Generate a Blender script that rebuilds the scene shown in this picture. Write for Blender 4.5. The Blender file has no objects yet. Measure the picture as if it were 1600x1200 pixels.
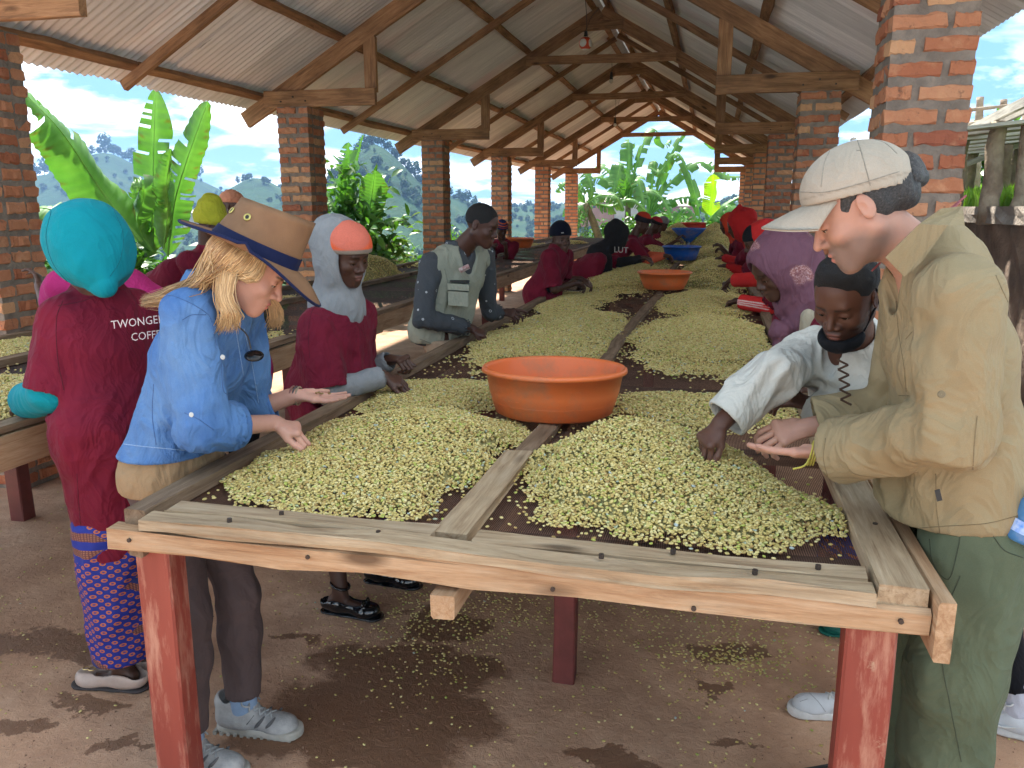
import bpy, bmesh, math, random
import numpy as np
from mathutils import Vector, Matrix
random.seed(7); rng = np.random.default_rng(7)
R = math.radians
S = bpy.context.scene
COL = S.collection
# ---------------------------------------------------------------- camera, world, sun, exposure
CAMH = 1.62; FPX = 1290.0; YAW = 13.4318; PITCH = 12.0341
cd = bpy.data.cameras.new('camera'); cam = bpy.data.objects.new('camera', cd); COL.objects.link(cam)
cam.location = (0, 0, CAMH); cam.rotation_euler = (R(90 - PITCH), 0, R(YAW))
cd.sensor_width = 36; cd.lens = 36 * FPX / 1600; cd.clip_end = 6000; cd.clip_start = .05
S.camera = cam
S.view_settings.view_transform = 'Standard'; S.view_settings.look = 'None'
S.view_settings.gamma = 1; S.view_settings.use_curve_mapping = False
S.view_settings.exposure = 1.8
S.render.engine = 'CYCLES'
try:
    S.cycles.use_denoising = True; S.cycles.denoiser = 'OPENIMAGEDENOISE'
except Exception: pass
S.cycles.max_bounces = 7; S.cycles.diffuse_bounces = 4; S.cycles.glossy_bounces = 3
S.cycles.transmission_bounces = 4; S.cycles.transparent_max_bounces = 10; S.cycles.volume_bounces = 0
S.cycles.sample_clamp_indirect = 8; S.cycles.use_adaptive_sampling = True; S.cycles.adaptive_threshold = .02
SUN_EL = 60; SUN_AZ = 128      # azimuth of the sun, degrees counter-clockwise from +X
W = bpy.data.worlds.new('World'); S.world = W; W.use_nodes = True
def world():
    nt = W.node_tree; nt.nodes.clear(); N = nt.nodes.new; L = nt.links.new
    out = N('ShaderNodeOutputWorld'); bg = N('ShaderNodeBackground'); bg.inputs[1].default_value = .1
    sky = N('ShaderNodeTexSky'); sky.sky_type = 'NISHITA'; sky.sun_disc = False
    sky.sun_elevation = R(SUN_EL); sky.sun_rotation = R(90 - SUN_AZ); sky.altitude = 1500
    sky.air_density = 1.0; sky.dust_density = 1.5; sky.ozone_density = 1.0
    tc = N('ShaderNodeTexCoord'); sp = N('ShaderNodeSeparateXYZ'); L(tc.outputs['Generated'], sp.inputs[0]); of = N('ShaderNodeVectorMath'); of.inputs[1].default_value = (6.3, 2.2, 0)
    ad = N('ShaderNodeMath'); ad.operation = 'ADD'; ad.inputs[1].default_value = .18; L(sp.outputs[2], ad.inputs[0])
    mx = N('ShaderNodeMath'); mx.operation = 'MAXIMUM'; mx.inputs[1].default_value = .03; L(ad.outputs[0], mx.inputs[0])
    dx = N('ShaderNodeVectorMath'); dx.operation = 'DIVIDE'; L(tc.outputs['Generated'], dx.inputs[0])
    cb = N('ShaderNodeCombineXYZ'); [L(mx.outputs[0], cb.inputs[i]) for i in range(3)]; L(cb.outputs[0], dx.inputs[1])
    no = N('ShaderNodeTexNoise'); no.inputs['Scale'].default_value = 1.5; no.inputs['Detail'].default_value = 9
    no.inputs['Roughness'].default_value = .56; no.inputs['Distortion'].default_value = .25; L(dx.outputs[0], of.inputs[0]); L(of.outputs[0], no.inputs[0])
    rp = N('ShaderNodeValToRGB'); rp.color_ramp.elements[0].position = .455; rp.color_ramp.elements[1].position = .60; L(no.outputs[0], rp.inputs[0])
    n2 = N('ShaderNodeTexNoise'); n2.inputs['Scale'].default_value = 2.1; n2.inputs['Detail'].default_value = 6; L(dx.outputs[0], n2.inputs[0])
    cr = N('ShaderNodeValToRGB'); e = cr.color_ramp.elements
    e[0].position = .35; e[0].color = (7.0, 7.3, 7.6, 1); e[1].position = .6; e[1].color = (14.0, 13.3, 12.2, 1); L(n2.outputs[0], cr.inputs[0])
    tint = N('ShaderNodeMixRGB'); tint.blend_type = 'MIX'; tint.inputs[0].default_value = .9
    tint.inputs[2].default_value = (.95, 2.15, 3.3, 1); L(sky.outputs[0], tint.inputs[1])
    mi = N('ShaderNodeMixRGB'); L(rp.outputs[0], mi.inputs[0]); L(tint.outputs[0], mi.inputs[1]); L(cr.outputs[0], mi.inputs[2])
    L(mi.outputs[0], bg.inputs[0]); L(bg.outputs[0], out.inputs[0])
world()
sd = bpy.data.lights.new('sun', 'SUN'); sd.energy = 4.2; sd.angle = R(3.0); sd.color = (1, .95, .86)
sun = bpy.data.objects.new('sun', sd); COL.objects.link(sun)
_s = Vector((math.cos(R(SUN_AZ)) * math.cos(R(SUN_EL)), math.sin(R(SUN_AZ)) * math.cos(R(SUN_EL)), math.sin(R(SUN_EL))))
sun.rotation_euler = _s.to_track_quat('Z', 'Y').to_euler(); sun.location = _s * 50

# ---------------------------------------------------------------- helpers: place, link, tag
_p, _y = R(PITCH), R(YAW)
FW = np.array([-math.sin(_y) * math.cos(_p), math.cos(_y) * math.cos(_p), -math.sin(_p)])
RT = np.array([math.cos(_y), math.sin(_y), 0.]); UP = np.cross(RT, FW)
def at(px, py, y):
    "the world point that stands y metres down the hall and shows at this pixel of the photograph"
    d = RT * (px - 800) - UP * (py - 600) + FW * FPX
    t = y / d[1]; return np.array([0, 0, CAMH]) + d * t
def atz(px, py, z):
    d = RT * (px - 800) - UP * (py - 600) + FW * FPX
    t = (z - CAMH) / d[2]; return np.array([0, 0, CAMH]) + d * t
def link(name, me, mats=None, parent=None, kind=None, smooth=False):
    o = bpy.data.objects.new(name, me); COL.objects.link(o)
    if mats is not None:
        for m in (mats if isinstance(mats, (list, tuple)) else [mats]): me.materials.append(m)
    if parent is not None: o.parent = parent
    if kind: o['kind'] = kind
    if smooth and hasattr(me, 'polygons'): me.polygons.foreach_set('use_smooth', [True] * len(me.polygons))
    return o
def tag(o, label, cat=None, group=None, kind=None):
    if label: o['label'] = label
    if cat: o['category'] = cat
    if group: o['group'] = group
    if kind: o['kind'] = kind
    return o
def thing(name, label, cat, loc=(0, 0, 0), rz=0, group=None):
    o = bpy.data.objects.new(name, None); COL.objects.link(o); o.empty_display_size = .1
    o.location = loc; o.rotation_euler = (0, 0, rz); return tag(o, label, cat, group)
def part(name, me, mat, root, loc=(0, 0, 0), rot=(0, 0, 0), smooth=False, kind=None):
    "a child given in world coordinates, kept where it is"
    if mat is not None and mat.name in COLM and not me.color_attributes: setcol(me, np.ones((len(me.vertices), 3)))
    o = link(name, me, None, None, kind, smooth)
    if mat is not None and len(me.materials) == 0: me.materials.append(mat)
    o.parent = root
    M = Matrix.LocRotScale(Vector(loc), Matrix.Rotation(0, 3, 'X').to_quaternion() if rot == (0, 0, 0) else rot, None)
    o.matrix_local = wm(root).inverted() @ M
    return o
def wm(o):
    m = Matrix.LocRotScale(o.location, o.rotation_euler, o.scale)
    return m if o.parent is None else wm(o.parent) @ m
def mesh(name, v, f):
    me = bpy.data.meshes.new(name)
    v = np.asarray(v, dtype=np.float32)
    if isinstance(f, np.ndarray):
        n = f.shape[1]; me.vertices.add(len(v)); me.vertices.foreach_set('co', v.ravel())
        me.loops.add(f.size); me.loops.foreach_set('vertex_index', f.astype(np.int32).ravel())
        me.polygons.add(len(f)); me.polygons.foreach_set('loop_start', np.arange(0, f.size, n, dtype=np.int32))
        me.update(calc_edges=True); me.validate()
    else: me.from_pydata([tuple(map(float, a)) for a in v], [], f); me.update()
    return me
def setcol(me, c, name='Col'):
    a = me.color_attributes.new(name, 'FLOAT_COLOR', 'POINT')
    c = np.asarray(c, dtype=np.float32)
    if c.shape[1] == 3: c = np.hstack([c, np.ones((len(c), 1), np.float32)])
    a.data.foreach_set('color', c.ravel())
# ---------------------------------------------------------------- materials
def NT(name):
    m = bpy.data.materials.new(name); m.use_nodes = True; nt = m.node_tree; nt.nodes.clear()
    out = nt.nodes.new('ShaderNodeOutputMaterial'); b = nt.nodes.new('ShaderNodeBsdfPrincipled'); nt.links.new(b.outputs[0], out.inputs[0])
    return m, nt.nodes.new, nt.links.new, b, out
def noise(N, L, vec, sc, det=4, rough=.55, dist=0):
    n = N('ShaderNodeTexNoise'); n.inputs['Scale'].default_value = sc; n.inputs['Detail'].default_value = det
    n.inputs['Roughness'].default_value = rough; n.inputs['Distortion'].default_value = dist
    if vec is not None: L(vec, n.inputs['Vector'])
    return n.outputs[0]
def ramp(N, L, fac, stops, interp='LINEAR'):
    r = N('ShaderNodeValToRGB'); r.color_ramp.interpolation = interp; el = r.color_ramp.elements
    while len(el) < len(stops): el.new(.5)
    for e, (p, c) in zip(el, stops):
        e.position = p; e.color = (c, c, c, 1) if isinstance(c, (int, float)) else (*c, 1)
    L(fac, r.inputs[0]); return r.outputs[0]
def mixc(N, L, fac, a, b, mode='MIX'):
    m = N('ShaderNodeMixRGB'); m.blend_type = mode
    for i, x in enumerate((fac, a, b)):
        if isinstance(x, (int, float)): m.inputs[i].default_value = x if i == 0 else (x, x, x, 1)
        elif isinstance(x, tuple): m.inputs[i].default_value = (*x, 1)
        else: L(x, m.inputs[i])
    return m.outputs[0]
def math_(N, L, op, a, b=0, c=None):
    m = N('ShaderNodeMath'); m.operation = op
    for i, x in enumerate((a, b) if c is None else (a, b, c)):
        if isinstance(x, (int, float)): m.inputs[i].default_value = x
        else: L(x, m.inputs[i])
    return m.outputs[0]
def coords(N, L, kind='Object', scale=(1, 1, 1), rnd=False, rot=(0, 0, 0)):
    t = N('ShaderNodeTexCoord'); o = t.outputs[kind]
    if rnd:
        i = N('ShaderNodeObjectInfo'); a = N('ShaderNodeVectorMath'); a.operation = 'ADD'; s = N('ShaderNodeVectorMath'); s.operation = 'SCALE'
        c = N('ShaderNodeCombineXYZ'); [L(i.outputs['Random'], c.inputs[k]) for k in range(3)]
        L(c.outputs[0], s.inputs[0]); s.inputs['Scale'].default_value = 37.; L(o, a.inputs[0]); L(s.outputs[0], a.inputs[1]); o = a.outputs[0]
    m = N('ShaderNodeMapping'); m.inputs['Scale'].default_value = scale; m.inputs['Rotation'].default_value = rot; L(o, m.inputs[0]); return m.outputs[0]
def bump(N, L, h, b, strength=.3, dist=.01, prev=None):
    u = N('ShaderNodeBump'); u.inputs['Strength'].default_value = strength; u.inputs['Distance'].default_value = dist
    L(h, u.inputs['Height'])
    if prev is not None: L(prev, u.inputs['Normal'])
    L(u.outputs[0], b.inputs['Normal']); return u.outputs[0]
def objvar(N, L, col, amt=.2, hue=.0):
    i = N('ShaderNodeObjectInfo'); h = N('ShaderNodeHueSaturation'); L(col, h.inputs['Color'])
    L(math_(N, L, 'MULTIPLY_ADD', i.outputs['Random'], 2 * amt, 1 - amt), h.inputs['Value'])
    if hue: L(math_(N, L, 'MULTIPLY_ADD', math_(N, L, 'FRACT', math_(N, L, 'MULTIPLY', i.outputs['Random'], 7.3)), 2 * hue, .5 - hue), h.inputs['Hue'])
    return h.outputs[0]
def simple(name, c1, c2=None, rough=.7, scale=12, bs=.15, bsc=80, var=.1, metallic=0, spec=.4, dist=.004, sss=0, coat=0):
    m, N, L, b, o = NT(name); v = coords(N, L, rnd=True)
    c2 = c2 or tuple(x * .7 for x in c1)
    col = mixc(N, L, ramp(N, L, noise(N, L, v, scale, 5), [(.35, 0), (.65, 1)]), c1, c2)
    L(objvar(N, L, col, var), b.inputs['Base Color']); b.inputs['Roughness'].default_value = rough
    b.inputs['Metallic'].default_value = metallic; b.inputs['Specular IOR Level'].default_value = spec
    b.inputs['Coat Weight'].default_value = coat
    if bs: bump(N, L, noise(N, L, v, bsc, 4), b, bs, dist)
    return m
def wood(name, c1, c2, c3, rough=.75, stain=.3, bs=.35, var=.18):
    m, N, L, b, o = NT(name); v = coords(N, L, scale=(1.2, 14, 14), rnd=True); v2 = coords(N, L, scale=(1.5, 3, 3), rnd=True)
    g = noise(N, L, v, 3.2, 8, .65, .6); big = noise(N, L, v2, 2.0, 4)
    col = ramp(N, L, g, [(.3, c2), (.5, c1), (.72, c3)])
    col = mixc(N, L, ramp(N, L, big, [(.42, 0), (.7, stain)]), col, tuple(x * .45 for x in c2))
    fine = noise(N, L, coords(N, L, scale=(4, 90, 90), rnd=True), 3, 5, .7)
    col = mixc(N, L, .35, col, ramp(N, L, fine, [(.3, .35), (.7, 1.)]), 'MULTIPLY')
    # knots
    vo = N('ShaderNodeTexVoronoi'); vo.inputs['Scale'].default_value = 1.0; L(coords(N, L, scale=(1.6, 5, 5), rnd=True), vo.inputs[0])
    col = mixc(N, L, ramp(N, L, vo.outputs['Distance'], [(.05, .85), (.12, 0)]), col, tuple(x * .3 for x in c2))
    L(objvar(N, L, col, var), b.inputs['Base Color']); b.inputs['Roughness'].default_value = rough; b.inputs['Specular IOR Level'].default_value = .25
    bump(N, L, fine, b, bs, .004); return m
COLM = set()
def cloth(name, c1, c2=None, rough=.85, fold=.5, weave=.25, fs=9, sheen=.2, var=0., ws=450, col_=False):
    "woven cloth: soft crease relief, weave, faint uneven dye"
    m, N, L, b, o = NT(name); v = coords(N, L)
    c2 = c2 or tuple(x * .82 for x in c1)
    col = mixc(N, L, ramp(N, L, noise(N, L, v, 7, 6), [(.35, 0), (.65, 1)]), c1, c2)
    w = noise(N, L, v, ws, 2)
    col = mixc(N, L, .3, col, ramp(N, L, w, [(.35, .72), (.65, 1.0)]), 'MULTIPLY')
    if var: col = objvar(N, L, col, var)
    if col_: COLM.add(name); a_ = N('ShaderNodeAttribute'); a_.attribute_name = 'Col'; col = mixc(N, L, 1., col, a_.outputs['Color'], 'MULTIPLY')
    L(col, b.inputs['Base Color']); b.inputs['Roughness'].default_value = rough; b.inputs['Specular IOR Level'].default_value = .12
    b.inputs['Sheen Weight'].default_value = sheen*.12; b.inputs['Sheen Roughness'].default_value = .5
    f = noise(N, L, coords(N, L, scale=(1, 1, .6), rot=(.3, .4, .2)), fs, 3, .5, 1.6)
    f2 = ramp(N, L, f, [(.3, 0), (.5, 1), (.7, 0)])
    n1 = bump(N, L, f2, b, fold * .6, .026)
    bump(N, L, w, b, weave, .0008, n1); return m
WOODR = wood('rafter_wood', (.36, .185, .088), (.17, .085, .042), (.48, .27, .14), stain=.5)
WOODG = wood('weathered_board_wood', (.47, .345, .215), (.28, .18, .105), (.58, .45, .31), stain=.35, var=.06)
WOODO = wood('sawn_board_wood', (.46, .29, .165), (.31, .165, .085), (.56, .40, .26), stain=.3, var=.08)
WOODB = wood('table_rail_wood', (.24, .16, .10), (.12, .075, .045), (.34, .245, .165), stain=.35, var=.1)
# ---------------------------------------------------------------- shapes
def ringbox(l, w, h, rings=2, ch=.08, jit=.0, seed=0):
    "bar along +X from 0 to l, chamfered corners, rough sawn"
    r = np.random.default_rng(seed); c = ch * min(w, h)
    base = np.array([(-w/2+c, -h/2), (w/2-c, -h/2), (w/2, -h/2+c), (w/2, h/2-c), (w/2-c, h/2), (-w/2+c, h/2), (-w/2, h/2-c), (-w/2, -h/2+c)])
    V = []
    for i in range(rings):
        x = l * i / (rings - 1); j = r.normal(0, jit, (8, 2)); o = r.normal(0, jit * .7, 2)
        for k in range(8): V.append((x + (0 if 0 < i < rings-1 else r.normal(0, jit * .5)), base[k, 0] + j[k, 0] + o[0], base[k, 1] + j[k, 1] + o[1]))
    F = []
    for i in range(rings - 1):
        for k in range(8): a, b = i*8+k, i*8+(k+1) % 8; F.append((a, a+8, b+8, b))
    F.append(tuple(range(8))); F.append(tuple(range(8*rings-1, 8*(rings-1)-1, -1)))
    return mesh('board', V, F)
def frame(p0, p1, up=(0, 0, 1)):
    p0, p1 = Vector(p0), Vector(p1); x = (p1 - p0).normalized(); u = Vector(up)
    y = u.cross(x).normalized(); z = x.cross(y); return Matrix((x, y, z)).transposed(), (p1 - p0).length
_bc = [0]
def beam(name, p0, p1, w, h, mat, root=None, up=(0, 0, 1), jit=.0015, label=None, rings=None, kind=None):
    M, l = frame(p0, p1, up); _bc[0] += 1
    me = ringbox(l, w, h, rings or max(2, min(9, int(l / .35) + 2)), .07, jit, _bc[0])
    if root is None:
        o = link(name, me, mat); o.matrix_local = Matrix.Translation(Vector(p0)) @ M.to_4x4()
    else: o = part(name, me, mat, root, p0, M.to_quaternion())
    if label: o['label'] = label
    if kind: o['kind'] = kind
    return o
def lathe(prof, n=48, sx=1, sy=1):
    "profile of (r, z), revolved about z"
    V, F = [], []; k = len(prof)
    for i in range(n):
        a = 2*math.pi*i/n
        for r, z in prof: V.append((r*math.cos(a)*sx, r*math.sin(a)*sy, z))
    for i in range(n):
        j = (i+1) % n
        for q in range(k-1): F.append((i*k+q, j*k+q, j*k+q+1, i*k+q+1))
    return V, F
def tube(pts, rad, n=8, cap=True):
    P = [np.array(p, float) for p in pts]; rad = rad if hasattr(rad, '__len__') else [rad]*len(P)
    V, F = [], []; u = None
    for i, p in enumerate(P):
        t = P[min(i+1, len(P)-1)] - P[max(i-1, 0)]; t = t / (np.linalg.norm(t) + 1e-9)
        if u is None: u = np.cross(t, (0, 0, 1) if abs(t[2]) < .9 else (1, 0, 0))
        u = u - t*np.dot(u, t); u /= np.linalg.norm(u) + 1e-9; w = np.cross(t, u)
        for k in range(n): a = 2*math.pi*k/n; V.append(p + rad[i]*(u*math.cos(a) + w*math.sin(a)))
    for i in range(len(P)-1):
        for k in range(n): a, b = i*n+k, i*n+(k+1) % n; F.append((a, b, b+n, a+n))
    if cap: F.append(tuple(range(n-1, -1, -1))); F.append(tuple(range((len(P)-1)*n, len(P)*n)))
    return V, F
def join(parts):
    V, F = [], []
    for v, f in parts:
        o = len(V); V.extend(v); F.extend([tuple(i+o for i in q) for q in f])
    return V, F
def spline(pts, n):
    "Catmull-Rom through the points"
    P = [np.array(p, float) for p in pts]; P = [2*P[0]-P[1]] + P + [2*P[-1]-P[-2]]; out = []
    m = len(P) - 3
    for i in range(n):
        s = i/(n-1)*m; k = min(int(s), m-1); t = s-k; a, b, c, d = P[k:k+4]
        out.append(.5*((2*b)+(-a+c)*t+(2*a-5*b+4*c-d)*t*t+(-a+3*b-3*c+d)*t**3))
    return out
# ================================================================ SETTING: floor, ground, hills
XL, XR, RX, RZ, SL = -3.84, .665, -1.60, 4.30, .585     # inner column faces, ridge x and z (top of rafters), slope
TY = [3.93, 7.75, 11.9, 15.85, 19.9, 24.1]              # trusses
def floor_mat():
    m, N, L, b, o = NT('trodden_earth'); v = coords(N, L)
    big = noise(N, L, v, 1.1, 6, .6, .4); mid = noise(N, L, v, 6, 7, .65); fine = noise(N, L, v, 70, 6, .7); grit = noise(N, L, v, 260, 3, .6)
    col = ramp(N, L, big, [(.3, (.50, .285, .18)), (.5, (.62, .375, .24)), (.7, (.70, .455, .31))])
    col = mixc(N, L, ramp(N, L, mid, [(.38, .5), (.62, 0)]), col, (.36, .20, .12))
    col = mixc(N, L, ramp(N, L, fine, [(.55, 0), (.75, .5)]), col, (.58, .42, .31))
    col = mixc(N, L, ramp(N, L, grit, [(.3, .55), (.42, 0)]), col, (.13, .075, .05))
    # spilt water: ragged stains of their own shape
    wn = N('ShaderNodeTexNoise'); wn.inputs['Scale'].default_value = 3.2; wn.inputs['Detail'].default_value = 7; wn.inputs['Roughness'].default_value = .65; L(v, wn.inputs[0])
    off = N('ShaderNodeVectorMath'); off.operation = 'MULTIPLY_ADD'; L(wn.outputs['Color'], off.inputs[0]); off.inputs[1].default_value = (.55, .55, 0); L(v, off.inputs[2])
    tot = None
    for (px, py, rx, ry) in [(590, 1110, .44, .27), (690, 975, .22, .15), (640, 1040, .34, .16), (540, 1170, .40, .14), (1140, 1020, .12, .09), (1108, 1088, .06, .04), (960, 1195, .2, .05), (80, 1010, .33, .11), (140, 1110, .10, .05), (30, 1130, .10, .05), (195, 1172, .07, .03), (470, 1000, .16, .03), (1150, 1165, .06, .02)]:
        c = atz(px, py, 0)
        s = N('ShaderNodeVectorMath'); s.operation = 'SUBTRACT'; L(off.outputs[0], s.inputs[0]); s.inputs[1].default_value = (c[0]+.275, c[1]+.275, 0)
        q = N('ShaderNodeVectorMath'); q.operation = 'DIVIDE'; L(s.outputs[0], q.inputs[0]); q.inputs[1].default_value = (rx, ry, 1)
        l = N('ShaderNodeVectorMath'); l.operation = 'LENGTH'; L(q.outputs[0], l.inputs[0])
        w = math_(N, L, 'SUBTRACT', 1, l.outputs['Value']); tot = w if tot is None else math_(N, L, 'MAXIMUM', tot, w)
    wet = ramp(N, L, math_(N, L, 'MULTIPLY_ADD', mid, .35, math_(N, L, 'ADD', tot, -.17)), [(-.0, 0), (.16, 1)])
    col = mixc(N, L, math_(N, L, 'MULTIPLY', wet, .82), col, mixc(N, L, fine, (.15, .066, .031), (.22, .105, .056)))
    L(col, b.inputs['Base Color'])
    L(ramp(N, L, wet, [(0, .9), (1, .5)]), b.inputs['Roughness']); b.inputs['Specular IOR Level'].default_value = .3
    n1 = bump(N, L, noise(N, L, v, 28, 8, .7, .5), b, .55, .03); bump(N, L, grit, b, .35, .006, n1); return m
fl = link('floor', mesh('floor', [(-6.2, -3, 0), (2.2, -3, 0), (2.2, 26.5, 0), (-6.2, 26.5, 0)], [(0, 1, 2, 3)]), floor_mat(), kind='structure')
def hgt(x, y):
    "land height: the hall stands on a terrace, the valley falls away, hills beyond"
    x = np.asarray(x, float); y = np.asarray(y, float)
    d = np.maximum(np.maximum(-6.0 - x, y - 26.5), 0)
    dR = np.maximum(x - 2.2, 0)
    h = -26 * (1 - np.exp(-d / 110)) - .004
    r = np.hypot(x, y); az = np.degrees(np.arctan2(x, y))
    def hill(px, dist, up, wd, wr):
        a = math.degrees(math.atan((px - 800) / FPX)) - YAW
        cx, cy = dist*math.sin(math.radians(a)), dist*math.cos(math.radians(a))
        t = (x - cx)*math.cos(math.radians(a)) - (y - cy)*math.sin(math.radians(a)); n = (x - cx)*math.sin(math.radians(a)) + (y - cy)*math.cos(math.radians(a))
        return up*np.exp(-(np.abs(t)/wd)**1.7 - (n/wr)**2)
    A = [hill(592, 520, 63, 44, 110), hill(690, 600, 38, 50, 110), hill(500, 640, 42, 60, 100), hill(410, 760, 52, 60, 110), hill(185, 1150, 92, 105, 200), hill(70, 1180, 58, 120, 170), hill(-150, 1200, 56, 200, 200), hill(310, 1200, 66, 80, 200),
         hill(900, 800, 31, 260, 240), hill(1250, 560, 34, 140, 150), hill(1090, 420, 24, 60, 100), hill(1600, 500, 40, 200, 150), 24*(1/(1+np.exp(-(r-1500)/200)))]
    h = h + sum(q**4 for q in A)**.25
    n = np.sin(x/23+1.3*np.sin(y/31))*np.cos(y/19+x/53) + .5*np.sin(x/9+y/13)
    h = h + n*1.5*np.clip((r-60)/200, 0, 1)
    h = np.where((dR > 0) & (d <= 0), np.where(dR > 0, 1.66 + .16*dR, 0) - .0, h)
    return h
def terrain():
    rs = np.concatenate([np.linspace(0, 60, 25), np.geomspace(64, 2600, 110)])
    az = np.radians(np.linspace(-100, 70, 320)); A, Rr = np.meshgrid(az, rs)
    X = -2 + Rr*np.sin(A); Y = 12 + Rr*np.cos(A)
    Z = hgt(X, Y); Z = np.where((X > 2.2) & (Y < 26.5), -.06, Z); Z = np.where((X > -6.2) & (X < 2.3) & (Y < 26.5), -.06, Z)
    na, nr = len(az), len(rs); V = np.stack([X, Y, Z], -1).reshape(-1, 3)
    i = np.arange(nr-1)[:, None]*na + np.arange(na-1)[None]; F = np.stack([i, i+1, i+1+na, i+na], -1).reshape(-1, 4)[:, ::-1]
    m, N, L, b, o = NT('hillside'); v = coords(N, L)
    n1 = noise(N, L, v, .022, 8, .65); n2 = noise(N, L, v, .12, 6, .7); n3 = noise(N, L, v, .9, 4)
    col = ramp(N, L, n1, [(.36, (.010, .026, .016)), (.5, (.020, .048, .020)), (.62, (.05, .075, .028)), (.72, (.13, .09, .05))])
    col = mixc(N, L, ramp(N, L, n2, [(.4, .8), (.55, 0)]), col, (.022, .06, .025))
    col = mixc(N, L, ramp(N, L, n3, [(.4, .35), (.6, 0)]), col, (.03, .07, .02))
    L(col, b.inputs['Base Color']); b.inputs['Roughness'].default_value = .9; b.inputs['Specular IOR Level'].default_value = .1
    bump(N, L, n2, b, .6, 6); o = link('hills', mesh('hills', V, F), m, kind='structure', smooth=True)
terrain()
# ================================================================ BRICK COLUMNS
def brick_mat():
    m, N, L, b, o = NT('fired_brick'); v = coords(N, L, rnd=True)
    i = N('ShaderNodeObjectInfo')
    c = ramp(N, L, i.outputs['Random'], [(0, (.34, .115, .06)), (.35, (.42, .165, .085)), (.7, (.48, .22, .12)), (.88, (.56, .32, .17)), (1, (.28, .085, .05))])
    c = mixc(N, L, ramp(N, L, noise(N, L, v, 9, 6, .7), [(.5, 0), (.75, .55)]), c, (.62, .36, .2))
    c = mixc(N, L, ramp(N, L, noise(N, L, v, 22, 6, .75), [(.3, .85), (.42, 0)]), c, (.10, .06, .045))
    L(c, b.inputs['Base Color']); b.inputs['Roughness'].default_value = .88; b.inputs['Specular IOR Level'].default_value = .2
    bump(N, L, noise(N, L, v, 38, 7, .7), b, .7, .012); return m
BRICK = brick_mat()
MORTAR = simple('mortar', (.25, .205, .165), (.16, .13, .105), .95, 14, .8, 60, .03, dist=.01)
def brick_mesh(l, w, h, seed):
    r = np.random.default_rng(seed); n = 6; me = ringbox(l, w, h, n, .16, 0, seed)
    v = np.empty(len(me.vertices)*3, np.float32); me.vertices.foreach_get('co', v); v = v.reshape(-1, 3)
    v += r.normal(0, .0032, v.shape).astype(np.float32); v[:, 0] -= l/2; me.vertices.foreach_set('co', v.ravel()); me.materials.append(BRICK); return me
BM = {}
def bmesh_for(l, w, h):
    k = (round(l, 3), w, h)
    if k not in BM: BM[k] = [brick_mesh(l, w, h, s+int(l*1000)) for s in range(4)]
    return random.choice(BM[k])
CW, CD, PITCHZ, BH = .325, .345, .0918, .060
def column(x0, y0, label, far, zt=2.575):
    "x0,y0 = min corner; brick pillar of CW x CD"
    root = thing('brick_column', label, 'brick column', (x0+CW/2, y0+CD/2, 0), 0, 'brick columns carrying the roof')
    c = .0045
    V = [(x0+c+(CW-2*c)*i, y0+c+(CD-2*c)*j, zt*k) for k in (0, 1) for j in (0, 1) for i in (0, 1)]
    part('mortar', mesh('mortar', np.array(V)-np.array([0, 0, 0]), [(0, 2, 3, 1), (4, 5, 7, 6), (0, 1, 5, 4), (1, 3, 7, 5), (3, 2, 6, 7), (2, 0, 4, 6)]), MORTAR, root)
    J = []; nc = int(zt/PITCHZ)
    for k in range(nc):
        z = zt - PITCHZ*(k+.42); g = .030
        a, s = (.200, CW-.200-g) if k % 2 == 0 else (CW-.200-g, .200)
        a2, s2 = (.22, CD-.22-g) if k % 2 else (CD-.22-g, .22)
        t = .09
        # front and back rows (along x), side rows (along y) tucked between them
        for yy in (y0+t/2-.002, y0+CD-t/2+.002):
            J.append((a, x0+a/2, yy, z, 0)); J.append((s, x0+CW-s/2, yy, z, 0))
        iw = CD - 2*t - 2*.02
        for xx in (x0+t/2-.003, x0+CW-t/2+.003): J.append((iw, xx, y0+CD/2, z, 90))
    if not far:
        for (l, x, y, z, r) in J:
            o = part('brick', bmesh_for(l, .094, BH), BRICK, root, (x+random.gauss(0, .0015), y+random.gauss(0, .0015), z+random.gauss(0, .002)), Matrix.Rotation(R(r+random.gauss(0, .8)), 3, 'Z').to_quaternion())
    else:
        P = []
        for (l, x, y, z, r) in J:
            dx, dy = (l/2, .047) if r == 0 else (.047, l/2); dx += random.gauss(0, .004); h = BH/2
            b = [(x+sx*dx, y+sy*dy, z+sz*h) for sz in (-1, 1) for sy in (-1, 1) for sx in (-1, 1)]
            P.append((b, [(0, 2, 3, 1), (4, 5, 7, 6), (0, 1, 5, 4), (1, 3, 7, 5), (3, 2, 6, 7), (2, 0, 4, 6)]))
        v, f = join(P); part('bricks', mesh('bricks', v, f), BRICKF, root, kind='stuff')
def brickf():
    m, N, L, b, o = NT('far_brick'); v = coords(N, L, scale=(6, 6, 10.89))
    vo = N('ShaderNodeTexWhiteNoise'); fl_ = N('ShaderNodeVectorMath'); fl_.operation = 'FLOOR'; L(v, fl_.inputs[0]); L(fl_.outputs[0], vo.inputs[0])
    L(ramp(N, L, vo.outputs[0], [(0, (.40, .13, .06)), (.5, (.52, .2, .09)), (1, (.66, .33, .16))]), b.inputs['Base Color']); b.inputs['Roughness'].default_value = .9; return m
BRICKF = brickf()
lab = ['nearest to the camera, its foot behind the drying table', 'behind the man in the pale vest', 'third from the near end', 'fourth from the near end', 'fifth from the near end', 'at the far end of its row']
cy = [3.80, 7.60, 11.75, 15.7, 19.75, 23.95]
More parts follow.
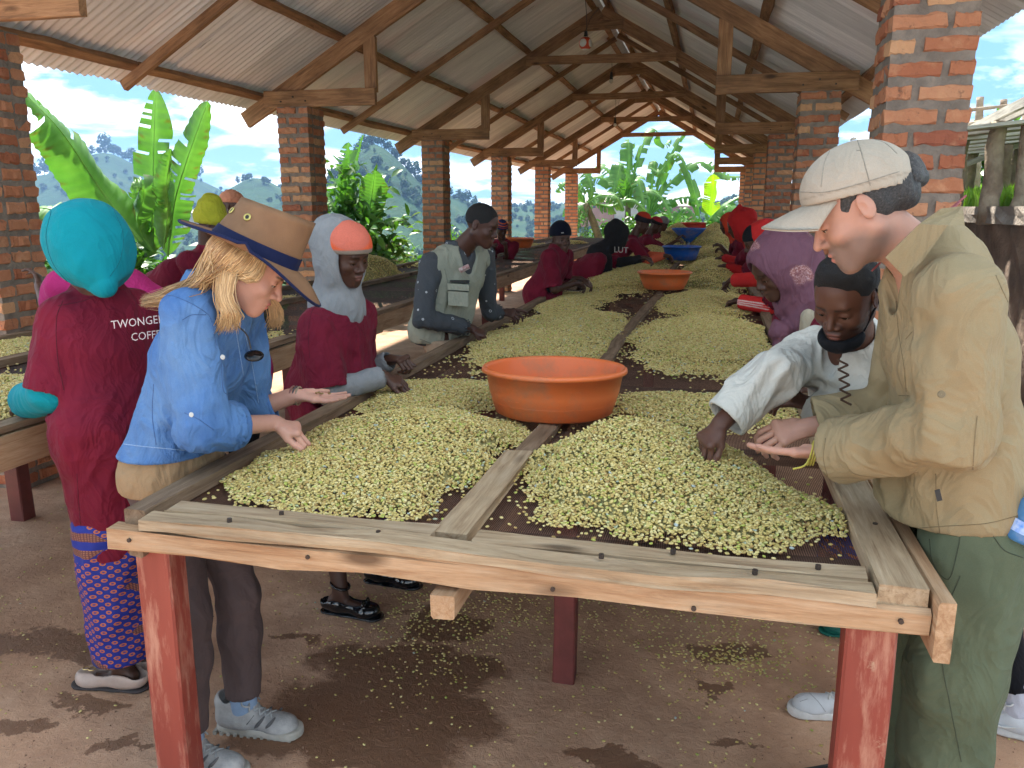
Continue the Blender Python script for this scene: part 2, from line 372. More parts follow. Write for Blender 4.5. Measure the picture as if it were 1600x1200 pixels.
lr = ['brick column on the open valley side, leftmost, its foot seen under the bean table', 'brick column on the valley side, second from the left, rising behind the brown canvas hat', 'brick column on the valley side, rising just behind the man in the pale vest', 'brick column on the valley side behind the striped beanie, fourth from the left', 'brick column on the valley side, rising above the navy beanie', 'slim far brick column, last of the valley side row']
rr = ['big brick column on the bank side, right behind the cream cap', 'brick column on the bank side, second in its row, just left of the cream cap', 'brick column on the bank side, third in its row above the purple headscarf', 'brick column on the bank side, fourth in its receding row', 'brick column on the bank side, fifth in its receding row', 'brick column on the bank side, last one before the banana garden']
for i in range(6):
    column(XL-CW, cy[i]+.02, lr[i], i > 3); column(XR, cy[i]+.02, rr[i], i > 2)
# ================================================================ ROOF
def zr(x, off=0): return RZ - SL*abs(x-RX) + off       # top of the rafters
cs = 1/math.sqrt(1+SL*SL)
roof = thing('timber_roof', 'open gable roof of corrugated metal sheets on sawn brown timber trusses', 'roof', (RX, 14, RZ)); roof['kind'] = 'structure'
roof.pop('category', None)
ROOF_Y0, ROOF_Y1 = 2.55, 25.2
def truss(y, k):
    D = .155; th = .055
    t = thing('roof_truss', ['brown timber truss over the near end, only its left tie stub in view', 'nearest full timber truss, resting on the column behind the brown canvas hat', 'timber truss with the red and white lamp hanging in front of its collar beam', 'timber truss, fourth from the near end', 'timber truss, fifth from the near end', 'farthest timber truss framing the banana plants'][k], 'roof truss', (RX, y, RZ), 0, 'timber trusses of the roof')
    n = Vector((0, 0, 1))
    for s in (-1, 1):
        # rafter from tail to apex
        x0, x1 = RX + s*2.98, RX + s*.004
        off = D/2/cs
        p0 = (x0, y, zr(x0)-off); p1 = (x1, y, zr(x1)-off)
        beam('rafter', p0, p1, th, D, WOODR, t, rings=9)
        xi, xo = RX + s*1.565, RX + s*2.72
        beam('tie_beam', (xi, y-.058, 2.655), (xo, y-.058, 2.655), .055, .155, WOODR, t)
        beam('hanger', (RX+s*1.63, y+.001 if k % 2 else y-.0, 2.70 if k else 2.7), (RX+s*1.63, y, zr(RX+s*1.65)-.14), .12, .052, WOODR, t, up=(0, 1, 0))
        for j in range(3): 
            v, f = tube([(xo-s*(.18+.13*j), y-.0865, 2.63+.04*(j % 2)), (xo-s*(.18+.13*j), y-.095, 2.63+.04*(j % 2))], .008, 6)
            part('nail', mesh('nail', v, f), NAIL, t)
    beam('collar_beam', (RX-1.02, y-.058, 3.61), (RX+1.02, y-.058, 3.595+.02*(k % 2)), .052, .11, WOODR, t)
    beam('apex_cleat', (RX-.26, y-.045, 4.02), (RX+.30, y-.045, 4.04), .035, .12, WOODR, t)
NAIL = simple('rusty_nail', (.07, .05, .04), None, .6, 20, 0, metallic=.4)
for k, y in enumerate(TY): truss(y, k)
def mid_rafter(y, s, k):
    x0, x1 = RX + s*2.92, RX + s*.03; off = .075/2/cs
    beam('light_rafter', (x0, y, zr(x0)-off), (x1, y+random.gauss(0, .04), zr(x1)-off), .05, .075, WOODR, roof, rings=9)
for k in range(5):
    for s in (-1, 1): mid_rafter((TY[k]+TY[k+1])/2 + (.05 if s < 0 else -.2), s, k)
for s in (-1, 1): mid_rafter(3.93-1.0, s, 9)
for s in (-1, 1):
    for d in (.10, 1.02, 1.93, 2.80):
        x = RX + s*d; ys = [ROOF_Y0+.1, 5.9, 9.9, 13.9, 17.9, 21.9, ROOF_Y1-.1]
        for a, b in zip(ys[:-1], ys[1:]):
            j = random.gauss(0, .02); j2 = random.gauss(0, .02)
            M_up = (s*SL, 0, 1)
            beam('purlin', (x+j, a+.01, zr(x+j)+.03), (x+j2, b-.01, zr(x+j2)+.03), .075, .05, WOODR, roof, up=M_up, jit=.003, rings=12)
# corrugated sheets
def sheet_mat():
    m, N, L, b, o = NT('corrugated_zinc'); v = coords(N, L, scale=(.6, 5, 1), rnd=True)
    st = noise(N, L, v, 1.6, 6, .65)
    c = ramp(N, L, st, [(.3, (.54, .52, .51)), (.5, (.68, .65, .64)), (.7, (.78, .75, .73))])
    v2 = coords(N, L, scale=(.5, .9, 1), rnd=True)
    c = mixc(N, L, ramp(N, L, noise(N, L, v2, 1.3, 4), [(.55, 0), (.75, .5)]), c, (.60, .40, .40))
    c = mixc(N, L, ramp(N, L, noise(N, L, coords(N, L, scale=(.5, 9, 1), rnd=True), 2.0, 5, .7), [(.66, 0), (.74, .8)]), c, (.06, .055, .055))
    L(objvar(N, L, c, .18), b.inputs['Base Color']); b.inputs['Metallic'].default_value = .05; b.inputs['Roughness'].default_value = .5
    bump(N, L, st, b, .1, .01); return m
SHEET = sheet_mat()
def sheet_mesh(l, w, pitch=.0762, amp=.0095, th=.0012):
    n = int(w/pitch*8); V = []; F = []
    for z0 in (0, th):
        for i in range(n+1):
            y = w*i/n; z = amp*math.cos(2*math.pi*y/pitch)+z0
            for x in (0, l/3, 2*l/3, l): V.append((x, y, z))
    for q in range(2):
        for i in range(n):
            for j in range(3):
                a = q*(n+1)*4+i*4+j; F.append((a, a+4, a+5, a+1) if q == 0 else (a, a+1, a+5, a+4))
    o = (n+1)*4
    for i in range(n): F.append((i*4, o+i*4, o+i*4+4, i*4+4)); F.append((i*4+3, i*4+7, o+i*4+7, o+i*4+3))
    return mesh('roof_sheet', V, F)
LEN = 3.08/cs; SM = sheet_mesh(LEN-.06, .838); SM.materials.append(SHEET)
y = ROOF_Y0
while y < ROOF_Y1:
    for s in (-1, 1):
        M = Matrix(((s*cs, 0, s*SL*cs if s > 0 else -SL*cs), (0, 1, 0), (-SL*cs, 0, cs)))   # local x down the slope
        X = Vector((s*cs, 0, -SL*cs)); Yv = Vector((0, 1, 0)); Zv = Vector((s*SL*cs, 0, cs))
        if s < 0: Yv = -Yv
        M = Matrix((X, Yv, Zv)).transposed()
        p = Vector((RX+s*.03, y + (0 if s > 0 else .838), zr(RX, .055)+.012)) + Zv*(.002+.0025*(int(y*10) % 3))
        part('roof_sheet', SM, SHEET, roof, p, (M @ Matrix.Rotation(R(random.gauss(0, .12)), 3, 'X') @ Matrix.Rotation(R(random.gauss(0, .08)), 3, 'Y')).to_quaternion())
    y += .762
v, f = lathe([(.001, 0)], 3)
rc = []
for s in (-1, 1):
    pass
beam('ridge_cap', (RX, ROOF_Y0, zr(RX, .10)), (RX, ROOF_Y1, zr(RX, .10)), .32, .012, SHEET, roof, jit=0)
# ================================================================ PLANTS
def leaf_mat(name, c1, c2, tr, rough=.4, vein=True):
    m, N, L, b, o = NT(name); v = coords(N, L, rnd=True)
    at_ = N('ShaderNodeAttribute'); at_.attribute_name = 'Col'
    c = mixc(N, L, ramp(N, L, noise(N, L, v, 3, 4), [(.35, 0), (.65, 1)]), c1, c2)
    c = mixc(N, L, 1.0, c, at_.outputs['Color'], 'MULTIPLY')
    L(c, b.inputs['Base Color']); b.inputs['Roughness'].default_value = rough; b.inputs['Specular IOR Level'].default_value = .45
    t = N('ShaderNodeBsdfTranslucent'); L(mixc(N, L, 1.0, c, tr, 'MULTIPLY'), t.inputs[0])
    a = N('ShaderNodeMixShader'); a.inputs[0].default_value = .34; L(b.outputs[0], a.inputs[1]); L(t.outputs[0], a.inputs[2]); L(a.outputs[0], o.inputs[0])
    return m
BAN = leaf_mat('banana_leaf', (.070, .19, .045), (.115, .265, .065), (1.25, 1.5, .6), .42)
BANY = leaf_mat('young_banana_leaf', (.24, .48, .03), (.32, .58, .05), (1.5, 1.6, .4), .4)
SHRUB = leaf_mat('coffee_leaf', (.035, .11, .025), (.08, .195, .038), (1.5, 1.6, .5), .35)
TREEL = leaf_mat('far_tree_leaf', (.018, .042, .02), (.036, .072, .028), (1.2, 1.2, .6), .8)
BARK = simple('pseudostem', (.16, .15, .07), (.08, .06, .035), .8, 9, .5, 40)
POLE = simple('debarked_pole', (.36, .29, .21), (.20, .145, .10), .85, 7, .8, 25, .12, dist=.02)
def banana_leaf(pts, wid, seed, fold=.45, tears=10, droop=.0, face=None, torn=.5):
    "pts: midrib points base to tip; wid: half width; two blades with torn strips"
    r = np.random.default_rng(seed); n = 64; P = spline(pts, n); V, F, C = [], [], []
    side0 = None; cuts = {s: sorted(r.choice(np.arange(6, n-3), tears, replace=False)) for s in (-1, 1)}
    prev = None
    for s in (-1, 1):
        gap = 0; strip = 0; dz = 0; short = 1
        rows = []
        for i in range(n):
            t = i/(n-1); p = P[i]; T = P[min(i+1, n-1)] - P[max(i-1, 0)]; T /= np.linalg.norm(T)
            f = np.array(face if face is not None else (0, 0, 1), float); f = f - T*np.dot(f, T); f /= np.linalg.norm(f)
            sd_ = np.cross(T, f)
            w = wid*min(1, (t/.16)**.7 if t > 0 else 0)*min(1, ((1-t)/.22)**.55 if t < 1 else 0)
            cut = i in cuts[s]
            if cut and r.random() < torn: dz = r.normal(0, .22); short = 1 - .35*abs(r.normal(0, .6))*(r.random() < .5)
            w *= np.clip(short, .35, 1)
            row = []
            for k in range(5):
                u = k/4; a = fold + dz + .12*math.sin(t*19+s)*u + droop*u
                q = p + sd_*s*w*u*math.cos(a*u*1.0) - f*w*u*math.sin(a*u) + T*w*u*.35*(1-t)
                q = q + f*.012*math.sin(i*1.9)*u
                row.append(q)
            rows.append((row, cut))
        for i, (row, cut) in enumerate(rows):
            idx = len(V); V.extend(row)
            for k in range(5): g = .85 + .3*((i*7) % 3)/3*.5 + r.normal(0, .02); br = 1. if k < 3 or r.random() > .10 else .5; C.append((g*(1.2 if br < 1 else 1), g*br, g*.8*br) if k else (1.3, 1.25, 1.0))
            if i > 0 and not cut:
                for k in range(4): F.append((prev+k, prev+k+1, idx+k+1, idx+k))
            elif i > 0 and cut:
                F.append((prev, prev+1, idx+1, idx))
            prev = idx
        prev = None
    o = len(V); tv, tf = tube(P[:n-2], [max(.003, .016*(1-i/n)*wid/.28) for i in range(n-2)], 6); V.extend(tv); F.extend([tuple(a+o for a in q) for q in tf]); C.extend([(1.9, 1.7, 1.4)]*len(tv))
    me = mesh('leaf', V, F); setcol(me, np.clip(C, 0, 2)); return me
def leaf(root, pts, wid, seed, mat=None, **k):
    me = banana_leaf(pts, wid, seed, **k); o = part('leaf', me, mat or BAN, root, smooth=True); return o
def stem(root, pts, r0, r1):
    P = spline(pts, 14); v, f = tube(P, [r0+(r1-r0)*i/13+.004*math.sin(i*2.3) for i in range(14)], 12); part('trunk', mesh('trunk', v, f), BARK, root, smooth=True)
def frond(root, base, az, length, rise, drop, wid, seed, face=(0, 0, 1), mat=None, **k):
    a = R(az); d = np.array([math.cos(a), math.sin(a), 0]); b = np.array(base, float)
    pts = [b, b + d*length*.18 + [0, 0, rise*.55], b + d*length*.5 + [0, 0, rise], b + d*length*.8 + [0, 0, rise*.85-drop*.35], b + d*length + [0, 0, rise-drop]]
    leaf(root, pts, wid, seed, mat, face=face, **k)
# near left plant, two upright leaves and one big diagonal
b1 = thing('banana_plant', 'banana plant behind the teal hood, one long slanting leaf and two upright torn leaves', 'banana plant', (-7.0, 7.0, 0), group='banana plants around the hall')
stem(b1, [(-7.15, 7.4, -.3), (-7.12, 7.3, .5), (-7.0, 7.2, 1.1)], .13, .08)
CF = (.55, -.8, .2)
leaf(b1, [at(222, 378, 7.0), at(160, 300, 6.8), at(95, 205, 6.4), at(20, 128, 6.0)], .27, 3, face=(.35, -.6, .72), fold=.55, tears=3, torn=.2)
leaf(b1, [at(236, 400, 7.4), at(238, 330, 7.4), at(240, 240, 7.4), at(243, 138, 7.4)], .19, 4, face=CF, fold=.2, tears=6, torn=.5)
leaf(b1, [at(262, 400, 7.5), at(272, 320, 7.5), at(292, 250, 7.4), at(325, 158, 7.3)], .19, 5, face=(.2, -.9, .1), fold=.4, tears=6, torn=.5)
leaf(b1, [at(255, 390, 7.2), at(262, 330, 7.2), at(260, 290, 7.0), at(268, 232, 6.9)], .13, 6, face=(.9, -.4, 0), fold=.9, tears=9, torn=.9)
leaf(b1, [at(240, 395, 7.3), at(215, 350, 7.2), at(225, 300, 7.0), at(205, 290, 6.9)], .16, 7, face=(.3, -.9, .3), fold=.8, tears=8, torn=.9)
leaf(b1, [at(180, 400, 6.8), at(120, 345, 6.7), at(60, 325, 6.6), at(10, 350, 6.5)], .24, 8, face=(0, -.5, .9), fold=.5, tears=5)
leaf(b1, [at(120, 470, 6.4), at(70, 440, 6.3), at(40, 430, 6.2), at(0, 470, 6.0)], .22, 9, face=(.2, -.7, .7), fold=.5, tears=5)
b2 = thing('banana_plant', 'banana plant with one broad pale leaf between the second and third valley side columns', 'banana plant', at(560, 420, 11.5), group='banana plants around the hall')
stem(b2, [at(565, 520, 11.5), at(560, 420, 11.5), at(558, 350, 11.5)], .14, .08)
leaf(b2, [at(575, 355, 11.5), at(577, 330, 11.5), at(582, 300, 11.5), at(586, 266, 11.4)], .21, 11, face=(.3, -.9, .2), fold=.12, tears=2, torn=.2)
leaf(b2, [at(540, 345, 12), at(541, 310, 12), at(541, 270, 12), at(545, 222, 12)], .20, 12, face=(.5, -.8, .2), fold=.5, tears=22, torn=.95)
leaf(b2, [at(548, 300, 12), at(556, 260, 12), at(562, 230, 12), at(568, 210, 12)], .06, 13, face=(.8, -.6, 0), fold=1, tears=14, torn=.9)
leaf(b2, [at(560, 380, 11.5), at(530, 335, 11.5), at(512, 310, 11.6), at(495, 300, 11.8)], .15, 14, fold=.6, tears=8)
leaf(b2, [at(570, 370, 11.4), at(600, 345, 11.4), at(620, 340, 11.2), at(640, 350, 11)], .15, 15, fold=.5, tears=8)
def clump(label, x, y, H, leaves, seed, bunch=False, lean=0):
    r = random.Random(seed); z0 = -.6 if y > 27 or x < -6 else 0
    t = thing('banana_plant', label, 'banana plant', (x, y, z0), group='banana plants around the hall')
    stem(t, [(x-lean, y, z0), (x-lean*.4, y, H*.5), (x, y, H)], .15, .09)
    for i, (az, ln, rise, drop, wd) in enumerate(leaves):
        frond(t, (x, y, H-.1), az, ln, rise, drop, wd, seed*10+i, fold=.35+.3*r.random(), tears=12 + i % 5, torn=.75, face=(.25*math.cos(i), -.65, .7))
    return t
bb = clump('tall banana plant behind the far end of the hall, upright fronds filling the gable opening', at(982, 300, 30)[0], 30, 1.9,
      [(100, 1.0, 2.1, .1, .32), (150, 2.6, 1.3, .9, .28), (175, 2.4, .9, 1.4, .28), (60, 2.6, 2.6, .3, .24), (200, 1.9, .2, 1.3, .26), (300, 1.4, .8, 1.4, .3), (250, 1.2, 1.3, 1.0, .3), (340, 1.8, .4, 1.2, .3)], 21)
clump('banana plant just right of the tallest one, with long arching fronds', at(1015, 300, 31)[0], 31, 1.4,
      [(80, 1.4, 2.0, .2, .24), (30, 3.2, 3.2, .3, .24), (5, 3.3, 1.9, .5, .28), (350, 2.6, .7, .6, .26), (320, 2.0, .1, .6, .26)], 22)
bc = clump('banana plant with torn fronds and one bright yellow green young leaf', at(1100, 300, 29)[0], 29, .9,
      [(160, 2.0, 2.6, .4, .22), (10, 2.6, 1.2, .5, .26), (185, 2.6, .2, .2, .28), (30, 1.5, .6, .8, .3), (200, 2.2, -.2, .3, .26), (330, 1.7, .9, .7, .3), (170, 1.2, .8, 1.0, .26)], 23)
leaf(bc, [at(1110, 338, 27.6), at(1112, 318, 27.6), at(1115, 295, 27.6), at(1114, 272, 27.5)], .30, 33, BANY, face=(.2, -1, .1), fold=.3, tears=3, torn=.3)
bd = thing('banana_plant', 'leaning banana plant with a hanging bunch of green fruit beside the last valley side column', 'banana plant', (at(925, 330, 27)[0], 27, -.5), group='banana plants around the hall')
stem(bd, [at(942, 395, 27), at(930, 355, 27), at(915, 318, 27)], .15, .10)
for i, q in enumerate([[at(917, 320, 27), at(925, 300, 27), at(918, 275, 27.2), at(908, 262, 27.4)], [at(915, 318, 27), at(940, 305, 26.8), at(962, 308, 26.6), at(975, 330, 26.5)], [at(915, 318, 27), at(900, 292, 27), at(885, 286, 27), at(868, 300, 27)], [at(915, 318, 27), at(905, 330, 27), at(899, 345, 27), at(900, 360, 27)], [at(930, 318, 27), at(955, 322, 27), at(985, 312, 26.8), at(1010, 330, 26.7)]]):
    leaf(bd, q, .28, 40+i, face=(.2, -.7, .6), fold=.6, tears=14, torn=.9)
fv = []
for i in range(70):
    a = i*2.4; z = -i*.014; b0 = at(908, 330, 26.8) + [math.cos(a)*.13, math.sin(a)*.13, z]; fv.append(tube([b0, b0+[math.cos(a)*.09, math.sin(a)*.09, .03], b0+[math.cos(a)*.10, math.sin(a)*.10, .14]], [.012, .02, .008], 5))
v, f = join(fv); part('fruit_bunch', mesh('fruit_bunch', v, f), simple('green_banana', (.07, .15, .03), None, .5, 10, .1), bd, smooth=True)
# coffee shrubs
def shrub_mesh(rx, ry, h, n, ls, seed, flat=.2):
    r = np.random.default_rng(seed); V, F, C = [], [], []
    nb = max(6, n//34); tips = []
    for i in range(nb):
        u = r.normal(size=3); u[2] = abs(u[2])*.9+.1; u /= np.linalg.norm(u); k = r.uniform(.62, 1.08); tips.append(np.array([u[0]*rx*k, u[1]*ry*k, h*(.25+.75*u[2]*k)]))
    for i in range(n):
        T = tips[r.integers(nb)]; s = r.uniform(.55, 1.05)
        c = np.array([T[0]*s, T[1]*s, T[2]*(.45+.55*s)]) + r.normal(0, .05*h/1.6+.03, 3); c[2] = max(c[2], .05)
        d = c*np.array([1, 1, .25]) + r.normal(0, .45, 3)*rx; d[2] -= .15*h; d /= np.linalg.norm(d)+1e-9
        up = np.array([r.normal(0, .4), r.normal(0, .4), 1.]); sd_ = np.cross(d, up); sd_ /= np.linalg.norm(sd_)+1e-9; nn = np.cross(sd_, d)
        l = ls*r.uniform(.6, 1.25); w = l*.23; b = len(V); cu = l*.12
        V += [c, c+d*l*.35+sd_*w+nn*cu*.5, c+d*l*.4-nn*.0, c+d*l*.35-sd_*w+nn*cu*.5, c+d*l*.75+sd_*w*.7, c+d*l*.78-nn*cu*.3, c+d*l*.75-sd_*w*.7, c+d*l-nn*cu]
        F += [(b, b+1, b+2), (b, b+2, b+3), (b+1, b+4, b+5, b+2), (b+2, b+5, b+6, b+3), (b+4, b+7, b+5), (b+5, b+7, b+6)]
        g = r.uniform(.55, 1.5); y_ = r.uniform(.8, 1.4) if r.random() < .25 else 1; C += [(g*y_, g, g*.9)]*8
    me = mesh('crown', V, F); setcol(me, np.clip(C, 0, 2.2)); me.materials.append(SHRUB); return me
CR = [shrub_mesh(1.0, 1.0, 1.7, 2600, .17, s) for s in range(3)] + [shrub_mesh(1.3, 1.1, 1.8, 2600, .23, 9)]
def shrub(x, y, label, k, s=1.0, z=None, sz=None, rz=0):
    z = float(hgt(x, y)) if z is None else z
    t = thing('coffee_shrub', label, 'shrub', (x, y, z), rz, 'leafy shrubs outside the hall')
    o = link('crown', CR[k], None, t, 'stuff', True); o.scale = (s, s, sz or s)
    fv = [tube([(0, 0, 0), (.1*math.cos(a), .1*math.sin(a), .4*s), (.6*s*math.cos(a), .6*s*math.sin(a), 1.2*s)], [.025, .02, .008], 5) for a in (0, 1.6, 2.9, 4.2, 5.2)]
    v, f = join(fv); link('branches', mesh('branches', v, f), BARK, t)
    return t
k = 0
SH = [(-5.6, 5.6, .80, 'big glossy coffee shrub between the teal hood and the brown canvas hat', .85), (-5.9, 7.3, .95, 'coffee shrub behind the yellow headscarf', .9), (-6.3, 4.4, .8, 'coffee shrub beside the leftmost brick column', .8), (-7.4, 8.8, 1.0, 'coffee shrub behind the one next to the yellow headscarf', 1.0),
      (-5.6, 10.0, .95, 'dense coffee shrub behind the orange beanie', .95), (-5.3, 11.6, 1.0, 'tall coffee shrub rising left of the vest man against the hill', 1.35), (-6.6, 11.2, 1.0, 'coffee shrub behind the tall one left of the vest man', 1.0), (-5.5, 8.9, .8, 'low coffee shrub behind the bean pile on the side table', .75),
      (-5.4, 17.5, .7, 'sparse coffee shrub between the fourth and fifth valley columns', .8), (-5.6, 14.2, .7, 'coffee shrub behind the man at the teal basin', .7),
      (-5.2, 27.5, .9, 'coffee shrub at the foot of the leaning banana plant', .7), (-7.0, 15.2, .9, 'coffee shrub on the valley slope behind the teal basin', .7)]
for x, y, s, l, sz in SH: shrub(x, y, l, k % 4, s, -.25 if y < 26.5 else -.3, sz, k*1.3); k += 1
nm = ['first', 'second', 'third', 'fourth', 'fifth', 'sixth', 'seventh', 'eighth', 'ninth']
for i in range(8):
    x = -3.3 + i*.95; y = 27.3 + (i*37 % 5)*.35
    shrub(x, y, f'coffee shrub in the hedge behind the far table end, {nm[i]} from the left', k % 4, 1.0, -.45, .92 + .06*(i % 3), k*1.3); k += 1
for i in range(6):
    x = -3.0 + i*1.7; y = 33 + (i % 2)*1.2
    shrub(x, y, f'taller shrub behind the far hedge, {nm[i]} from the left', k % 4, 1.25, -.9, 1.2, k*.7); k += 1
# far trees and bushes on the slopes: countless, one scattered mass
def lump(seed, up):
    r = np.random.default_rng(seed); V, F, C = [], [], []
    for i in range(110):
        u = r.normal(size=3); u /= np.linalg.norm(u); c = u*np.array([.5, .5, .42*up])*r.uniform(.5, 1) + [0, 0, .55*up]
        a = r.normal(size=3); a /= np.linalg.norm(a); b_ = np.cross(a, u); s = r.uniform(.08, .2); b = len(V)
        V += [c+a*s, c+b_*s, c-a*s, c-b_*s]; F.append((b, b+1, b+2, b+3)); g = r.uniform(.6, 1.5); C += [(g, g, g)]*4
    b = len(V); tv, tf = tube([(0, 0, -.4), (0, 0, .5*up)], [.04, .02], 4); V += tv; F += [tuple(i+b for i in q) for q in tf]; C += [(.9, .6, .4)]*len(tv)
    me = mesh('far_tree', V, F); setcol(me, C); me.materials.append(TREEL); return me
def scatter(name, src, P, rot, scl, label, cat, kind='stuff', tint=None, parent=None, extra=None):
    "instances of the source objects on points that carry rot, scl"
    me = bpy.data.meshes.new(name); me.vertices.add(len(P)); me.vertices.foreach_set('co', np.asarray(P, np.float32).ravel())
    a = me.attributes.new('rot', 'FLOAT_VECTOR', 'POINT'); a.data.foreach_set('vector', np.asarray(rot, np.float32).ravel())
    a = me.attributes.new('scl', 'FLOAT_VECTOR', 'POINT'); s = np.asarray(scl, np.float32); s = np.repeat(s[:, None], 3, 1) if s.ndim == 1 else s; a.data.foreach_set('vector', s.ravel())
    if tint is not None: a = me.attributes.new('tint', 'FLOAT', 'POINT'); a.data.foreach_set('value', np.asarray(tint, np.float32))
    o = link(name, me, None, parent, kind)
    ng = bpy.data.node_groups.new(name, 'GeometryNodeTree'); ng.interface.new_socket('Geometry', in_out='INPUT', socket_type='NodeSocketGeometry'); ng.interface.new_socket('Geometry', in_out='OUTPUT', socket_type='NodeSocketGeometry')
    N = ng.nodes.new; L = ng.links.new; gi = N('NodeGroupInput'); go = N('NodeGroupOutput')
    mp = N('GeometryNodeMeshToPoints'); L(gi.outputs[0], mp.inputs[0]); ip = N('GeometryNodeInstanceOnPoints'); L(mp.outputs[0], ip.inputs['Points'])
    oi = N('GeometryNodeObjectInfo'); oi.inputs['Object'].default_value = src; oi.inputs['As Instance'].default_value = True; L(oi.outputs['Geometry'], ip.inputs['Instance'])
    for nmz, sock in (('rot', 'Rotation'), ('scl', 'Scale')):
        na = N('GeometryNodeInputNamedAttribute'); na.data_type = 'FLOAT_VECTOR'; na.inputs['Name'].default_value = nmz
        if sock == 'Rotation':
            er = N('FunctionNodeEulerToRotation'); L(na.outputs[0], er.inputs[0]); L(er.outputs[0], ip.inputs[sock])
        else: L(na.outputs[0], ip.inputs[sock])
    if extra is not None:      # the mass the pieces lie on, a mesh with its own material
        ox = N('GeometryNodeObjectInfo'); ox.inputs['Object'].default_value = extra; jn = N('GeometryNodeJoinGeometry'); L(ox.outputs['Geometry'], jn.inputs[0]); L(ip.outputs[0], jn.inputs[0]); L(jn.outputs[0], go.inputs[0])
    else: L(ip.outputs[0], go.inputs[0])
    mo = o.modifiers.new('scatter', 'NODES'); mo.node_group = ng
    if label: tag(o, label, cat)
    return o
r_ = np.random.default_rng(5)
def far_points(n, rmin, rmax, a0, a1, dens=None):
    a = np.radians(r_.uniform(a0, a1, n)); rr = np.exp(r_.uniform(math.log(rmin), math.log(rmax), n)); return rr*np.sin(a), rr*np.cos(a), rr
X, Y_, RR = far_points(16000, 75, 1250, -52, 32)
cl = np.sin(X/17+2*np.sin(Y_/23))+np.sin(Y_/11+X/29)+r_.normal(0, .8, len(X)); keep = (cl > .2) | (RR < 160)
X, Y_, RR = X[keep], Y_[keep], RR[keep]; Z = hgt(X, Y_)
sc = r_.uniform(1.6, 4.2, len(X))*np.clip(RR/330, .40, 1.5)
LS = [bpy.data.objects.new('far_tree', lump(3, 1.0)), bpy.data.objects.new('far_tree', lump(4, 1.6))]
for q in (0, 1):
    s_ = np.arange(len(X)) % 3 == (2 if q else 0)
    if not q: s_ |= np.arange(len(X)) % 3 == 1
    scatter('far_trees', LS[q], np.stack([X, Y_, Z-.3], -1)[s_], np.stack([X*0, X*0, X*7.1], -1)[s_], sc[s_]*(1 if q == 0 else .8), ['dark bushes and round trees scattered over the hazy hills and valley', 'taller slim trees dotted over the hills and along their ridges'][q], 'trees')
# trees along the two near skylines, each one a thing
def skyline():
    out = []
    for px0, px1, d, n, g in ((520, 735, 520, 34, 'ridge trees on the pointed hill'), (40, 330, 1150, 30, 'ridge trees on the blue hill')):
        for i in range(n):
            px = px0 + (px1-px0)*(i+.5*random.random())/n; a = math.radians(math.degrees(math.atan((px-800)/FPX)) - YAW); best = max(((float(hgt(q*math.sin(a), q*math.cos(a)))-CAMH)/q, q) for q in np.arange(d*.75, d*1.15, d*.02))
            q = best[1]; x, y = q*math.sin(a), q*math.cos(a); out.append((x, y, float(hgt(x, y)), random.uniform(4, 9)*d/600, g, px))
    return out
CT = bpy.data.meshes
for i, (x, y, z, s, g, px) in enumerate(skyline()):
    o = bpy.data.objects.new('ridge_tree', LS[i % 2].data); COL.objects.link(o); o.location = (x, y, z-.5); o.scale = (s, s, s*.9); o.rotation_euler = (0, 0, i)
    tag(o, 'small hazy tree standing on the skyline of the ' + ('pointed green hill' if 'pointed' in g else 'far blue hill'), 'tree', g)
# far houses with brick walls in the valley
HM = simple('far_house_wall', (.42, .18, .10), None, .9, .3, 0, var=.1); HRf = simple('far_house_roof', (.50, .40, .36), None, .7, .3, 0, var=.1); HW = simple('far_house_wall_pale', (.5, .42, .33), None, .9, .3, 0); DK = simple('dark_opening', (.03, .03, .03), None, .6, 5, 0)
for i, (px, py, d, w, l) in enumerate([(943, 312, 330, 12, 'far brick house with a pale roof left of the tall banana plant'), (905, 316, 350, 8, 'small far house with a tin roof seen left of the brick one'), (975, 311, 330, 9, 'far house with a pale tin roof right behind the banana stem'), (1060, 318, 300, 9, 'far house half hidden behind the banana fronds'), (300, 330, 420, 9, 'tiny far house on the blue hillside behind the yellow headscarf')]):
    p = at(px, py, d); r = thing('far_house', l, 'house', (p[0], p[1], p[2]-4), .2*i, 'houses across the valley'); h = 3.2; hw = w/2
    V = [(sx*hw, sy*4, z) for z in (-6, h) for sy in (-1, 1) for sx in (-1, 1)]; F = [(0, 1, 5, 4), (1, 3, 7, 5), (3, 2, 6, 7), (2, 0, 4, 6)]
    link('wall', mesh('wall', V, F), HW if i in (2, 4) else HM, r)
    Vr = [(-hw-.5, -4.6, h-.1), (hw+.5, -4.6, h-.1), (hw+.5, 0, h+1.6), (-hw-.5, 0, h+1.6), (-hw-.5, 4.6, h-.1), (hw+.5, 4.6, h-.1)]
    link('roof', mesh('roof', Vr, [(0, 1, 2, 3), (3, 2, 5, 4)]), HRf, r)
    for j, x in enumerate((-hw*.5, 0, hw*.5)): link('window' if j != 1 else 'door', mesh('window', [(x-.5, -4.03, .8 if j != 1 else -.4), (x+.5, -4.03, .8 if j != 1 else -.4), (x+.5, -4.03, 2.0), (x-.5, -4.03, 2.0)], [(0, 1, 2, 3)]), DK, r)
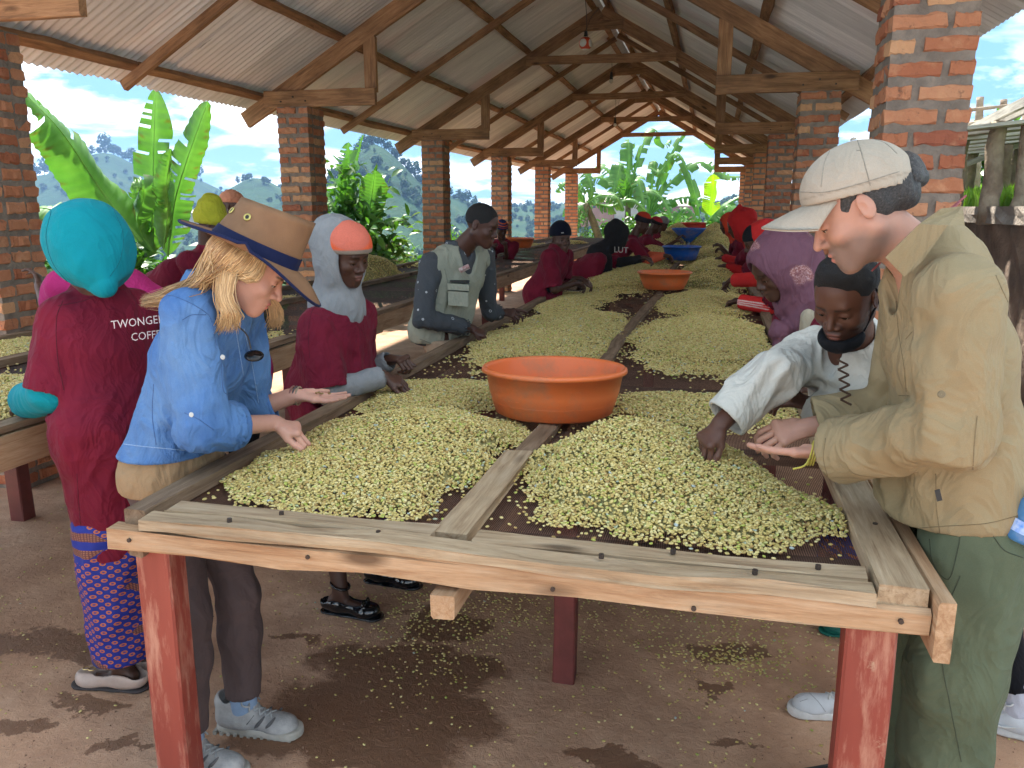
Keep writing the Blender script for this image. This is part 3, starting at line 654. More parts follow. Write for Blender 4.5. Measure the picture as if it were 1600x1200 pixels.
# ---------------------------------------------------------------- right bank: retaining wall, grass, raised drying rack
STONE = simple('rough_render', (.27, .20, .15), (.14, .10, .075), .95, 3, 1.0, 9, 0, dist=.04)
COPE = simple('coping_cement', (.36, .31, .26), (.24, .20, .165), .95, 6, .9, 30, 0, dist=.02)
wl = thing('retaining_wall', 'rough plastered earth retaining wall with a cement coping right of the big brick column', 'wall', (2.2, 6, 0))
def rough_box(x0, x1, y0, y1, z0, z1, n, amp, seed):
    r = np.random.default_rng(seed); ys = np.linspace(y0, y1, n); zs = np.linspace(z0, z1, 7 if z1-z0 > .5 else 3); V, F = [], []
    for y in ys:
        for z in zs: V.append((x0 + r.normal(0, amp), y, z))
        V.append((x1, y, z1 + r.normal(0, amp*.3)))
    m = len(zs)+1
    for i in range(n-1):
        for j in range(m-1): F.append((i*m+j, i*m+j+1, (i+1)*m+j+1, (i+1)*m+j))
    F.append(tuple(range(m))); return mesh('wall', V, F)
part('wall_face', rough_box(2.22, 2.6, 3.0, 26, -.05, 1.50, 110, .025, 1), STONE, wl)
part('coping', rough_box(2.13, 2.7, 3.0, 26, 1.50, 1.632, 110, .012, 2), COPE, wl)
bk = link('grass_bank', mesh('grass_bank', [(2.5, 2, 1.62), (30, 2, 5), (30, 60, 6), (2.5, 60, 1.62)], [(0, 1, 2, 3)]), simple('bank_earth', (.10, .13, .04), (.16, .12, .07), .95, 3, .5, 30), kind='structure')
gp = mesh('blade', [(-.004, 0, 0), (.004, 0, 0), (.004, .012, .05), (-.003, .012, .05), (.001, .035, .095)], [(0, 1, 2, 3), (3, 2, 4)])
tb = []; rg = random.Random(3)
for i in range(16):
    a = rg.uniform(0, 6.28); M = Matrix.Rotation(a, 3, 'Z'); s = rg.uniform(.7, 1.5); o = Vector((rg.uniform(-.05, .05), rg.uniform(-.05, .05), 0)); vs = [tuple(o + (M @ (Vector(v.co)*s))) for v in gp.vertices]; tb.append((vs, [(0, 1, 2, 3), (3, 2, 4)]))
v, f = join(tb); gm = mesh('grass_tuft', v, f); setcol(gm, [(1.0, 1.0, .8)]*len(v)); gm.materials.append(leaf_mat('grass_blade', (.16, .34, .05), (.26, .46, .08), (1.3, 1.4, .5), .5))
GT = bpy.data.objects.new('grass_tuft', gm)
n = 9000; gx = 2.5 + 6*r_.random(n)**1.6; gy = r_.uniform(3.5, 17, n)
scatter('grass', GT, np.stack([gx, gy, 1.62+(gx-2.5)*.124], -1), np.stack([gx*0, gx*0, gx*91], -1), r_.uniform(.7, 1.5, n), 'short bright green grass on the bank above the retaining wall', 'grass')
rack = thing('drying_rack', 'raised drying rack of grey boards on debarked tree trunk posts, standing on the grass bank', 'drying rack', (4.0, 8.5, 1.8))
def pole(p0, p1, r0, r1, seed, nm_='post'):
    r = np.random.default_rng(seed); P = [np.array(p0)+(np.array(p1)-p0)*t + np.array([*r.normal(0, r0*.10, 2), 0]) for t in np.linspace(0, 1, 9)]
    P = [P[0]] + P[1:-1] + [P[-1]]; v, f = tube(P, [r0+(r1-r0)*t+r.normal(0, r0*.06) for t in np.linspace(0, 1, 9)], 12); part(nm_, mesh(nm_, v, f), POLE, rack, smooth=True)
for i, (b, t, y, r0) in enumerate([((1547, 302), (1563, 190), 7.5, .062), ((1493, 303), (1507, 215), 8.5, .055), ((1568, 298), (1573, 225), 9.3, .05), ((1513, 297), (1521, 238), 10.6, .05), ((1582, 292), (1590, 232), 10.2, .05), ((1525, 296), (1527, 250), 12.5, .05), ((1600, 300), (1612, 170), 7.4, .06)]):
    a, c = at(*b, y), at(*t, y); a[2] -= .25; pole(a, c, r0*1.25, r0, i)
for i, (b, t, y) in enumerate([((1529, 215), (1531, 152), 10.5), ((1566, 200), (1568, 156), 10.8)]): pole(at(*b, y), at(*t, y), .045, .04, 30+i, 'upright')
pole(at(1514, 172, 10.4), at(1604, 162, 10.4), .022, .018, 50, 'top_rail'); pole(at(1494, 197, 9), at(1604, 178, 10), .02, .018, 51, 'top_rail')
GREY = wood('grey_board', (.42, .40, .35), (.25, .23, .20), (.55, .53, .47), stain=.2, var=.12)
for i in range(9):   # deck boards, seen from below and edge on
    y = 7.3 + i*.52; xa = at(1492+i*1, 215, y)[0]; za = at(1492, 214, y)[2]
    beam('deck_board', (xa-.1, y, 2.20+.0*i), (xa+3.0, y+.3, 2.52), .42, .03, GREY, rack, label=None)
beam('edge_board', at(1490, 216, 8.6), at(1604, 158, 6.9), .03, .07, GREY, rack); beam('edge_board', at(1492, 222, 8.7), at(1604, 172, 7.1), .03, .05, GREY, rack)
beam('cross_pole', at(1494, 262, 9.2), at(1604, 222, 9.4), .05, .05, GREY, rack)
shrub(6.6, 14.5, 'leafy bush behind the raised drying rack', 1, 1.3, 1.6, 1.2, 1); shrub(4.6, 16.5, 'bush under the raised drying rack, beside the brick column', 2, 1.2, 1.5, 1.0, 2)
shrub(8.6, 13, 'bush at the right end of the grass bank behind the posts', 0, 1.3, 1.7, 1.3, 2)
# haze
def haze():
    x0, x1, y0, y1, z0, z1 = -1700, 1500, -60, 2400, -60, 150
    V = [(x, y, z) for z in (z0, z1) for y in (y0, y1) for x in (x0, x1)]
    m = bpy.data.materials.new('haze'); m.use_nodes = True; nt = m.node_tree; nt.nodes.clear(); o = nt.nodes.new('ShaderNodeOutputMaterial'); p = nt.nodes.new('ShaderNodeVolumePrincipled')
    p.inputs['Color'].default_value = (.26, .45, .78, 1); p.inputs['Density'].default_value = HAZE; p.inputs['Anisotropy'].default_value = .1; nt.links.new(p.outputs[0], o.inputs['Volume'])
    h = link('haze', mesh('haze', V, [(0, 2, 3, 1), (4, 5, 7, 6), (0, 1, 5, 4), (1, 3, 7, 5), (3, 2, 6, 7), (2, 0, 4, 6)]), m, kind='stuff'); tag(h, 'pale blue haze lying over the valley and hills', 'haze')
HAZE = .00034
if HAZE: haze()
# ================================================================ DRYING TABLES
RED = None
def red_mat():
    m, N, L, b, o = NT('red_oxide_paint'); v = coords(N, L, scale=(1, 6, 6), rnd=True)
    w = noise(N, L, v, 4, 8, .7); c = ramp(N, L, noise(N, L, v, 1.5, 4), [(.35, (.21, .034, .022)), (.65, (.27, .05, .032))])
    c = mixc(N, L, ramp(N, L, w, [(.50, 0), (.66, .7)]), c, (.50, .26, .18))
    c = mixc(N, L, ramp(N, L, noise(N, L, coords(N, L, rnd=True), 9, 8, .75), [(.62, 0), (.7, .7)]), c, (.48, .37, .25))
    L(objvar(N, L, c, .12), b.inputs['Base Color']); b.inputs['Roughness'].default_value = .55; bump(N, L, w, b, .2, .003); return m
RED = red_mat()
DRED = simple('dark_red_paint', (.17, .04, .035), (.11, .03, .025), .6, 9, .2, 60)
def net_mat(c, cell, cover):
    "woven shade net: dark threads with open cells between them"
    m, N, L, b, o = NT('shade_net'); v = coords(N, L)
    wv = N('ShaderNodeTexNoise'); wv.inputs['Scale'].default_value = 3; L(v, wv.inputs[0]); ad = N('ShaderNodeVectorMath'); ad.operation = 'MULTIPLY_ADD'; L(wv.outputs['Color'], ad.inputs[0]); ad.inputs[1].default_value = (.03, .03, 0); L(v, ad.inputs[2])
    sp = N('ShaderNodeSeparateXYZ'); L(ad.outputs[0], sp.inputs[0])
    fx = math_(N, L, 'FRACT', math_(N, L, 'MULTIPLY', sp.outputs[0], 1/cell)); fy = math_(N, L, 'FRACT', math_(N, L, 'MULTIPLY', sp.outputs[1], 1/cell))
    th = math_(N, L, 'MAXIMUM', math_(N, L, 'LESS_THAN', fx, cover), math_(N, L, 'LESS_THAN', fy, cover))
    col = mixc(N, L, noise(N, L, v, 4, 4), c, tuple(x*1.6 for x in c)); L(col, b.inputs['Base Color']); b.inputs['Roughness'].default_value = .95; b.inputs['Specular IOR Level'].default_value = .08
    t = N('ShaderNodeBsdfTransparent'); s = N('ShaderNodeMixShader'); L(th, s.inputs[0]); L(t.outputs[0], s.inputs[1]); L(b.outputs[0], s.inputs[2]); L(s.outputs[0], o.inputs[0]); return m
NETB = net_mat((.075, .042, .032), .0052, .40); NETD = net_mat((.060, .048, .044), .006, .62)
def boxm(x0, x1, y0, y1, z0, z1):
    return ([(x, y, z) for z in (z0, z1) for y in (y0, y1) for x in (x0, x1)], [(0, 2, 3, 1), (4, 5, 7, 6), (0, 1, 5, 4), (1, 3, 7, 5), (3, 2, 6, 7), (2, 0, 4, 6)])
TZ = .86
tab = thing('drying_table', 'long wooden coffee drying table with red legs and net top running down the hall', 'drying table', (-.47, 11, 0))
def netsheet(x0, x1, y0, y1, z, mat, root, sag=.008):
    nx, ny = 14, int((y1-y0)/.2); X, Yg = np.meshgrid(np.linspace(x0, x1, nx), np.linspace(y0, y1, ny)); r = np.random.default_rng(3)
    Z = z - sag*np.sin((X-x0)/(x1-x0)*math.pi)*(.7+.5*np.sin(Yg*3.3)) + r.normal(0, .0006, X.shape)
    i = np.arange(ny-1)[:, None]*nx + np.arange(nx-1)[None]; F = np.stack([i, i+1, i+1+nx, i+nx], -1).reshape(-1, 4)
    part('net', mesh('net', np.stack([X, Yg, Z], -1).reshape(-1, 3), F), mat, root, smooth=True)
netsheet(-1.36, -.5, 1.7, 22, .842, NETB, tab, .012); netsheet(-.499, .42, 1.7, 22, .843, NETB, tab, .012)
def rails(x, ys, z0, z1, w, mat, root, skew=0, nm_='side_rail'):
    for a, b in zip(ys[:-1], ys[1:]):
        j = random.gauss(0, .008); beam(nm_, (x+j, a, (z0+z1)/2), (x-j+skew, b-.004, (z0+z1)/2+random.gauss(0, .003)), w, z1-z0, mat, root, jit=.002)
rails(-1.375, [1.68, 4.6, 8.4, 12.3, 16.0, 19.5, 22], .845, .885, .062, WOODB, tab, nm_='top_rail')
rails(-1.40, [1.70, 5.2, 9.0, 13, 17, 22], .745, .842, .035, WOODB, tab)
beam('top_rail', (.405, 1.655, .865), (.40, 3.62, .865), .095, .042, WOODG, tab, label='broad weathered board along the near right edge of the net')
rails(.40, [3.63, 7.6, 11.3, 15, 19, 22], .845, .885, .062, WOODB, tab, nm_='top_rail')
beam('side_rail', (.474, 1.615, .815), (.474, 3.9, .815), .032, .125, WOODO, tab, label='fresh sawn board on the near right side')
rails(.46, [3.91, 7.9, 12, 17, 22], .745, .842, .035, WOODB, tab)
beam('centre_batten', (-.565, 1.735, .862), (-.555, 2.42, .864), .082, .03, WOODG, tab, label='weathered batten lying on the net at the near end', jit=.003)
pts = [(-.545, 2.44), (-.49, 4.3), (-.50, 5.0), (-.44, 7.4), (-.46, 11), (-.44, 15), (-.46, 19), (-.46, 22)]
for a, b in zip(pts[:-1], pts[1:]): beam('centre_batten', (*a, .86), (b[0], b[1]-.004, .86), .062, .026, WOODB, tab, jit=.003)
# near end: face board, two flat battens
beam('end_beam', (-1.425, 1.665, .818), (.455, 1.665, .818), .05, .052, WOODO, tab, label='sawn pale face board across the near end of the table', jit=.004, rings=9)
beam('end_batten', (-1.335, 1.672, .864), (.35, 1.655, .862), .060, .026, WOODG, tab, jit=.0035, rings=9)
beam('end_batten', (-1.30, 1.742, .868), (-.60, 1.735, .868), .068, .028, WOODG, tab, jit=.003); beam('end_batten', (-.50, 1.735, .866), (.345, 1.725, .866), .062, .026, WOODG, tab, jit=.003)
beam('under_beam', (-.545, 1.615, .748), (-.50, 21.8, .748), .056, .056, WOODO, tab, rings=5)
for i in range(22): y = 1.86 + i*.92; beam('cross_slat', (-1.38, y, .805), (.44, y+random.gauss(0, .02), .805), .07, .03, WOODB, tab)
for x, y in [(-1.37, 1.76), (.36, 1.72), (-.43, 2.60)] + [(a, y) for y in (4.9, 8.0, 11.1, 14.2, 17.3, 20.6) for a in (-1.34, .38)] + [(-.43, 6.4), (-.43, 12.5)]:
    b = beam('leg', (x, y, 0), (x, y, .784), .075, .10 if x != -.43 else .075, RED if y < 2 else DRED if y < 3 else RED, tab, up=(1, 0, 0), jit=.001, rings=5)
for x, y, z in [(-1.36, 1.638, .82), (.40, 1.638, .82), (-.88, 1.638, .825), (-.3, 1.638, .81), (.0, 1.638, .80)]:
    v, f = tube([(x, y+.01, z), (x, y-.004, z)], .0055, 8); part('nail', mesh('nail', v, f), NAIL, tab)
for x, y in [(-1.1, 1.67), (-.72, 1.68), (-.2, 1.67), (.12, 1.665), (.25, 1.72), (.41, 2.0), (-.05, 1.73), (-1.0, 1.74)]:
    v, f = tube([(x, y, .878), (x, y, .888)], .006, 8); part('nail', mesh('nail', v, f), NAIL, tab)
# left table
LZ = .90
lt = thing('drying_table', 'second drying table on the valley side, mostly bare black net with a brown front rail', 'drying table', (-3.0, 11, 0))
netsheet(-3.78, -3.2, 1.6, 21, LZ-.012, NETD, lt, .006); netsheet(-3.199, -2.2, 1.6, 21, LZ-.01, NETD, lt, .006)
yy = [1.55, 5.3, 9.2, 13.2, 17.2, 21]
rails(-2.205, yy, LZ-.115, LZ+.002, .04, WOODO, lt); rails(-2.235, [1.55, 4.1, 7.9, 11.9, 15.9, 21], LZ+.004, LZ+.030, .075, WOODB, lt, nm_='top_rail')
rails(-3.20, yy, LZ-.005, LZ+.032, .055, WOODB, lt, nm_='centre_batten'); rails(-3.79, yy, LZ-.06, LZ+.03, .05, WOODB, lt, nm_='back_rail')
for y in np.arange(1.8, 21, .95): beam('cross_slat', (-3.76, y, LZ-.045), (-2.23, y, LZ-.045), .07, .03, WOODB, lt)
for x, y in [(-2.35, 1.62), (-3.6, 1.66), (-3.5, 3.44), (-2.35, 4.3), (-3.6, 7.4), (-2.42, 8.9), (-3.6, 11.0), (-2.42, 12.3), (-3.6, 14.3), (-2.42, 15.6), (-3.6, 18), (-2.42, 18.6), (-2.42, 20.8), (-3.6, 20.8)]:
    beam('leg', (x, y, 0), (x, y, LZ-.062), .085, .085, DRED, lt, up=(1, 0, 0), rings=4)
# ================================================================ COFFEE BEANS
def bean_mesh():
    V, F = [], []; nu, nv = 8, 5
    for j in range(nv+1):
        ph = math.pi*j/nv - math.pi/2
        for i in range(nu):
            a = 2*math.pi*i/nu; x = math.cos(ph)*math.cos(a)*.0064; y = math.cos(ph)*math.sin(a)*.0050; z = math.sin(ph)*.0034
            if j == nv-1 or j == nv: z -= .0007 if abs(y) < .0012 else 0
            V.append((x, y, z*(.75 if z < 0 else 1)))
    for j in range(nv):
        for i in range(nu): a, b = j*nu+i, j*nu+(i+1) % nu; F.append((a, b, b+nu, a+nu))
    o = len(V)
    for s in (-1, 1): V += []
    # the crease of the bean
    V += [(-.0058, .0004, .0030), (0, .0007, .00352), (.0058, -.0004, .0030), (.0058, -.0009, .0030), (0, -.0002, .00352), (-.0058, -.0001, .0030)]
    F += [(o, o+1, o+4, o+5), (o+1, o+2, o+3, o+4)]
    me = mesh('bean', V, F); me.polygons.foreach_set('use_smooth', [True]*len(me.polygons))
    m, N, L, b, out = NT('parchment_coffee'); at_ = N('ShaderNodeAttribute'); at_.attribute_type = 'INSTANCER'; at_.attribute_name = 'tint'
    c = ramp(N, L, at_.outputs['Fac'], [(0, (.26, .16, .05)), (.06, (.56, .37, .13)), (.15, (.56, .44, .14)), (.4, (.65, .52, .18)), (.62, (.74, .61, .245)), (.86, (.79, .69, .34)), (.94, (.38, .44, .08)), (.975, (.52, .58, .12)), (1, (.46, .54, .55))])
    L(mixc(N, L, ramp(N, L, noise(N, L, coords(N, L), 300, 2), [(.4, 0), (.7, .3)]), c, (.35, .28, .12)), b.inputs['Base Color']); b.inputs['Roughness'].default_value = .5; b.inputs['Specular IOR Level'].default_value = .4
    cm = simple('bean_crease', (.20, .15, .06), None, .8, 50, 0); me.materials.append(m); me.materials.append(cm)
    me.polygons[len(F)-1].material_index = 1; me.polygons[len(F)-2].material_index = 1
    return me
BEAN = bpy.data.objects.new('bean', bean_mesh())
BEDM = simple('bean_mass', (.40, .36, .15), (.20, .17, .07), .9, 260, .6, 300, 0, dist=.006)
def vnoise(x, y, s, seed=0):
    r = np.random.default_rng(seed); o = 0; 
    for k in range(5):
        a = r.uniform(0, 6.28); f = s*(1.0+.9*k); o = o + np.sin(f*(x*math.cos(a)+y*math.sin(a)) + r.uniform(0, 6.28) + 1.4*np.sin(f*.6*(y*math.cos(a)-x*math.sin(a))))/(1+.5*k)
    return o/2.2
# x, y, rx, ry, height, power, skew toward (px, py) of the peak, label
HEAPS = [(-.95, 2.24, .43, .50, .115, 'L', .02, .20, 'heap of coffee beans at the near left of the long table, by the denim sleeve'),
 (-.08, 2.20, .46, .52, .150, 'R', -.16, .22, 'heap of coffee beans at the near right of the long table, under the dark hand'),
 (-1.06, 3.18, .33, .36, .035, 2.2, 0, 0, 'thin spread of beans left of the near orange basin'),
 (-.0, 3.20, .41, .34, .016, 2.2, 0, 0, 'thin spread of beans between the near orange basin and the white sleeve'),
 (-.90, 4.92, .42, 1.22, .085, 2.6, 0, .1, 'long heap of beans behind the near orange basin, left of the centre batten'),
 (-.03, 4.98, .43, 1.05, .095, 2.6, 0, .1, 'long heap of beans right of the centre batten, beyond the white sleeve'),
 (-1.08, 6.9, .28, 1.0, .035, 2.2, 0, 0, 'low spread of beans by the navy beanie'),
 (-.02, 7.0, .41, 1.0, .05, 2.4, 0, 0, 'low spread of beans right of the far orange basin'),
 (-.92, 9.3, .45, 1.7, .14, 2.6, .05, .2, 'heap of beans in front of the dark hood'),
 (.03, 9.5, .42, 1.6, .22, 2.4, 0, 0, 'peaked heap of beans between the far orange basin and the striped red sleeve'),
 (-.92, 12.5, .46, 2.0, .22, 2.6, .05, 0, 'heap of beans left of the blue basin'), (.03, 12.7, .44, 2.0, .21, 2.6, 0, 0, 'heap of beans right of the blue basin'),
 (-.86, 16.0, .52, 1.7, .36, 2.2, .05, 0, 'tall heap of beans left of the blue funnel'), (.02, 16.0, .48, 1.7, .36, 2.2, 0, 0, 'tall heap of beans right of the blue funnel'),
 (-.85, 19.4, .48, 1.6, .44, 2.4, .1, 0, 'far heap of beans left of the red basin'), (.05, 19.4, .46, 1.7, .44, 2.4, 0, 0, 'far heap of beans right of the red basin')]
LHEAPS = [(-2.68, 2.2, .42, .75, .035, 4, 0, 0, 'spread of beans under the arm of the worker in the teal hood'), (-3.50, 2.9, .27, 1.5, .03, 4, 0, 0, 'strip of beans on the side table by the leftmost column'),
 (-2.72, 3.9, .42, .5, .012, 3, 0, 0, 'thin beans on the side table behind the denim shirt'), (-3.50, 5.4, .27, .9, .02, 4, 0, 0, 'beans along the side table near the blue bucket'),
 (-3.50, 8.2, .27, .75, .24, 1.8, 0, 0, 'brown heap of beans on the side table behind the orange beanie'), (-3.50, 10.6, .25, .8, .05, 3, 0, 0, 'low beans on the side table beyond the brown heap'), (-3.50, 14.6, .27, 2.2, .10, 3, 0, 0, 'beans on the side table around the teal basin'), (-2.9, 17.5, .3, .5, .05, 3, 0, 0, 'small spread of beans at the far end of the side table')]
POLY = dict(L=[(-1.27, 1.9), (-1.13, 1.79), (-.97, 1.79), (-.82, 1.80), (-.69, 1.88), (-.67, 2.04), (-.63, 2.40), (-.56, 2.66), (-.66, 2.80), (-.96, 2.78), (-1.16, 2.72), (-1.32, 2.66), (-1.34, 2.4), (-1.33, 2.1)],
 R=[(-.53, 2.22), (-.43, 1.96), (-.28, 1.86), (-.13, 1.83), (.02, 1.83), (.16, 1.85), (.26, 1.92), (.37, 2.07), (.33, 2.20), (.18, 2.42), (.02, 2.58), (-.22, 2.74), (-.41, 2.66), (-.52, 2.45)])
def heap_h(H, x, y):
    cx, cy, rx, ry, h, pw, sx, sy, _ = H; u, v = (x-cx)/rx, (y-cy)/ry
    if isinstance(pw, str):
        P = np.array(POLY[pw])-[cx, cy]; an = np.arctan2(P[:, 1], P[:, 0]); o = np.argsort(an); an = an[o]; rd = np.hypot(P[:, 0], P[:, 1])[o]; an = np.concatenate([an[-1:]-2*np.pi, an, an[:1]+2*np.pi]); rd = np.concatenate([rd[-1:], rd, rd[:1]])
        r = np.hypot(x-cx, y-cy)/np.interp(np.arctan2(y-cy, x-cx), an, rd)
    else: r = (np.abs(u)**pw+np.abs(v)**pw)**(1/pw)
    r = r + .15*vnoise(x, y, 7, 3)*(.45/max(rx, .2))**.3 + .04*vnoise(x, y, 23, 4)
    uu, vv = (x-cx-sx)/rx, (y-cy-sy)/ry; rp = np.hypot(uu, vv)
    core = np.clip(1 - r, -1, 1); pk = np.clip(1.15 - np.sqrt(rp**2+.03), 0, 1)
    e_ = .0 if h > .06 else .3
    return np.where(r < 1, (.004 if h > .06 else 0) + h*((.18+e_)*np.minimum(core*4, 1)+(.82-e_)*pk*np.clip(core*2.1, 0, 1)**.9)*np.minimum(1, core*4+.1)*(1+.06*vnoise(x, y, 11, 8)), -1), r
def beans(H, z0, k, lo, hi):
    cx, cy, rx, ry, h = H[:5]; d = cy
    s, sc, two = (.0096, .93, .62) if d < 4 else (.0118, 1.1, .25) if d < 6 else (.0150, 1.28, .0) if d < 10 else (.022, 1.75, 0)
    if lo[0] < -2: s *= 1.25; sc *= 1.15; two *= .4
    rr = np.random.default_rng(100+k); gx, gy = np.meshgrid(np.arange(cx-rx*1.25, cx+rx*1.25, s), np.arange(cy-ry*1.25, cy+ry*1.25, s))
    x = (gx + rr.uniform(-.45, .45, gx.shape)*s).ravel(); y = (gy + rr.uniform(-.45, .45, gx.shape)*s).ravel()
    if h < .02: kp = rr.random(len(x)) < .62; x, y = x[kp], y[kp]
    hh, r = heap_h(H, x, y); okb = (x > lo[0]) & (x < hi[0]) & (y > lo[1]) & (y < hi[1])
    inside = (hh > 0) & okb & (rr.random(len(x)) < np.clip((1.02-r)*14 + (.35 if h > .02 else .2), 0, 1))
    stray = (r >= 1) & (r < 1.5) & okb & (rr.random(len(x)) < .16*np.exp(-(r-1)*8))
    e = .002; gxx = (np.maximum(heap_h(H, x+e, y)[0], 0)-np.maximum(hh, 0))/e; gyy = (np.maximum(heap_h(H, x, y+e)[0], 0)-np.maximum(hh, 0))/e
    P, Rr, Sc = [], [], []
    for lay in range(2 if two else 1):
        m = (inside | stray) if lay == 0 else (inside & (hh > .008) & (rr.random(len(x)) < two))
        xx, yy_, zz = x[m], y[m], np.maximum(hh[m], 0)+z0+.003
        if lay: xx = xx + rr.normal(0, .004, len(xx)); zz = zz + .0042
        tlt = np.where(hh[m] > .006, .38, .08); n = m.sum()
        nx, ny = -np.clip(gxx[m], -1, 1) + rr.normal(0, 1, n)*tlt, -np.clip(gyy[m], -1, 1) + rr.normal(0, 1, n)*tlt
        flip = np.where(rr.random(n) < .35, math.pi, 0)
        P.append(np.stack([xx, yy_, zz], -1)); Rr.append(np.stack([np.arctan2(-ny, 1)*1.0+flip, np.arctan2(nx, 1), rr.uniform(0, 6.28, n)], -1)); Sc.append(sc*rr.uniform(.82, 1.15, (n, 1))*np.ones((1, 3)))
    P = np.concatenate(P); Rr = np.concatenate(Rr); Sc = np.concatenate(Sc)
    # the mass under the top layer
    n1, n2 = 40, int(40*max(1, ry/rx)); X, Yg = np.meshgrid(np.linspace(cx-rx*1.12, cx+rx*1.12, n1), np.linspace(cy-ry*1.12, cy+ry*1.12, n2)); hg, _ = heap_h(H, X, Yg)
    X = np.clip(X, lo[0], hi[0]); Z = np.where(hg > .004, hg-.007, -.012)+z0; i = np.arange(n2-1)[:, None]*n1+np.arange(n1-1)[None]; F = np.stack([i, i+1, i+1+n1, i+n1], -1).reshape(-1, 4)
    kf = (hg.ravel()[F] > .009).all(1); base = bpy.data.objects.new('bean_mass', mesh('bean_mass', np.stack([X, Yg, Z], -1).reshape(-1, 3), F[kf])); base.data.materials.append(BEDM)
    o = scatter('coffee_beans', BEAN, P, Rr, Sc, H[8], 'coffee beans', tint=rr.random(len(P)), extra=base); o['group'] = 'heaps and spreads of drying coffee beans'; return len(P)
nb = 0
for k, H in enumerate(HEAPS): nb += beans(H, .850, k, (-1.335, 1.78), (.35, 21.8))
for k, H in enumerate(LHEAPS): nb += beans(H, LZ-.003, 50+k, (-3.75, 1.6), (-2.28, 20.9))
# crumbs of earth and grit on the floor
gv = [(0, 0, .6), (.9, .1, -.2), (-.3, .8, -.3), (-.5, -.7, -.2), (.3, -.2, -.7)]; gm_ = mesh('crumb', [tuple(.0045*c for c in q) for q in gv], [(0, 1, 2), (0, 2, 3), (0, 3, 1), (4, 2, 1), (4, 3, 2), (4, 1, 3)]); gm_.materials.append(simple('earth_crumb', (.34, .20, .13), (.16, .09, .06), .95, 9, 0)); CRB = bpy.data.objects.new('crumb', gm_)
gr = np.random.default_rng(8); n_ = 9000; gx_ = gr.uniform(-3.2, 1.6, n_); gy_ = 1.5+gr.random(n_)**1.5*8
scatter('grit', CRB, np.stack([gx_, gy_, gx_*0+.001], -1), gr.uniform(0, 6, (n_, 3)), gr.uniform(.3, 1.3, n_)**2*.8, 'crumbs of dry earth and grit scattered over the floor', 'grit')
# beans dropped on the floor
def spilt():
    rr = np.random.default_rng(77); P = []
    for px, py, sx, sy, n in [(690, 950, .24, .13, 420), (650, 1010, .22, .14, 260), (770, 930, .3, .2, 330), (1130, 1000, .33, .2, 520), (1145, 1030, .10, .07, 260), (1250, 940, .3, .2, 330), (1000, 950, .45, .25, 420), (1108, 1088, .04, .03, 22), (620, 1050, .35, .25, 110), (900, 1100, .6, .3, 110), (1100, 1130, .35, .15, 60), (110, 950, .35, .25, 110), (25, 1060, .2, .08, 40), (450, 960, .3, .2, 50), (80, 830, .5, .5, 60)]:
        c = atz(px, py, 0); P.append(np.stack([rr.normal(c[0], sx, n), rr.normal(c[1], sy, n)], -1))
    P.append(np.stack([rr.uniform(-3, 1.2, 700), rr.uniform(1.8, 9, 700)], -1)); P = np.concatenate(P); n = len(P)
    o = scatter('spilt_beans', BEAN, np.hstack([P, np.full((n, 1), .0028)]), np.stack([rr.normal(0, .15, n), rr.normal(0, .15, n), rr.uniform(0, 6.28, n)], -1), rr.uniform(.6, 1.0, n), 'pale coffee beans scattered over the earth floor under and around the long table', 'coffee beans', tint=rr.random(n))
spilt()
# ================================================================ BASINS
def plastic(name, c, rough=.38):
    m, N, L, b, o = NT(name); v = coords(N, L, rnd=True)
    col = mixc(N, L, ramp(N, L, noise(N, L, v, 9, 6, .7), [(.5, 0), (.75, .35)]), c, tuple(min(1, x*.6+.06) for x in c))
    sc = noise(N, L, coords(N, L, scale=(1, 1, 9), rnd=True), 40, 4, .8); col = mixc(N, L, ramp(N, L, sc, [(.68, 0), (.74, .45)]), col, tuple(x*.5+.3 for x in c))
    dirt = ramp(N, L, noise(N, L, coords(N, L, rnd=True), 4.5, 7, .7), [(.5, 0), (.68, .42)]); col = mixc(N, L, dirt, col, (.33, .22, .13))
    L(col, b.inputs['Base Color']); L(ramp(N, L, dirt, [(0, rough), (.5, .75)]), b.inputs['Roughness'])
    b.inputs['Subsurface Weight'].default_value = .12; b.inputs['Subsurface Radius'].default_value = (.02, .008, .004); b.inputs['Subsurface Scale'].default_value = .5
    bump(N, L, sc, b, .08, .002); return m
PO = plastic('orange_plastic', (.74, .17, .045)); PB = plastic('blue_plastic', (.012, .11, .48)); PT = plastic('teal_plastic', (.01, .17, .18)); PR = plastic('red_plastic', (.62, .04, .03))
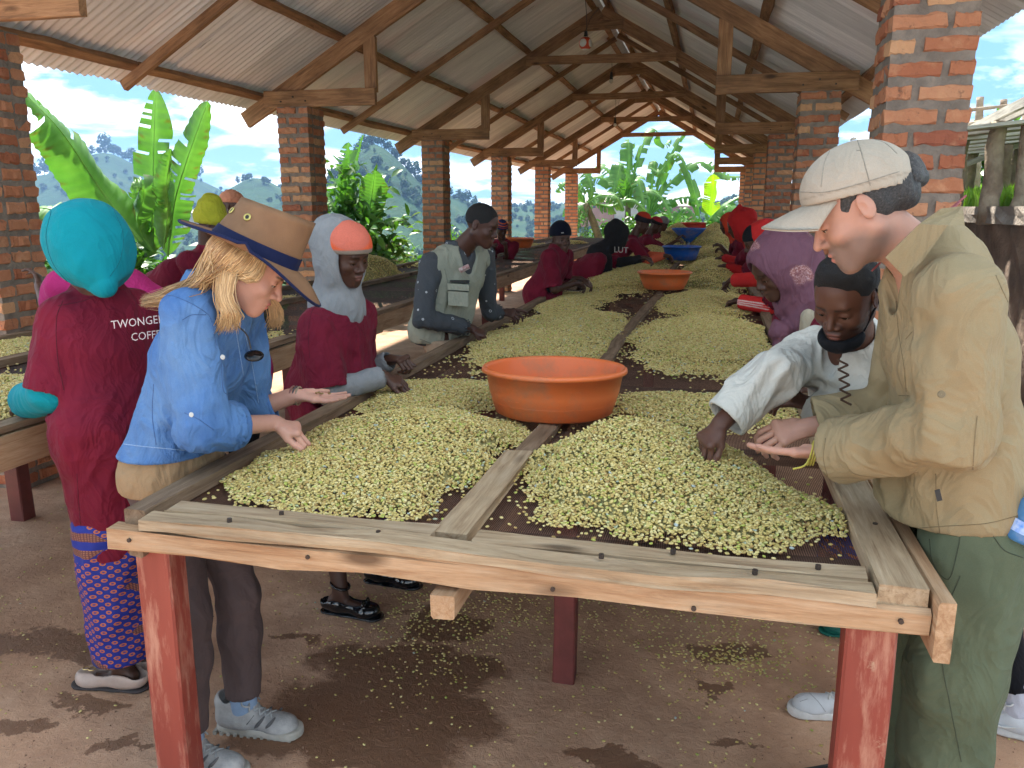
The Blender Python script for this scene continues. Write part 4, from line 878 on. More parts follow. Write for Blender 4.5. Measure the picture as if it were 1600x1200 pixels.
def basin(x, y, z, r, h, mat, label, tilt=0, taper=.74, group='plastic basins on the tables', fold=False):
    t = thing('basin', label, 'basin', (x, y, z), 0.4*x, group); rb = r*taper
    prof = [(.001, .004), (rb*.9, .004), (rb, .012), (rb+(r-rb)*.45, h*.5), (r*.955, h-.012), (r*.965, h-.004), (r*1.0, h), (r*1.03, h-.006), (r*1.035, h-.018), (r*1.005, h-.020), (r*.975, h-.018), (rb+(r-rb)*.5+.004, h*.5), (rb+.004, .010), (rb*.92, 0), (.001, 0)]
    v, f = lathe(prof[:-1] + [(.001, 0)], 72); o = link('bowl', mesh('bowl', v, f), mat, t, smooth=True)
    def at_r(zz): return rb + (r*.97-rb)*zz/h + .004
    for zz in (h*.30, h*.84):
        v, f = lathe([(at_r(zz)-.002, zz-.002), (at_r(zz)+.0025, zz), (at_r(zz)-.002, zz+.002)], 72); link('moulded_ring', mesh('moulded_ring', v, f), mat, t, smooth=True)
    for k in range(6):
        for j in range(3):
            a = -math.pi/2 + (k-2.5)*1.05 + (j-1)*.13; P = []
            for da in (-.035, .035):
                for zz in (h*.42, h*.68): rr = at_r(zz)+.0018; P.append((rr*math.cos(a+da), rr*math.sin(a+da), zz))
            vv = [tube([P[i], P[j2]], .0012, 4) for i, j2 in ((0, 1), (2, 3), (0, 2), (1, 3))]; v, f = join(vv); link('moulded_panel', mesh('moulded_panel', v, f), mat, t)
    if tilt: t.rotation_euler = (R(tilt), 0, 0)
    return t
basin(-.548, 2.97, .868, .262, .178, PO, 'large orange basin nearest the camera, standing across the centre batten', tilt=-2, taper=.82)
basin(-.415, 7.86, .88, .245, .165, PO, 'orange basin farther up the long table, by the striped red sleeve')
basin(-.395, 11.55, .93, .255, .19, PB, 'bright blue basin on the long table in front of the funnel')
basin(-.42, 19.6, 1.13, .28, .17, PR, 'red basin at the far end between the last two heaps', taper=.9)
basin(-3.25, 11.2, LZ+.03, .26, .17, PT, 'dark teal basin on the side table by the man in the striped beanie')
basin(-3.15, 13.4, LZ+.08, .32, .16, PO, 'orange basin on the side table behind the navy beanie', taper=.8)
basin(-3.52, 5.55, LZ+.02, .20, .24, PB, 'blue bucket-like basin on the side table behind the brown canvas hat', taper=.6)
fn = thing('funnel', 'blue plastic funnel with a pale spout lying between the two tall heaps', 'funnel', (-.42, 15.6, .98))
v, f = lathe([(.02, .0), (.30, .26), (.31, .285), (.295, .285), (.29, .262), (.014, .004)], 48); link('cone', mesh('cone', v, f), PB, fn, smooth=True)
v, f = tube([(0, 0, .03), (-.02, -.5, -.12), (-.12, -1.3, -.10)], [.03, .035, .03], 10); link('spout', mesh('spout', v, f), simple('white_pipe', (.6, .62, .62), None, .4, 5, 0), fn, smooth=True)
# hanging lamp and bulbs
def bulb(px, py, y, ball, label, top):
    p = at(px, py, y); t = thing('hanging_lamp', label, 'lamp', tuple(p), group='lamps hanging from the trusses')
    v, f = tube([(0, 0, .03), (0, 0, .08), (0, 0, .15)], [.03, .028, .02], 12); link('socket', mesh('socket', v, f), DK, t, smooth=True)
    w = [(0, 0, .15), (.01, 0, (top-p[2])*.5), (-.015, 0, top-p[2])]; v, f = tube(spline(w, 8), .004, 5); link('flex', mesh('flex', v, f), DK, t)
    v, f = tube(spline([(0, 0, .15), (.05, .1, (top-p[2])*.6), (.09, .6, top-p[2])], 8), .003, 5); link('flex', mesh('flex', v, f), DK, t)
    r = .085 if ball else .035
    vs = [(r*math.cos(q)*.0+.001, 0) for q in (0,)]; prof = [(max(.001, r*math.sin(q)), -r*math.cos(q)) for q in np.linspace(0.02, math.pi-.25, 14)]
    v, f = lathe(prof, 28); link('globe', mesh('globe', v, f), simple('lamp_red', (.75, .09, .03), None, .3, 5, 0) if ball else simple('bulb_glass', (.7, .7, .66), None, .2, 5, 0), t, smooth=True)
    if ball:
        wm_ = simple('lamp_white_disc', (.8, .78, .74), None, .35, 5, 0)
        for a in range(6):
            d = Vector((math.cos(a*math.pi/2), math.sin(a*math.pi/2), 0)) if a < 4 else Vector((0, 0, 1 if a == 4 else -1)); d = Matrix.Rotation(-.35, 3, 'Z') @ d; q = d.to_track_quat('Z', 'Y').to_matrix()
            pv = [q @ Vector((.05*s_*math.cos(b), .05*s_*math.sin(b), math.sqrt(r*r-(.05*s_)**2)+.002)) for s_ in (1.0, .6, .01) for b in np.linspace(0, 2*math.pi, 16, endpoint=False)]
            link('white_spot', mesh('white_spot', [tuple(x) for x in pv], [(k*16+i, k*16+(i+1) % 16, (k+1)*16+(i+1) % 16, (k+1)*16+i) for k in range(2) for i in range(16)]), wm_, t, smooth=True)
bulb(915, 68, 11.2, True, 'red and white ball lamp hanging near the ridge', zr(at(915, 68, 11.2)[0]))
bulb(955, 127, 15.0, False, 'bare lamp socket hanging beyond the ball lamp', 4.2); bulb(961, 195, 19.3, False, 'small bare bulb hanging under the fifth truss', 4.2)
# ================================================================ PEOPLE: smooth distance-field bodies, clothes as children
def V3(*a): return np.array(a, float)
def unit(a): a = np.asarray(a, float); return a/(np.linalg.norm(a)+1e-9)
def cap(a, b, ra, rb=None, fl=None, s=1.):
    a = np.asarray(a, float); b = np.asarray(b, float); rb = ra if rb is None else rb; ba = b-a; L2 = ba@ba+1e-9; fl = None if fl is None else unit(fl); R_ = max(ra, rb)*max(1, s)
    def f(X, Y, Z):
        px, py, pz = X-a[0], Y-a[1], Z-a[2]; t = np.clip((px*ba[0]+py*ba[1]+pz*ba[2])/L2, 0, 1); px, py, pz = px-t*ba[0], py-t*ba[1], pz-t*ba[2]; q = px*px+py*py+pz*pz
        if fl is not None: k = px*fl[0]+py*fl[1]+pz*fl[2]; q = q+k*k*(1/s**2-1)
        return np.sqrt(np.maximum(q, 0))-(ra+(rb-ra)*t)
    return f, np.minimum(a, b)-R_, np.maximum(a, b)+R_
def ell(c, r, M=None):
    c = np.asarray(c, float); r = np.asarray(r, float); M = np.eye(3) if M is None else np.asarray(M); R_ = r.max()
    def f(X, Y, Z):
        px, py, pz = X-c[0], Y-c[1], Z-c[2]; q = [(px*M[0, i]+py*M[1, i]+pz*M[2, i])/r[i] for i in range(3)]
        k0 = np.sqrt(q[0]**2+q[1]**2+q[2]**2)+1e-6; k1 = np.sqrt((q[0]/r[0])**2+(q[1]/r[1])**2+(q[2]/r[2])**2)+1e-6; return k0*(k0-1)/k1
    ex = np.abs(M)@r; return f, c-ex, c+ex
def clip(p, pt, n):
    f, lo, hi = p; n = unit(n); pt = np.asarray(pt, float)
    return (lambda X, Y, Z: np.maximum(f(X, Y, Z), (X-pt[0])*n[0]+(Y-pt[1])*n[1]+(Z-pt[2])*n[2])), lo, hi
class SDF:
    def __init__(s, lo, hi, step, zones=()):
        s.ax = []
        for i in range(3):
            e = set(np.round(np.arange(lo[i], hi[i]+step, step), 5)); a = np.array(sorted(e))
            for (zl, zh, st) in zones:
                l, h = max(zl[i], lo[i]), min(zh[i], hi[i])
                if h > l: a = np.concatenate([a[(a < l-st*.6) | (a > h+st*.6)], np.arange(l, h, st)]) if st < step else a; a.sort()
            s.ax.append(a.astype(np.float32))
        s.d = np.full([len(a) for a in s.ax], 1., np.float32); s.step = step; s.subs = []; s.cuts = []
    def _sl(s, lo, hi, m):
        q = [slice(max(0, np.searchsorted(a, l-m)-1), np.searchsorted(a, h+m)+1) for a, l, h in zip(s.ax, lo, hi)]
        return tuple(q), s.ax[0][q[0]][:, None, None], s.ax[1][q[1]][None, :, None], s.ax[2][q[2]][None, None, :]
    def add(s, p, k=.012):
        f, lo, hi = p; q, X, Y, Z = s._sl(lo, hi, k+2*s.step)
        if 0 in s.d[q].shape: return s
        a = s.d[q]; b = f(X, Y, Z); h = np.maximum(k-np.abs(a-b), 0)/k; s.d[q] = np.minimum(a, b)-h*h*k*.25; return s
    def sub(s, p, k=.004):
        f, lo, hi = p; q, X, Y, Z = s._sl(lo, hi, k+2*s.step); s.subs.append(f)
        if 0 in s.d[q].shape: return s
        a = s.d[q]; b = -f(X, Y, Z); h = np.maximum(k-np.abs(a-b), 0)/k; s.d[q] = np.maximum(a, b)+h*h*k*.25; return s
    def cut(s, pt, n):
        "keep the side the normal points away from"
        n = unit(n); s.cuts.append((np.asarray(pt, float), n)); X, Y, Z = s.ax[0][:, None, None], s.ax[1][None, :, None], s.ax[2][None, None, :]
        s.d = np.maximum(s.d, (X-pt[0])*n[0]+(Y-pt[1])*n[1]+(Z-pt[2])*n[2]).astype(np.float32); return s
    def net(s):
        d = s.d; ins = d < 0; ins[0] = ins[-1] = False; ins[:, 0] = ins[:, -1] = False; ins[:, :, 0] = ins[:, :, -1] = False; d = np.where(ins, d, np.abs(d)+1e-6)
        c = ins[:-1, :-1, :-1].astype(np.int8)
        for i, j, k in [(1, 0, 0), (0, 1, 0), (0, 0, 1), (1, 1, 0), (1, 0, 1), (0, 1, 1), (1, 1, 1)]: c = c + ins[i:ins.shape[0]-1+i, j:ins.shape[1]-1+j, k:ins.shape[2]-1+k]
        act = (c > 0) & (c < 8); I = np.argwhere(act); idx = np.full(act.shape, -1, np.int32); idx[act] = np.arange(len(I))
        acc = np.zeros((len(I), 3)); cnt = np.zeros(len(I)); G = [a.astype(float) for a in s.ax]
        corners = [(i, j, k) for i in (0, 1) for j in (0, 1) for k in (0, 1)]
        val = {q: d[I[:, 0]+q[0], I[:, 1]+q[1], I[:, 2]+q[2]] for q in corners}
        for q in corners:
            for ax in range(3):
                if q[ax] == 0:
                    w = list(q); w[ax] = 1; w = tuple(w); a, b = val[q], val[w]; m = (a < 0) != (b < 0); t = np.where(m, a/(a-b+1e-12), 0)
                    for x in range(3):
                        lo_ = G[x][I[:, x]+q[x]]
                        if x == ax: lo_ = lo_+t*(G[x][np.minimum(I[:, x]+1, len(G[x])-1)]-G[x][I[:, x]])
                        acc[:, x] += np.where(m, lo_, 0)
                    cnt += m
        V = acc/np.maximum(cnt, 1)[:, None]; F = []
        for ax in range(3):
            o1, o2 = [(1, 2), (2, 0), (0, 1)][ax]; a = ins; sl = [slice(None)]*3; sl[ax] = slice(1, None); sh = [slice(None)]*3; sh[ax] = slice(None, -1)
            E_ = np.argwhere(a[tuple(sh)] != a[tuple(sl)]); E_ = E_[(E_[:, o1] > 0) & (E_[:, o2] > 0)]
            pos = a[tuple(E_.T)]; e1 = np.zeros(3, int); e1[o1] = 1; e2 = np.zeros(3, int); e2[o2] = 1
            g = lambda P: idx[tuple(np.minimum(P, np.array(idx.shape)-1).T)]
            q = np.stack([g(E_-e1-e2), g(E_-e2), g(E_), g(E_-e1)], 1); q[~pos] = q[~pos][:, ::-1]; F.append(q[(q >= 0).all(1)])
        return V, np.concatenate(F)
def vnorm(V, F):
    a = V[F[:, 2]]-V[F[:, 0]]; b = V[F[:, 3]]-V[F[:, 1]]; n = np.cross(a, b); N = np.zeros_like(V)
    for k in range(4): np.add.at(N, F[:, k], n)
    return N/(np.linalg.norm(N, axis=1, keepdims=True)+1e-9)
def relax(V, F, it=1, lam=.5):
    for _ in range(it):
        A = np.zeros_like(V); c = np.zeros(len(V))
        for k in range(4):
            for m in (1, 3): np.add.at(A, F[:, k], V[F[:, (k+m) % 4]]); np.add.at(c, F[:, k], 1)
        V = V+lam*(A/np.maximum(c, 1)[:, None]-V)
    return V
def fold3(p, sc, seed):
    r = np.random.default_rng(seed); o = 0
    for k in range(4):
        a = unit(r.normal(size=3)); b = unit(r.normal(size=3)); f = sc*(.7+.5*k); o = o+np.sin(f*(p@a)+2.2*np.sin(f*.45*(p@b)+k)+r.uniform(0, 6))/(1+.35*k)
    return o/2.6
def finish(name, s, mat, root, wr=0, wsc=16, seed=0, tags=(), an=(1, 1, .55), base=None, smooth_it=1, foc=None, body=False, label=None):
    V, F = s.net(); V = relax(V, F, smooth_it)
    if wr:
        n = vnorm(V, F); wf = 3.6 if wsc < 22 else 1.; Vs = V*np.asarray(an); q = fold3(Vs, wsc*wf, seed); q2 = fold3(Vs+.02*fold3(V, 20, 9)[:, None], wsc*wf*.55, seed+5); dsp = (.55-1.6*np.abs(q))*wr*.8 + (.5-1.6*np.abs(q2))*wr*1.35 + fold3(V, wsc*wf*2.1, seed+1)*wr*.18
        if foc is not None:
            w = np.full(len(V), .45)
            for c, r in foc: w = np.maximum(w, np.exp(-((V-np.asarray(c))**2).sum(1)/r**2)*1.5)
            dsp = dsp*w
        for pt_, n_ in s.cuts: dsp = dsp*np.clip(-((V-pt_)@n_)/.025, 0, 1)
        for f_ in s.subs: dsp = dsp*np.clip((f_(V[:, 0], V[:, 1], V[:, 2])-.010)/.022, .0, 1)
        V = V+n*dsp[:, None]
    me = mesh(name, V, F)
    if tags or base is not None:
        C = np.tile(np.asarray(base if base is not None else (1, 1, 1), float), (len(V), 1)); X = V.T
        for (p, col, soft) in tags:
            w = np.clip(.5-p[0](X[0], X[1], X[2])/soft, 0, 1)[:, None]; C = C*(1-w)+np.asarray(col)*w
        setcol(me, C)
    me.polygons.foreach_set('use_smooth', [True]*len(me.polygons))
    if body: return me, V
    o = part(name, me, mat, root)
    if label: o['label'] = label
    return o
def skin_mat(name, rough=.48, sss=.08):
    m, N, L, b, o = NT(name); v = coords(N, L); a = N('ShaderNodeAttribute'); a.attribute_name = 'Col'
    c = mixc(N, L, ramp(N, L, noise(N, L, v, 26, 5), [(.35, .0), (.7, .35)]), a.outputs['Color'], mixc(N, L, 1, a.outputs['Color'], (.80, .70, .68), 'MULTIPLY'))
    L(c, b.inputs['Base Color']); b.inputs['Roughness'].default_value = rough; b.inputs['Specular IOR Level'].default_value = .35
    b.inputs['Subsurface Weight'].default_value = sss; b.inputs['Subsurface Radius'].default_value = (.012, .004, .002); b.inputs['Subsurface Scale'].default_value = .5
    bump(N, L, noise(N, L, v, 300, 5, .7), b, .3, .0016); return m
SKD = skin_mat('dark_skin', .42, .04); SKL = skin_mat('light_skin', .5, .15)
DARK1, DARK2, PALE = (.075, .034, .022), (.058, .027, .019), (.54, .29, .215)
def hframe(az, pitch, roll=0):
    "columns: right, forward, up"
    a = R(az); f0 = V3(math.cos(a), math.sin(a), 0); r0 = V3(math.sin(a), -math.cos(a), 0); u0 = V3(0, 0, 1); p = R(pitch)
    f = f0*math.cos(p)-u0*math.sin(p); u = u0*math.cos(p)+f0*math.sin(p); q = R(roll); r = r0*math.cos(q)+u*math.sin(q); u = u*math.cos(q)-r0*math.sin(q)
    return np.stack([r, f, u], 1)
def head_prims(c, M, wide=1., nose=1., s=1., nz=0.):
    P = lambda x, y, z: c+M@V3(x*s, y*s, z*s)
    A = [(ell(P(0, -.008, .035), np.array([.074, .094, .082])*s, M), .01), (ell(P(0, .026, -.022), np.array([.061, .060, .088])*s, M), .03),
         (cap(P(-.052, .0, -.045), P(-.016, .064, -.092), .020*s, .015*s), .025), (cap(P(.052, .0, -.045), P(.016, .064, -.092), .020*s, .015*s), .025),
         (ell(P(0, .072, -.094), np.array([.021, .018, .017])*s, M), .02), (cap(P(-.032, .074, .024), P(.032, .074, .024), .010*s), .018),
         (ell(P(-.040, .058, -.026), np.array([.02, .02, .018])*s, M), .025), (ell(P(.040, .058, -.026), np.array([.02, .02, .018])*s, M), .025),
         (ell(P(0, .074, -.060), np.array([.030, .020, .026])*s, M), .02)]
    B = [(ell(P(-.031, .094, .002), np.array([.017, .014, .011])*s, M), .014), (ell(P(.031, .094, .002), np.array([.017, .014, .011])*s, M), .014)]
    C = [(cap(P(0, .080, .014), P(0, .1035+nz, -.027-nz*.3), .0065*s, (.0105-nz*.15)*s), .012), (ell(P(-.012*nose*wide, .092, -.032), np.array([.0085*wide, .011, .008])*s, M), .008), (ell(P(.012*nose*wide, .092, -.032), np.array([.0085*wide, .011, .008])*s, M), .008),
         (ell(P(0, .0895, -.0565), np.array([.023, .0105, .0062*wide])*s, M), .004), (ell(P(0, .088, -.0685), np.array([.019, .0105, .0070*wide])*s, M), .004),
         (ell(P(-.031, .0735, .003), np.array([.0165, .0125, .0105])*s, M), .005), (ell(P(.031, .0735, .003), np.array([.0165, .0125, .0105])*s, M), .005)]
    for e in (-1, 1):
        C.append((ell(P(e*.076, -.006, .0), np.array([.0070, .0175, .028])*s, M@np.array(Matrix.Rotation(e*-.35, 3, 'Z'))), .004))
    D = [(ell(P(0, .104, -.0622), np.array([.022, .012, .0016])*s, M), .002), (ell(P(-.0085*wide, .100, -.040), np.array([.004, .006, .003])*s, M), .002), (ell(P(.0085*wide, .100, -.040), np.array([.004, .006, .003])*s, M), .002)]
    for e in (-1, 1): D += [(ell(P(e*.0848, .004, .000), np.array([.0065, .010, .015])*s, M), .003), (ell(P(e*.0852, .000, .017), np.array([.005, .011, .006])*s, M), .002)]
    return A, B, C, D, P
def face_tags(P, M, lips, hair=None, stub=None, s=1., lashes=(.012, .008, .007)):
    T = []
    if stub is not None: T += [(ell(P(0, .040, -.070), np.array([.082, .080, .050])*s, M), stub, .025), (ell(P(0, .10, -.047), np.array([.022, .012, .006])*s, M), stub, .008)]
    T += [(ell(P(0, .098, -.0565), np.array([.022, .016, .0055])*s, M), lips, .003), (ell(P(0, .096, -.0685), np.array([.018, .016, .0062])*s, M), lips, .003), (ell(P(0, .10, -.0622), np.array([.021, .02, .0014])*s, M), tuple(x*.4 for x in lips), .002)]
    for e in (-1, 1):
        T.append((cap(P(e*.016, .09, .0215), P(e*.045, .078, .0235), .0035*s, .0025*s, M[:, 1], 6), lashes, .005))
        T.append((cap(P(e*.018, .088, -.0045), P(e*.044, .080, -.004), .0018*s, .0018*s, M[:, 1], 9), lashes, .0028))
    return T
def hand_prims(w, d, n, side, curl=(20, 30, 20), tc=(.7, .5, -.35), s=1., spread=.02, curls=None):
    "w wrist, d toward fingers, n back of hand, side +1/-1 which way the thumb lies"
    d = unit(d); n = unit(n-d*np.dot(n, d)); e = unit(np.cross(d, n))*side; out = []
    out += [(cap(w-d*.02, w+d*.02*s, .024*s, .025*s, n, .75), .012), (cap(w+d*.02*s, w+d*.044*s, .028*s, .035*s, n, .38), .012), (cap(w+d*.070*s+e*.029*s, w+d*.064*s-e*.028*s, .0150*s, .0135*s, n, .85), .012), (cap(w+d*.03*s+e*.022*s-n*.006, w+d*.05*s+e*.03*s-n*.01, .014*s, .012*s), .012)]
    Ls = [(.040, .024, .020), (.045, .028, .021), (.042, .026, .020), (.033, .020, .018)]
    for i in range(4):
        b = w+d*(.082-.004*abs(i-1.2))*s+e*(1.5-i)*.0203*s; cu = (curls[i] if curls else curl); dd = unit(d+e*(1.5-i)*spread); p = b-dd*.012; ang = 0
        for j in range(3):
            ang += R(cu[j]); v = dd*math.cos(ang)-n*math.sin(ang); q = p+v*Ls[i][j]*s*(1.25 if j == 0 else 1); out.append((cap(p, q, (.0089-.0008*j)*s, (.0083-.0010*j)*s), .0026)); p = q
    v = unit(e*tc[0]+d*tc[1]+n*tc[2]); p = w+d*.026*s+e*.024*s-n*.004; q = p+v*.034*s; out.append((cap(p, q, .0135*s, .011*s), .008)); v2 = unit(v+d*.55-e*.25-n*.12); q2 = q+v2*.03*s; out.append((cap(q, q2, .0105*s, .0095*s), .004)); q3 = q2+unit(v2+d*.2)*.022*s; out.append((cap(q2, q3, .0095*s, .007*s), .004))
    return out
def lat_(J): return unit(J['shR']-J['shL'])
def fwd_(J): l = lat_(J); return unit(np.cross(V3(0, 0, 1), l))
def torso(J, g, chest=.112, waist=.10, hip=.115, fl=.72, w=1.0):
    l = lat_(J); f = fwd_(J); sh = (J['shR']+J['shL'])/2; hw = np.linalg.norm(J['shR']-J['shL'])/2; pel = J['pel']; ch = sh+(pel-sh)*.28; wa = sh+(pel-sh)*.68
    A = []
    for e in (-1, 1):
        A.append((cap(ch+l*e*hw*.46*w, wa+l*e*.055*w, chest*.88+g, waist*.86+g, f, .86), .05)); A.append((cap(wa+l*e*.055*w, pel+l*e*.06*w, waist*.86+g, hip*.90+g, f, .92), .06))
        A.append((cap(sh+l*e*hw*.15+V3(0, 0, .02), sh+l*e*hw*.86-V3(0, 0, .005), .058+g, .052+g), .05))
    A.append((cap(sh, ch, .085+g, .10+g), .05)); return A
def arm(J, sd, g, t=2., ru=.046, re=.037, rw=.027, flare=0.):
    a, b, c = J['sh'+sd], J['el'+sd], J['wr'+sd]; A = []
    u = min(t, 1.); m = a+(b-a)*u; q = cap(a, m, ru+.004+g, ru+(re-ru)*u+g+(flare if t <= 1 else flare*.4)); A.append((clip(q, m, b-a) if t < 1 else q, .035))
    if t > 1: u = t-1; m = b+(c-b)*u; q = cap(b, m, re+g+flare*.4, re+(rw-re)*u+g+flare); A.append((clip(q, m, c-b) if t < 1.99 else q, .02))
    return A
def armend(J, sd, t):
    a, b, c = J['sh'+sd], J['el'+sd], J['wr'+sd]
    return (a+(b-a)*t, unit(b-a)) if t <= 1 else (b+(c-b)*(t-1), unit(c-b))
def leg_(J, sd, g, t=2., rt=.078, rk=.052, ra=.037, flare=0):
    a, b, c = J['hip'+sd], J['knee'+sd], J['ank'+sd]; A = [(cap(a, a+(b-a)*min(t, 1), rt+g, rt+(rk-rt)*min(t, 1)+g), .03)]
    if t > 1: u = t-1; A += [(cap(b, b+(c-b)*.35, rk+g, rk*.98+g), .03), (clip(cap(b+(c-b)*.35, b+(c-b)*u, rk*.98+g, ra+g+flare), b+(c-b)*u, c-b) if t < 1.995 else cap(b+(c-b)*.35, b+(c-b)*u, rk*.98+g, ra+g+flare), .03)]
    return A
def bounds(J, pad=.22, keys=None):
    P = np.array([J[k] for k in (keys or J)]); return P.min(0)-pad, P.max(0)+pad
def defaults(J, az, H=1.6):
    "fill in the joints a photo hides; az = the way the body faces"
    a = R(az); f = V3(math.cos(a), math.sin(a), 0); l = V3(math.sin(a), -math.cos(a), 0)
    for s_, e in (('R', 1), ('L', -1)):
        J.setdefault('hip'+s_, J['pel']+l*e*.085-V3(0, 0, .03)); J.setdefault('ank'+s_, V3(J['hip'+s_][0], J['hip'+s_][1], .085)+l*e*.02+f*.03*e)
        J.setdefault('knee'+s_, (J['hip'+s_]+J['ank'+s_])/2+f*.03+V3(0, 0, .02)); J.setdefault('foot'+s_, f)
    return J
def body(name, label, J, hd, sk, mat, hands, step=.011, hz=.0032, az=0, lips=None, stub=None, wide=1., zones=True, eyes=True, group=None, bare_feet=True, hs=1., legs=True, hsc=1., nz=0.):
    c, M = J['head'], hd; lo, hi = bounds(J, .16); lo[2] = 0.0 if legs else lo[2]; z = []
    if zones:
        z.append((c-.125, c+.125, hz))
        for sd in hands: w = J['wr'+sd]+unit(hands[sd][0])*.08; z.append((w-.10, w+.10, max(hz*.9, .0026)))
    s = SDF(lo, hi, step, z); A, B, C, D, P = head_prims(c, M, wide, s=hsc, nz=nz)
    for p, k in torso(J, -.012): s.add(p, k)
    for sd in 'RL':
        for p, k in arm(J, sd, -.002): s.add(p, k)
        if legs:
            for p, k in leg_(J, sd, -.006): s.add(p, k)
            ft = J['foot'+sd]; s.add(cap(J['ank'+sd]-V3(0, 0, .04)-ft*.03, J['ank'+sd]+ft*.13-V3(0, 0, .062), .030, .020), .03)
    sh = (J['shR']+J['shL'])/2; s.add(cap(P(0, -.022, -.06), sh+V3(0, 0, .03)-fwd_(J)*.005, .051*(.92 if wide == .9 else 1), .066), .03)
    H = SDF(c-.17, c+.17, step, [(c-.125, c+.125, hz)] if zones else []) if False else s
    for p, k in A: s.add(p, k)
    for p, k in B: s.sub(p, k)
    for p, k in C: s.add(p, k)
    for p, k in D: s.sub(p, k)
    for sd in hands:
        dd, nn, side, kw = hands[sd]; kw = dict(kw)
        for p, k in hand_prims(J['wr'+sd], np.asarray(dd, float), np.asarray(nn, float), side, s=hs, **kw): s.add(p, k)
    lips = lips or tuple(min(1, x*1.35+.012) for x in sk); tg = face_tags(P, M, lips, None, stub, s=hsc)
    for sd in hands: tg.append((ell(J['wr'+sd]+unit(hands[sd][0])*.075-unit(hands[sd][1])*.05, (.075, .075, .06)), tuple(min(1, x*1.25+.015) for x in sk), .05))
    me, V = finish('person', s, None, None, 0, tags=tg, base=sk, body=True, smooth_it=1)
    o = bpy.data.objects.new('person', me); COL.objects.link(o); me.materials.append(mat)
    base = Vector((float(J['pel'][0]), float(J['pel'][1]), 0)); me.transform(Matrix.Translation(-base)); o.location = base
    tag(o, label, 'person', group)
    if eyes:
        for e in (-1, 1):
            q = P(e*.031, .0735, -.001); v, f = lathe([(max(.0001, .0118*math.sin(t)), .0118*math.cos(t)) for t in np.linspace(0, math.pi, 12)], 16)
            Mx = Matrix([list(map(float, r_)) for r_ in np.stack([M[:, 0], -M[:, 2], M[:, 1]], 1)]).to_quaternion()
            me2 = mesh('eye', v, f); me2.materials.append(EYEW); me2.materials.append(EYEB)
            for pl in me2.polygons: pl.material_index = 1 if pl.center.z > .0075 else 0
            part('eye', me2, None, o, tuple(q), (Matrix.Rotation(0, 3, 'X').to_quaternion() @ Mx), smooth=True)
    return o, P
EYEW = simple('eye_white', (.55, .50, .46), None, .25, 5, 0, var=0); EYEB = simple('eye_iris', (.02, .012, .008), None, .15, 5, 0, var=0)
def skirt_cut(s, z, tilt=(0, 0)): return s.cut((0, 0, z), (tilt[0], tilt[1], -1))
def coat(o, J, mat, sl=1.12, hem=.42, g=.015, step=.008, seed=0, name='coat', wr=.006, flare=.016, collar=True, open_=True, hipw=.015, slim=1., zones=(), hollow=True, tags=(), rhem=.17, wsc=15, label=None, col=None):
    lo, hi = bounds(J, .17, ['shR', 'shL', 'elR', 'elL', 'pel'] + (['wrR', 'wrL'] if sl > 1.5 else [])); lo[2] = min(lo[2], hem-.03); lo[:2] -= .05; hi[:2] += .05
    s = SDF(lo, hi, step, zones); l = lat_(J); f = fwd_(J)
    for p, k in torso(J, g, hip=.115+hipw): s.add(p, k)
    if hem < J['pel'][2]-.1:
        b = V3(*(J['kneeR']+J['kneeL'])[:2]/2, hem-.08)
        for e in (-1, 1): s.add(cap(J['pel']+l*e*.06*slim, b+l*e*.075*slim, (.11+g+hipw*.5)*(.5+.5*slim), rhem-.05), .08)
    for sd in 'RL':
        for p, k in arm(J, sd, g+.004, sl, flare=flare): s.add(p, k)
    c0 = (J['shR']+J['shL'])/2+V3(0, 0, .045)
    if collar: s.add(cap(c0, c0+V3(0, 0, .035), .078+g*.5, .070+g*.4), .02)
    if hollow:
        for sd in 'RL':
            e, dr = armend(J, sd, sl); rr_ = (.037 if sl >= 1 else .04)+flare+g-.008
            s.sub(cap(e-dr*.015, e+dr*.01, rr_, rr_), .003)
        s.sub(cap(c0+V3(0, 0, .045), c0+V3(0, 0, .12), .060, .072), .004)
        if open_: s.sub(cap(c0+f*.06+V3(0, 0, .05), c0+f*.11-V3(0, 0, .045), .045, .006), .004)
        b = V3(*((J['kneeR']+J['kneeL'])[:2]/2 if hem < J['pel'][2]-.1 else J['pel'][:2]), hem)
        for e in (-1, 1): s.sub(cap(b+l*e*.06-V3(0, 0, .1), b+l*e*.06+V3(0, 0, .05), (rhem-.05 if hem < J['pel'][2]-.1 else .11+hipw+g-.012)-.012, .07), .004)
    skirt_cut(s, hem); pts = [(J['el'+k], .13) for k in 'RL']+[(J['pel'], .2), (J['shR']-V3(0, 0, .08), .1), (J['shL']-V3(0, 0, .08), .1)]
    return finish(name, s, mat, o, wr, wsc, seed, foc=pts, tags=tags, base=col, label=label)
def sleeve(o, J, sd, mat, t0, t1, g=.010, step=.007, seed=0, name='sleeve', wr=.004, cuff=True, flare=.004, base=None):
    a, da = armend(J, sd, t0); b, db = armend(J, sd, t1); P = np.array([a, b, J['el'+sd]]) if t0 < 1 < t1 else np.array([a, b]); s = SDF(P.min(0)-.1, P.max(0)+.1, step)
    for i_, (p, k) in enumerate(arm(J, sd, g, t1, flare=flare)): s.add(clip(p, a, -da) if (i_ == 0 and t0 < 1) else p, k)
    if t0 >= 1: s.cut(a, -da)
    if cuff: s.add(cap(b-db*.035, b-db*.004, .033+g, .031+g), .006)
    s.sub(cap(b-db*.02, b+db*.06, .022+g, .03+g), .003); return finish(name, s, mat, o, wr, 14, seed, base=base)
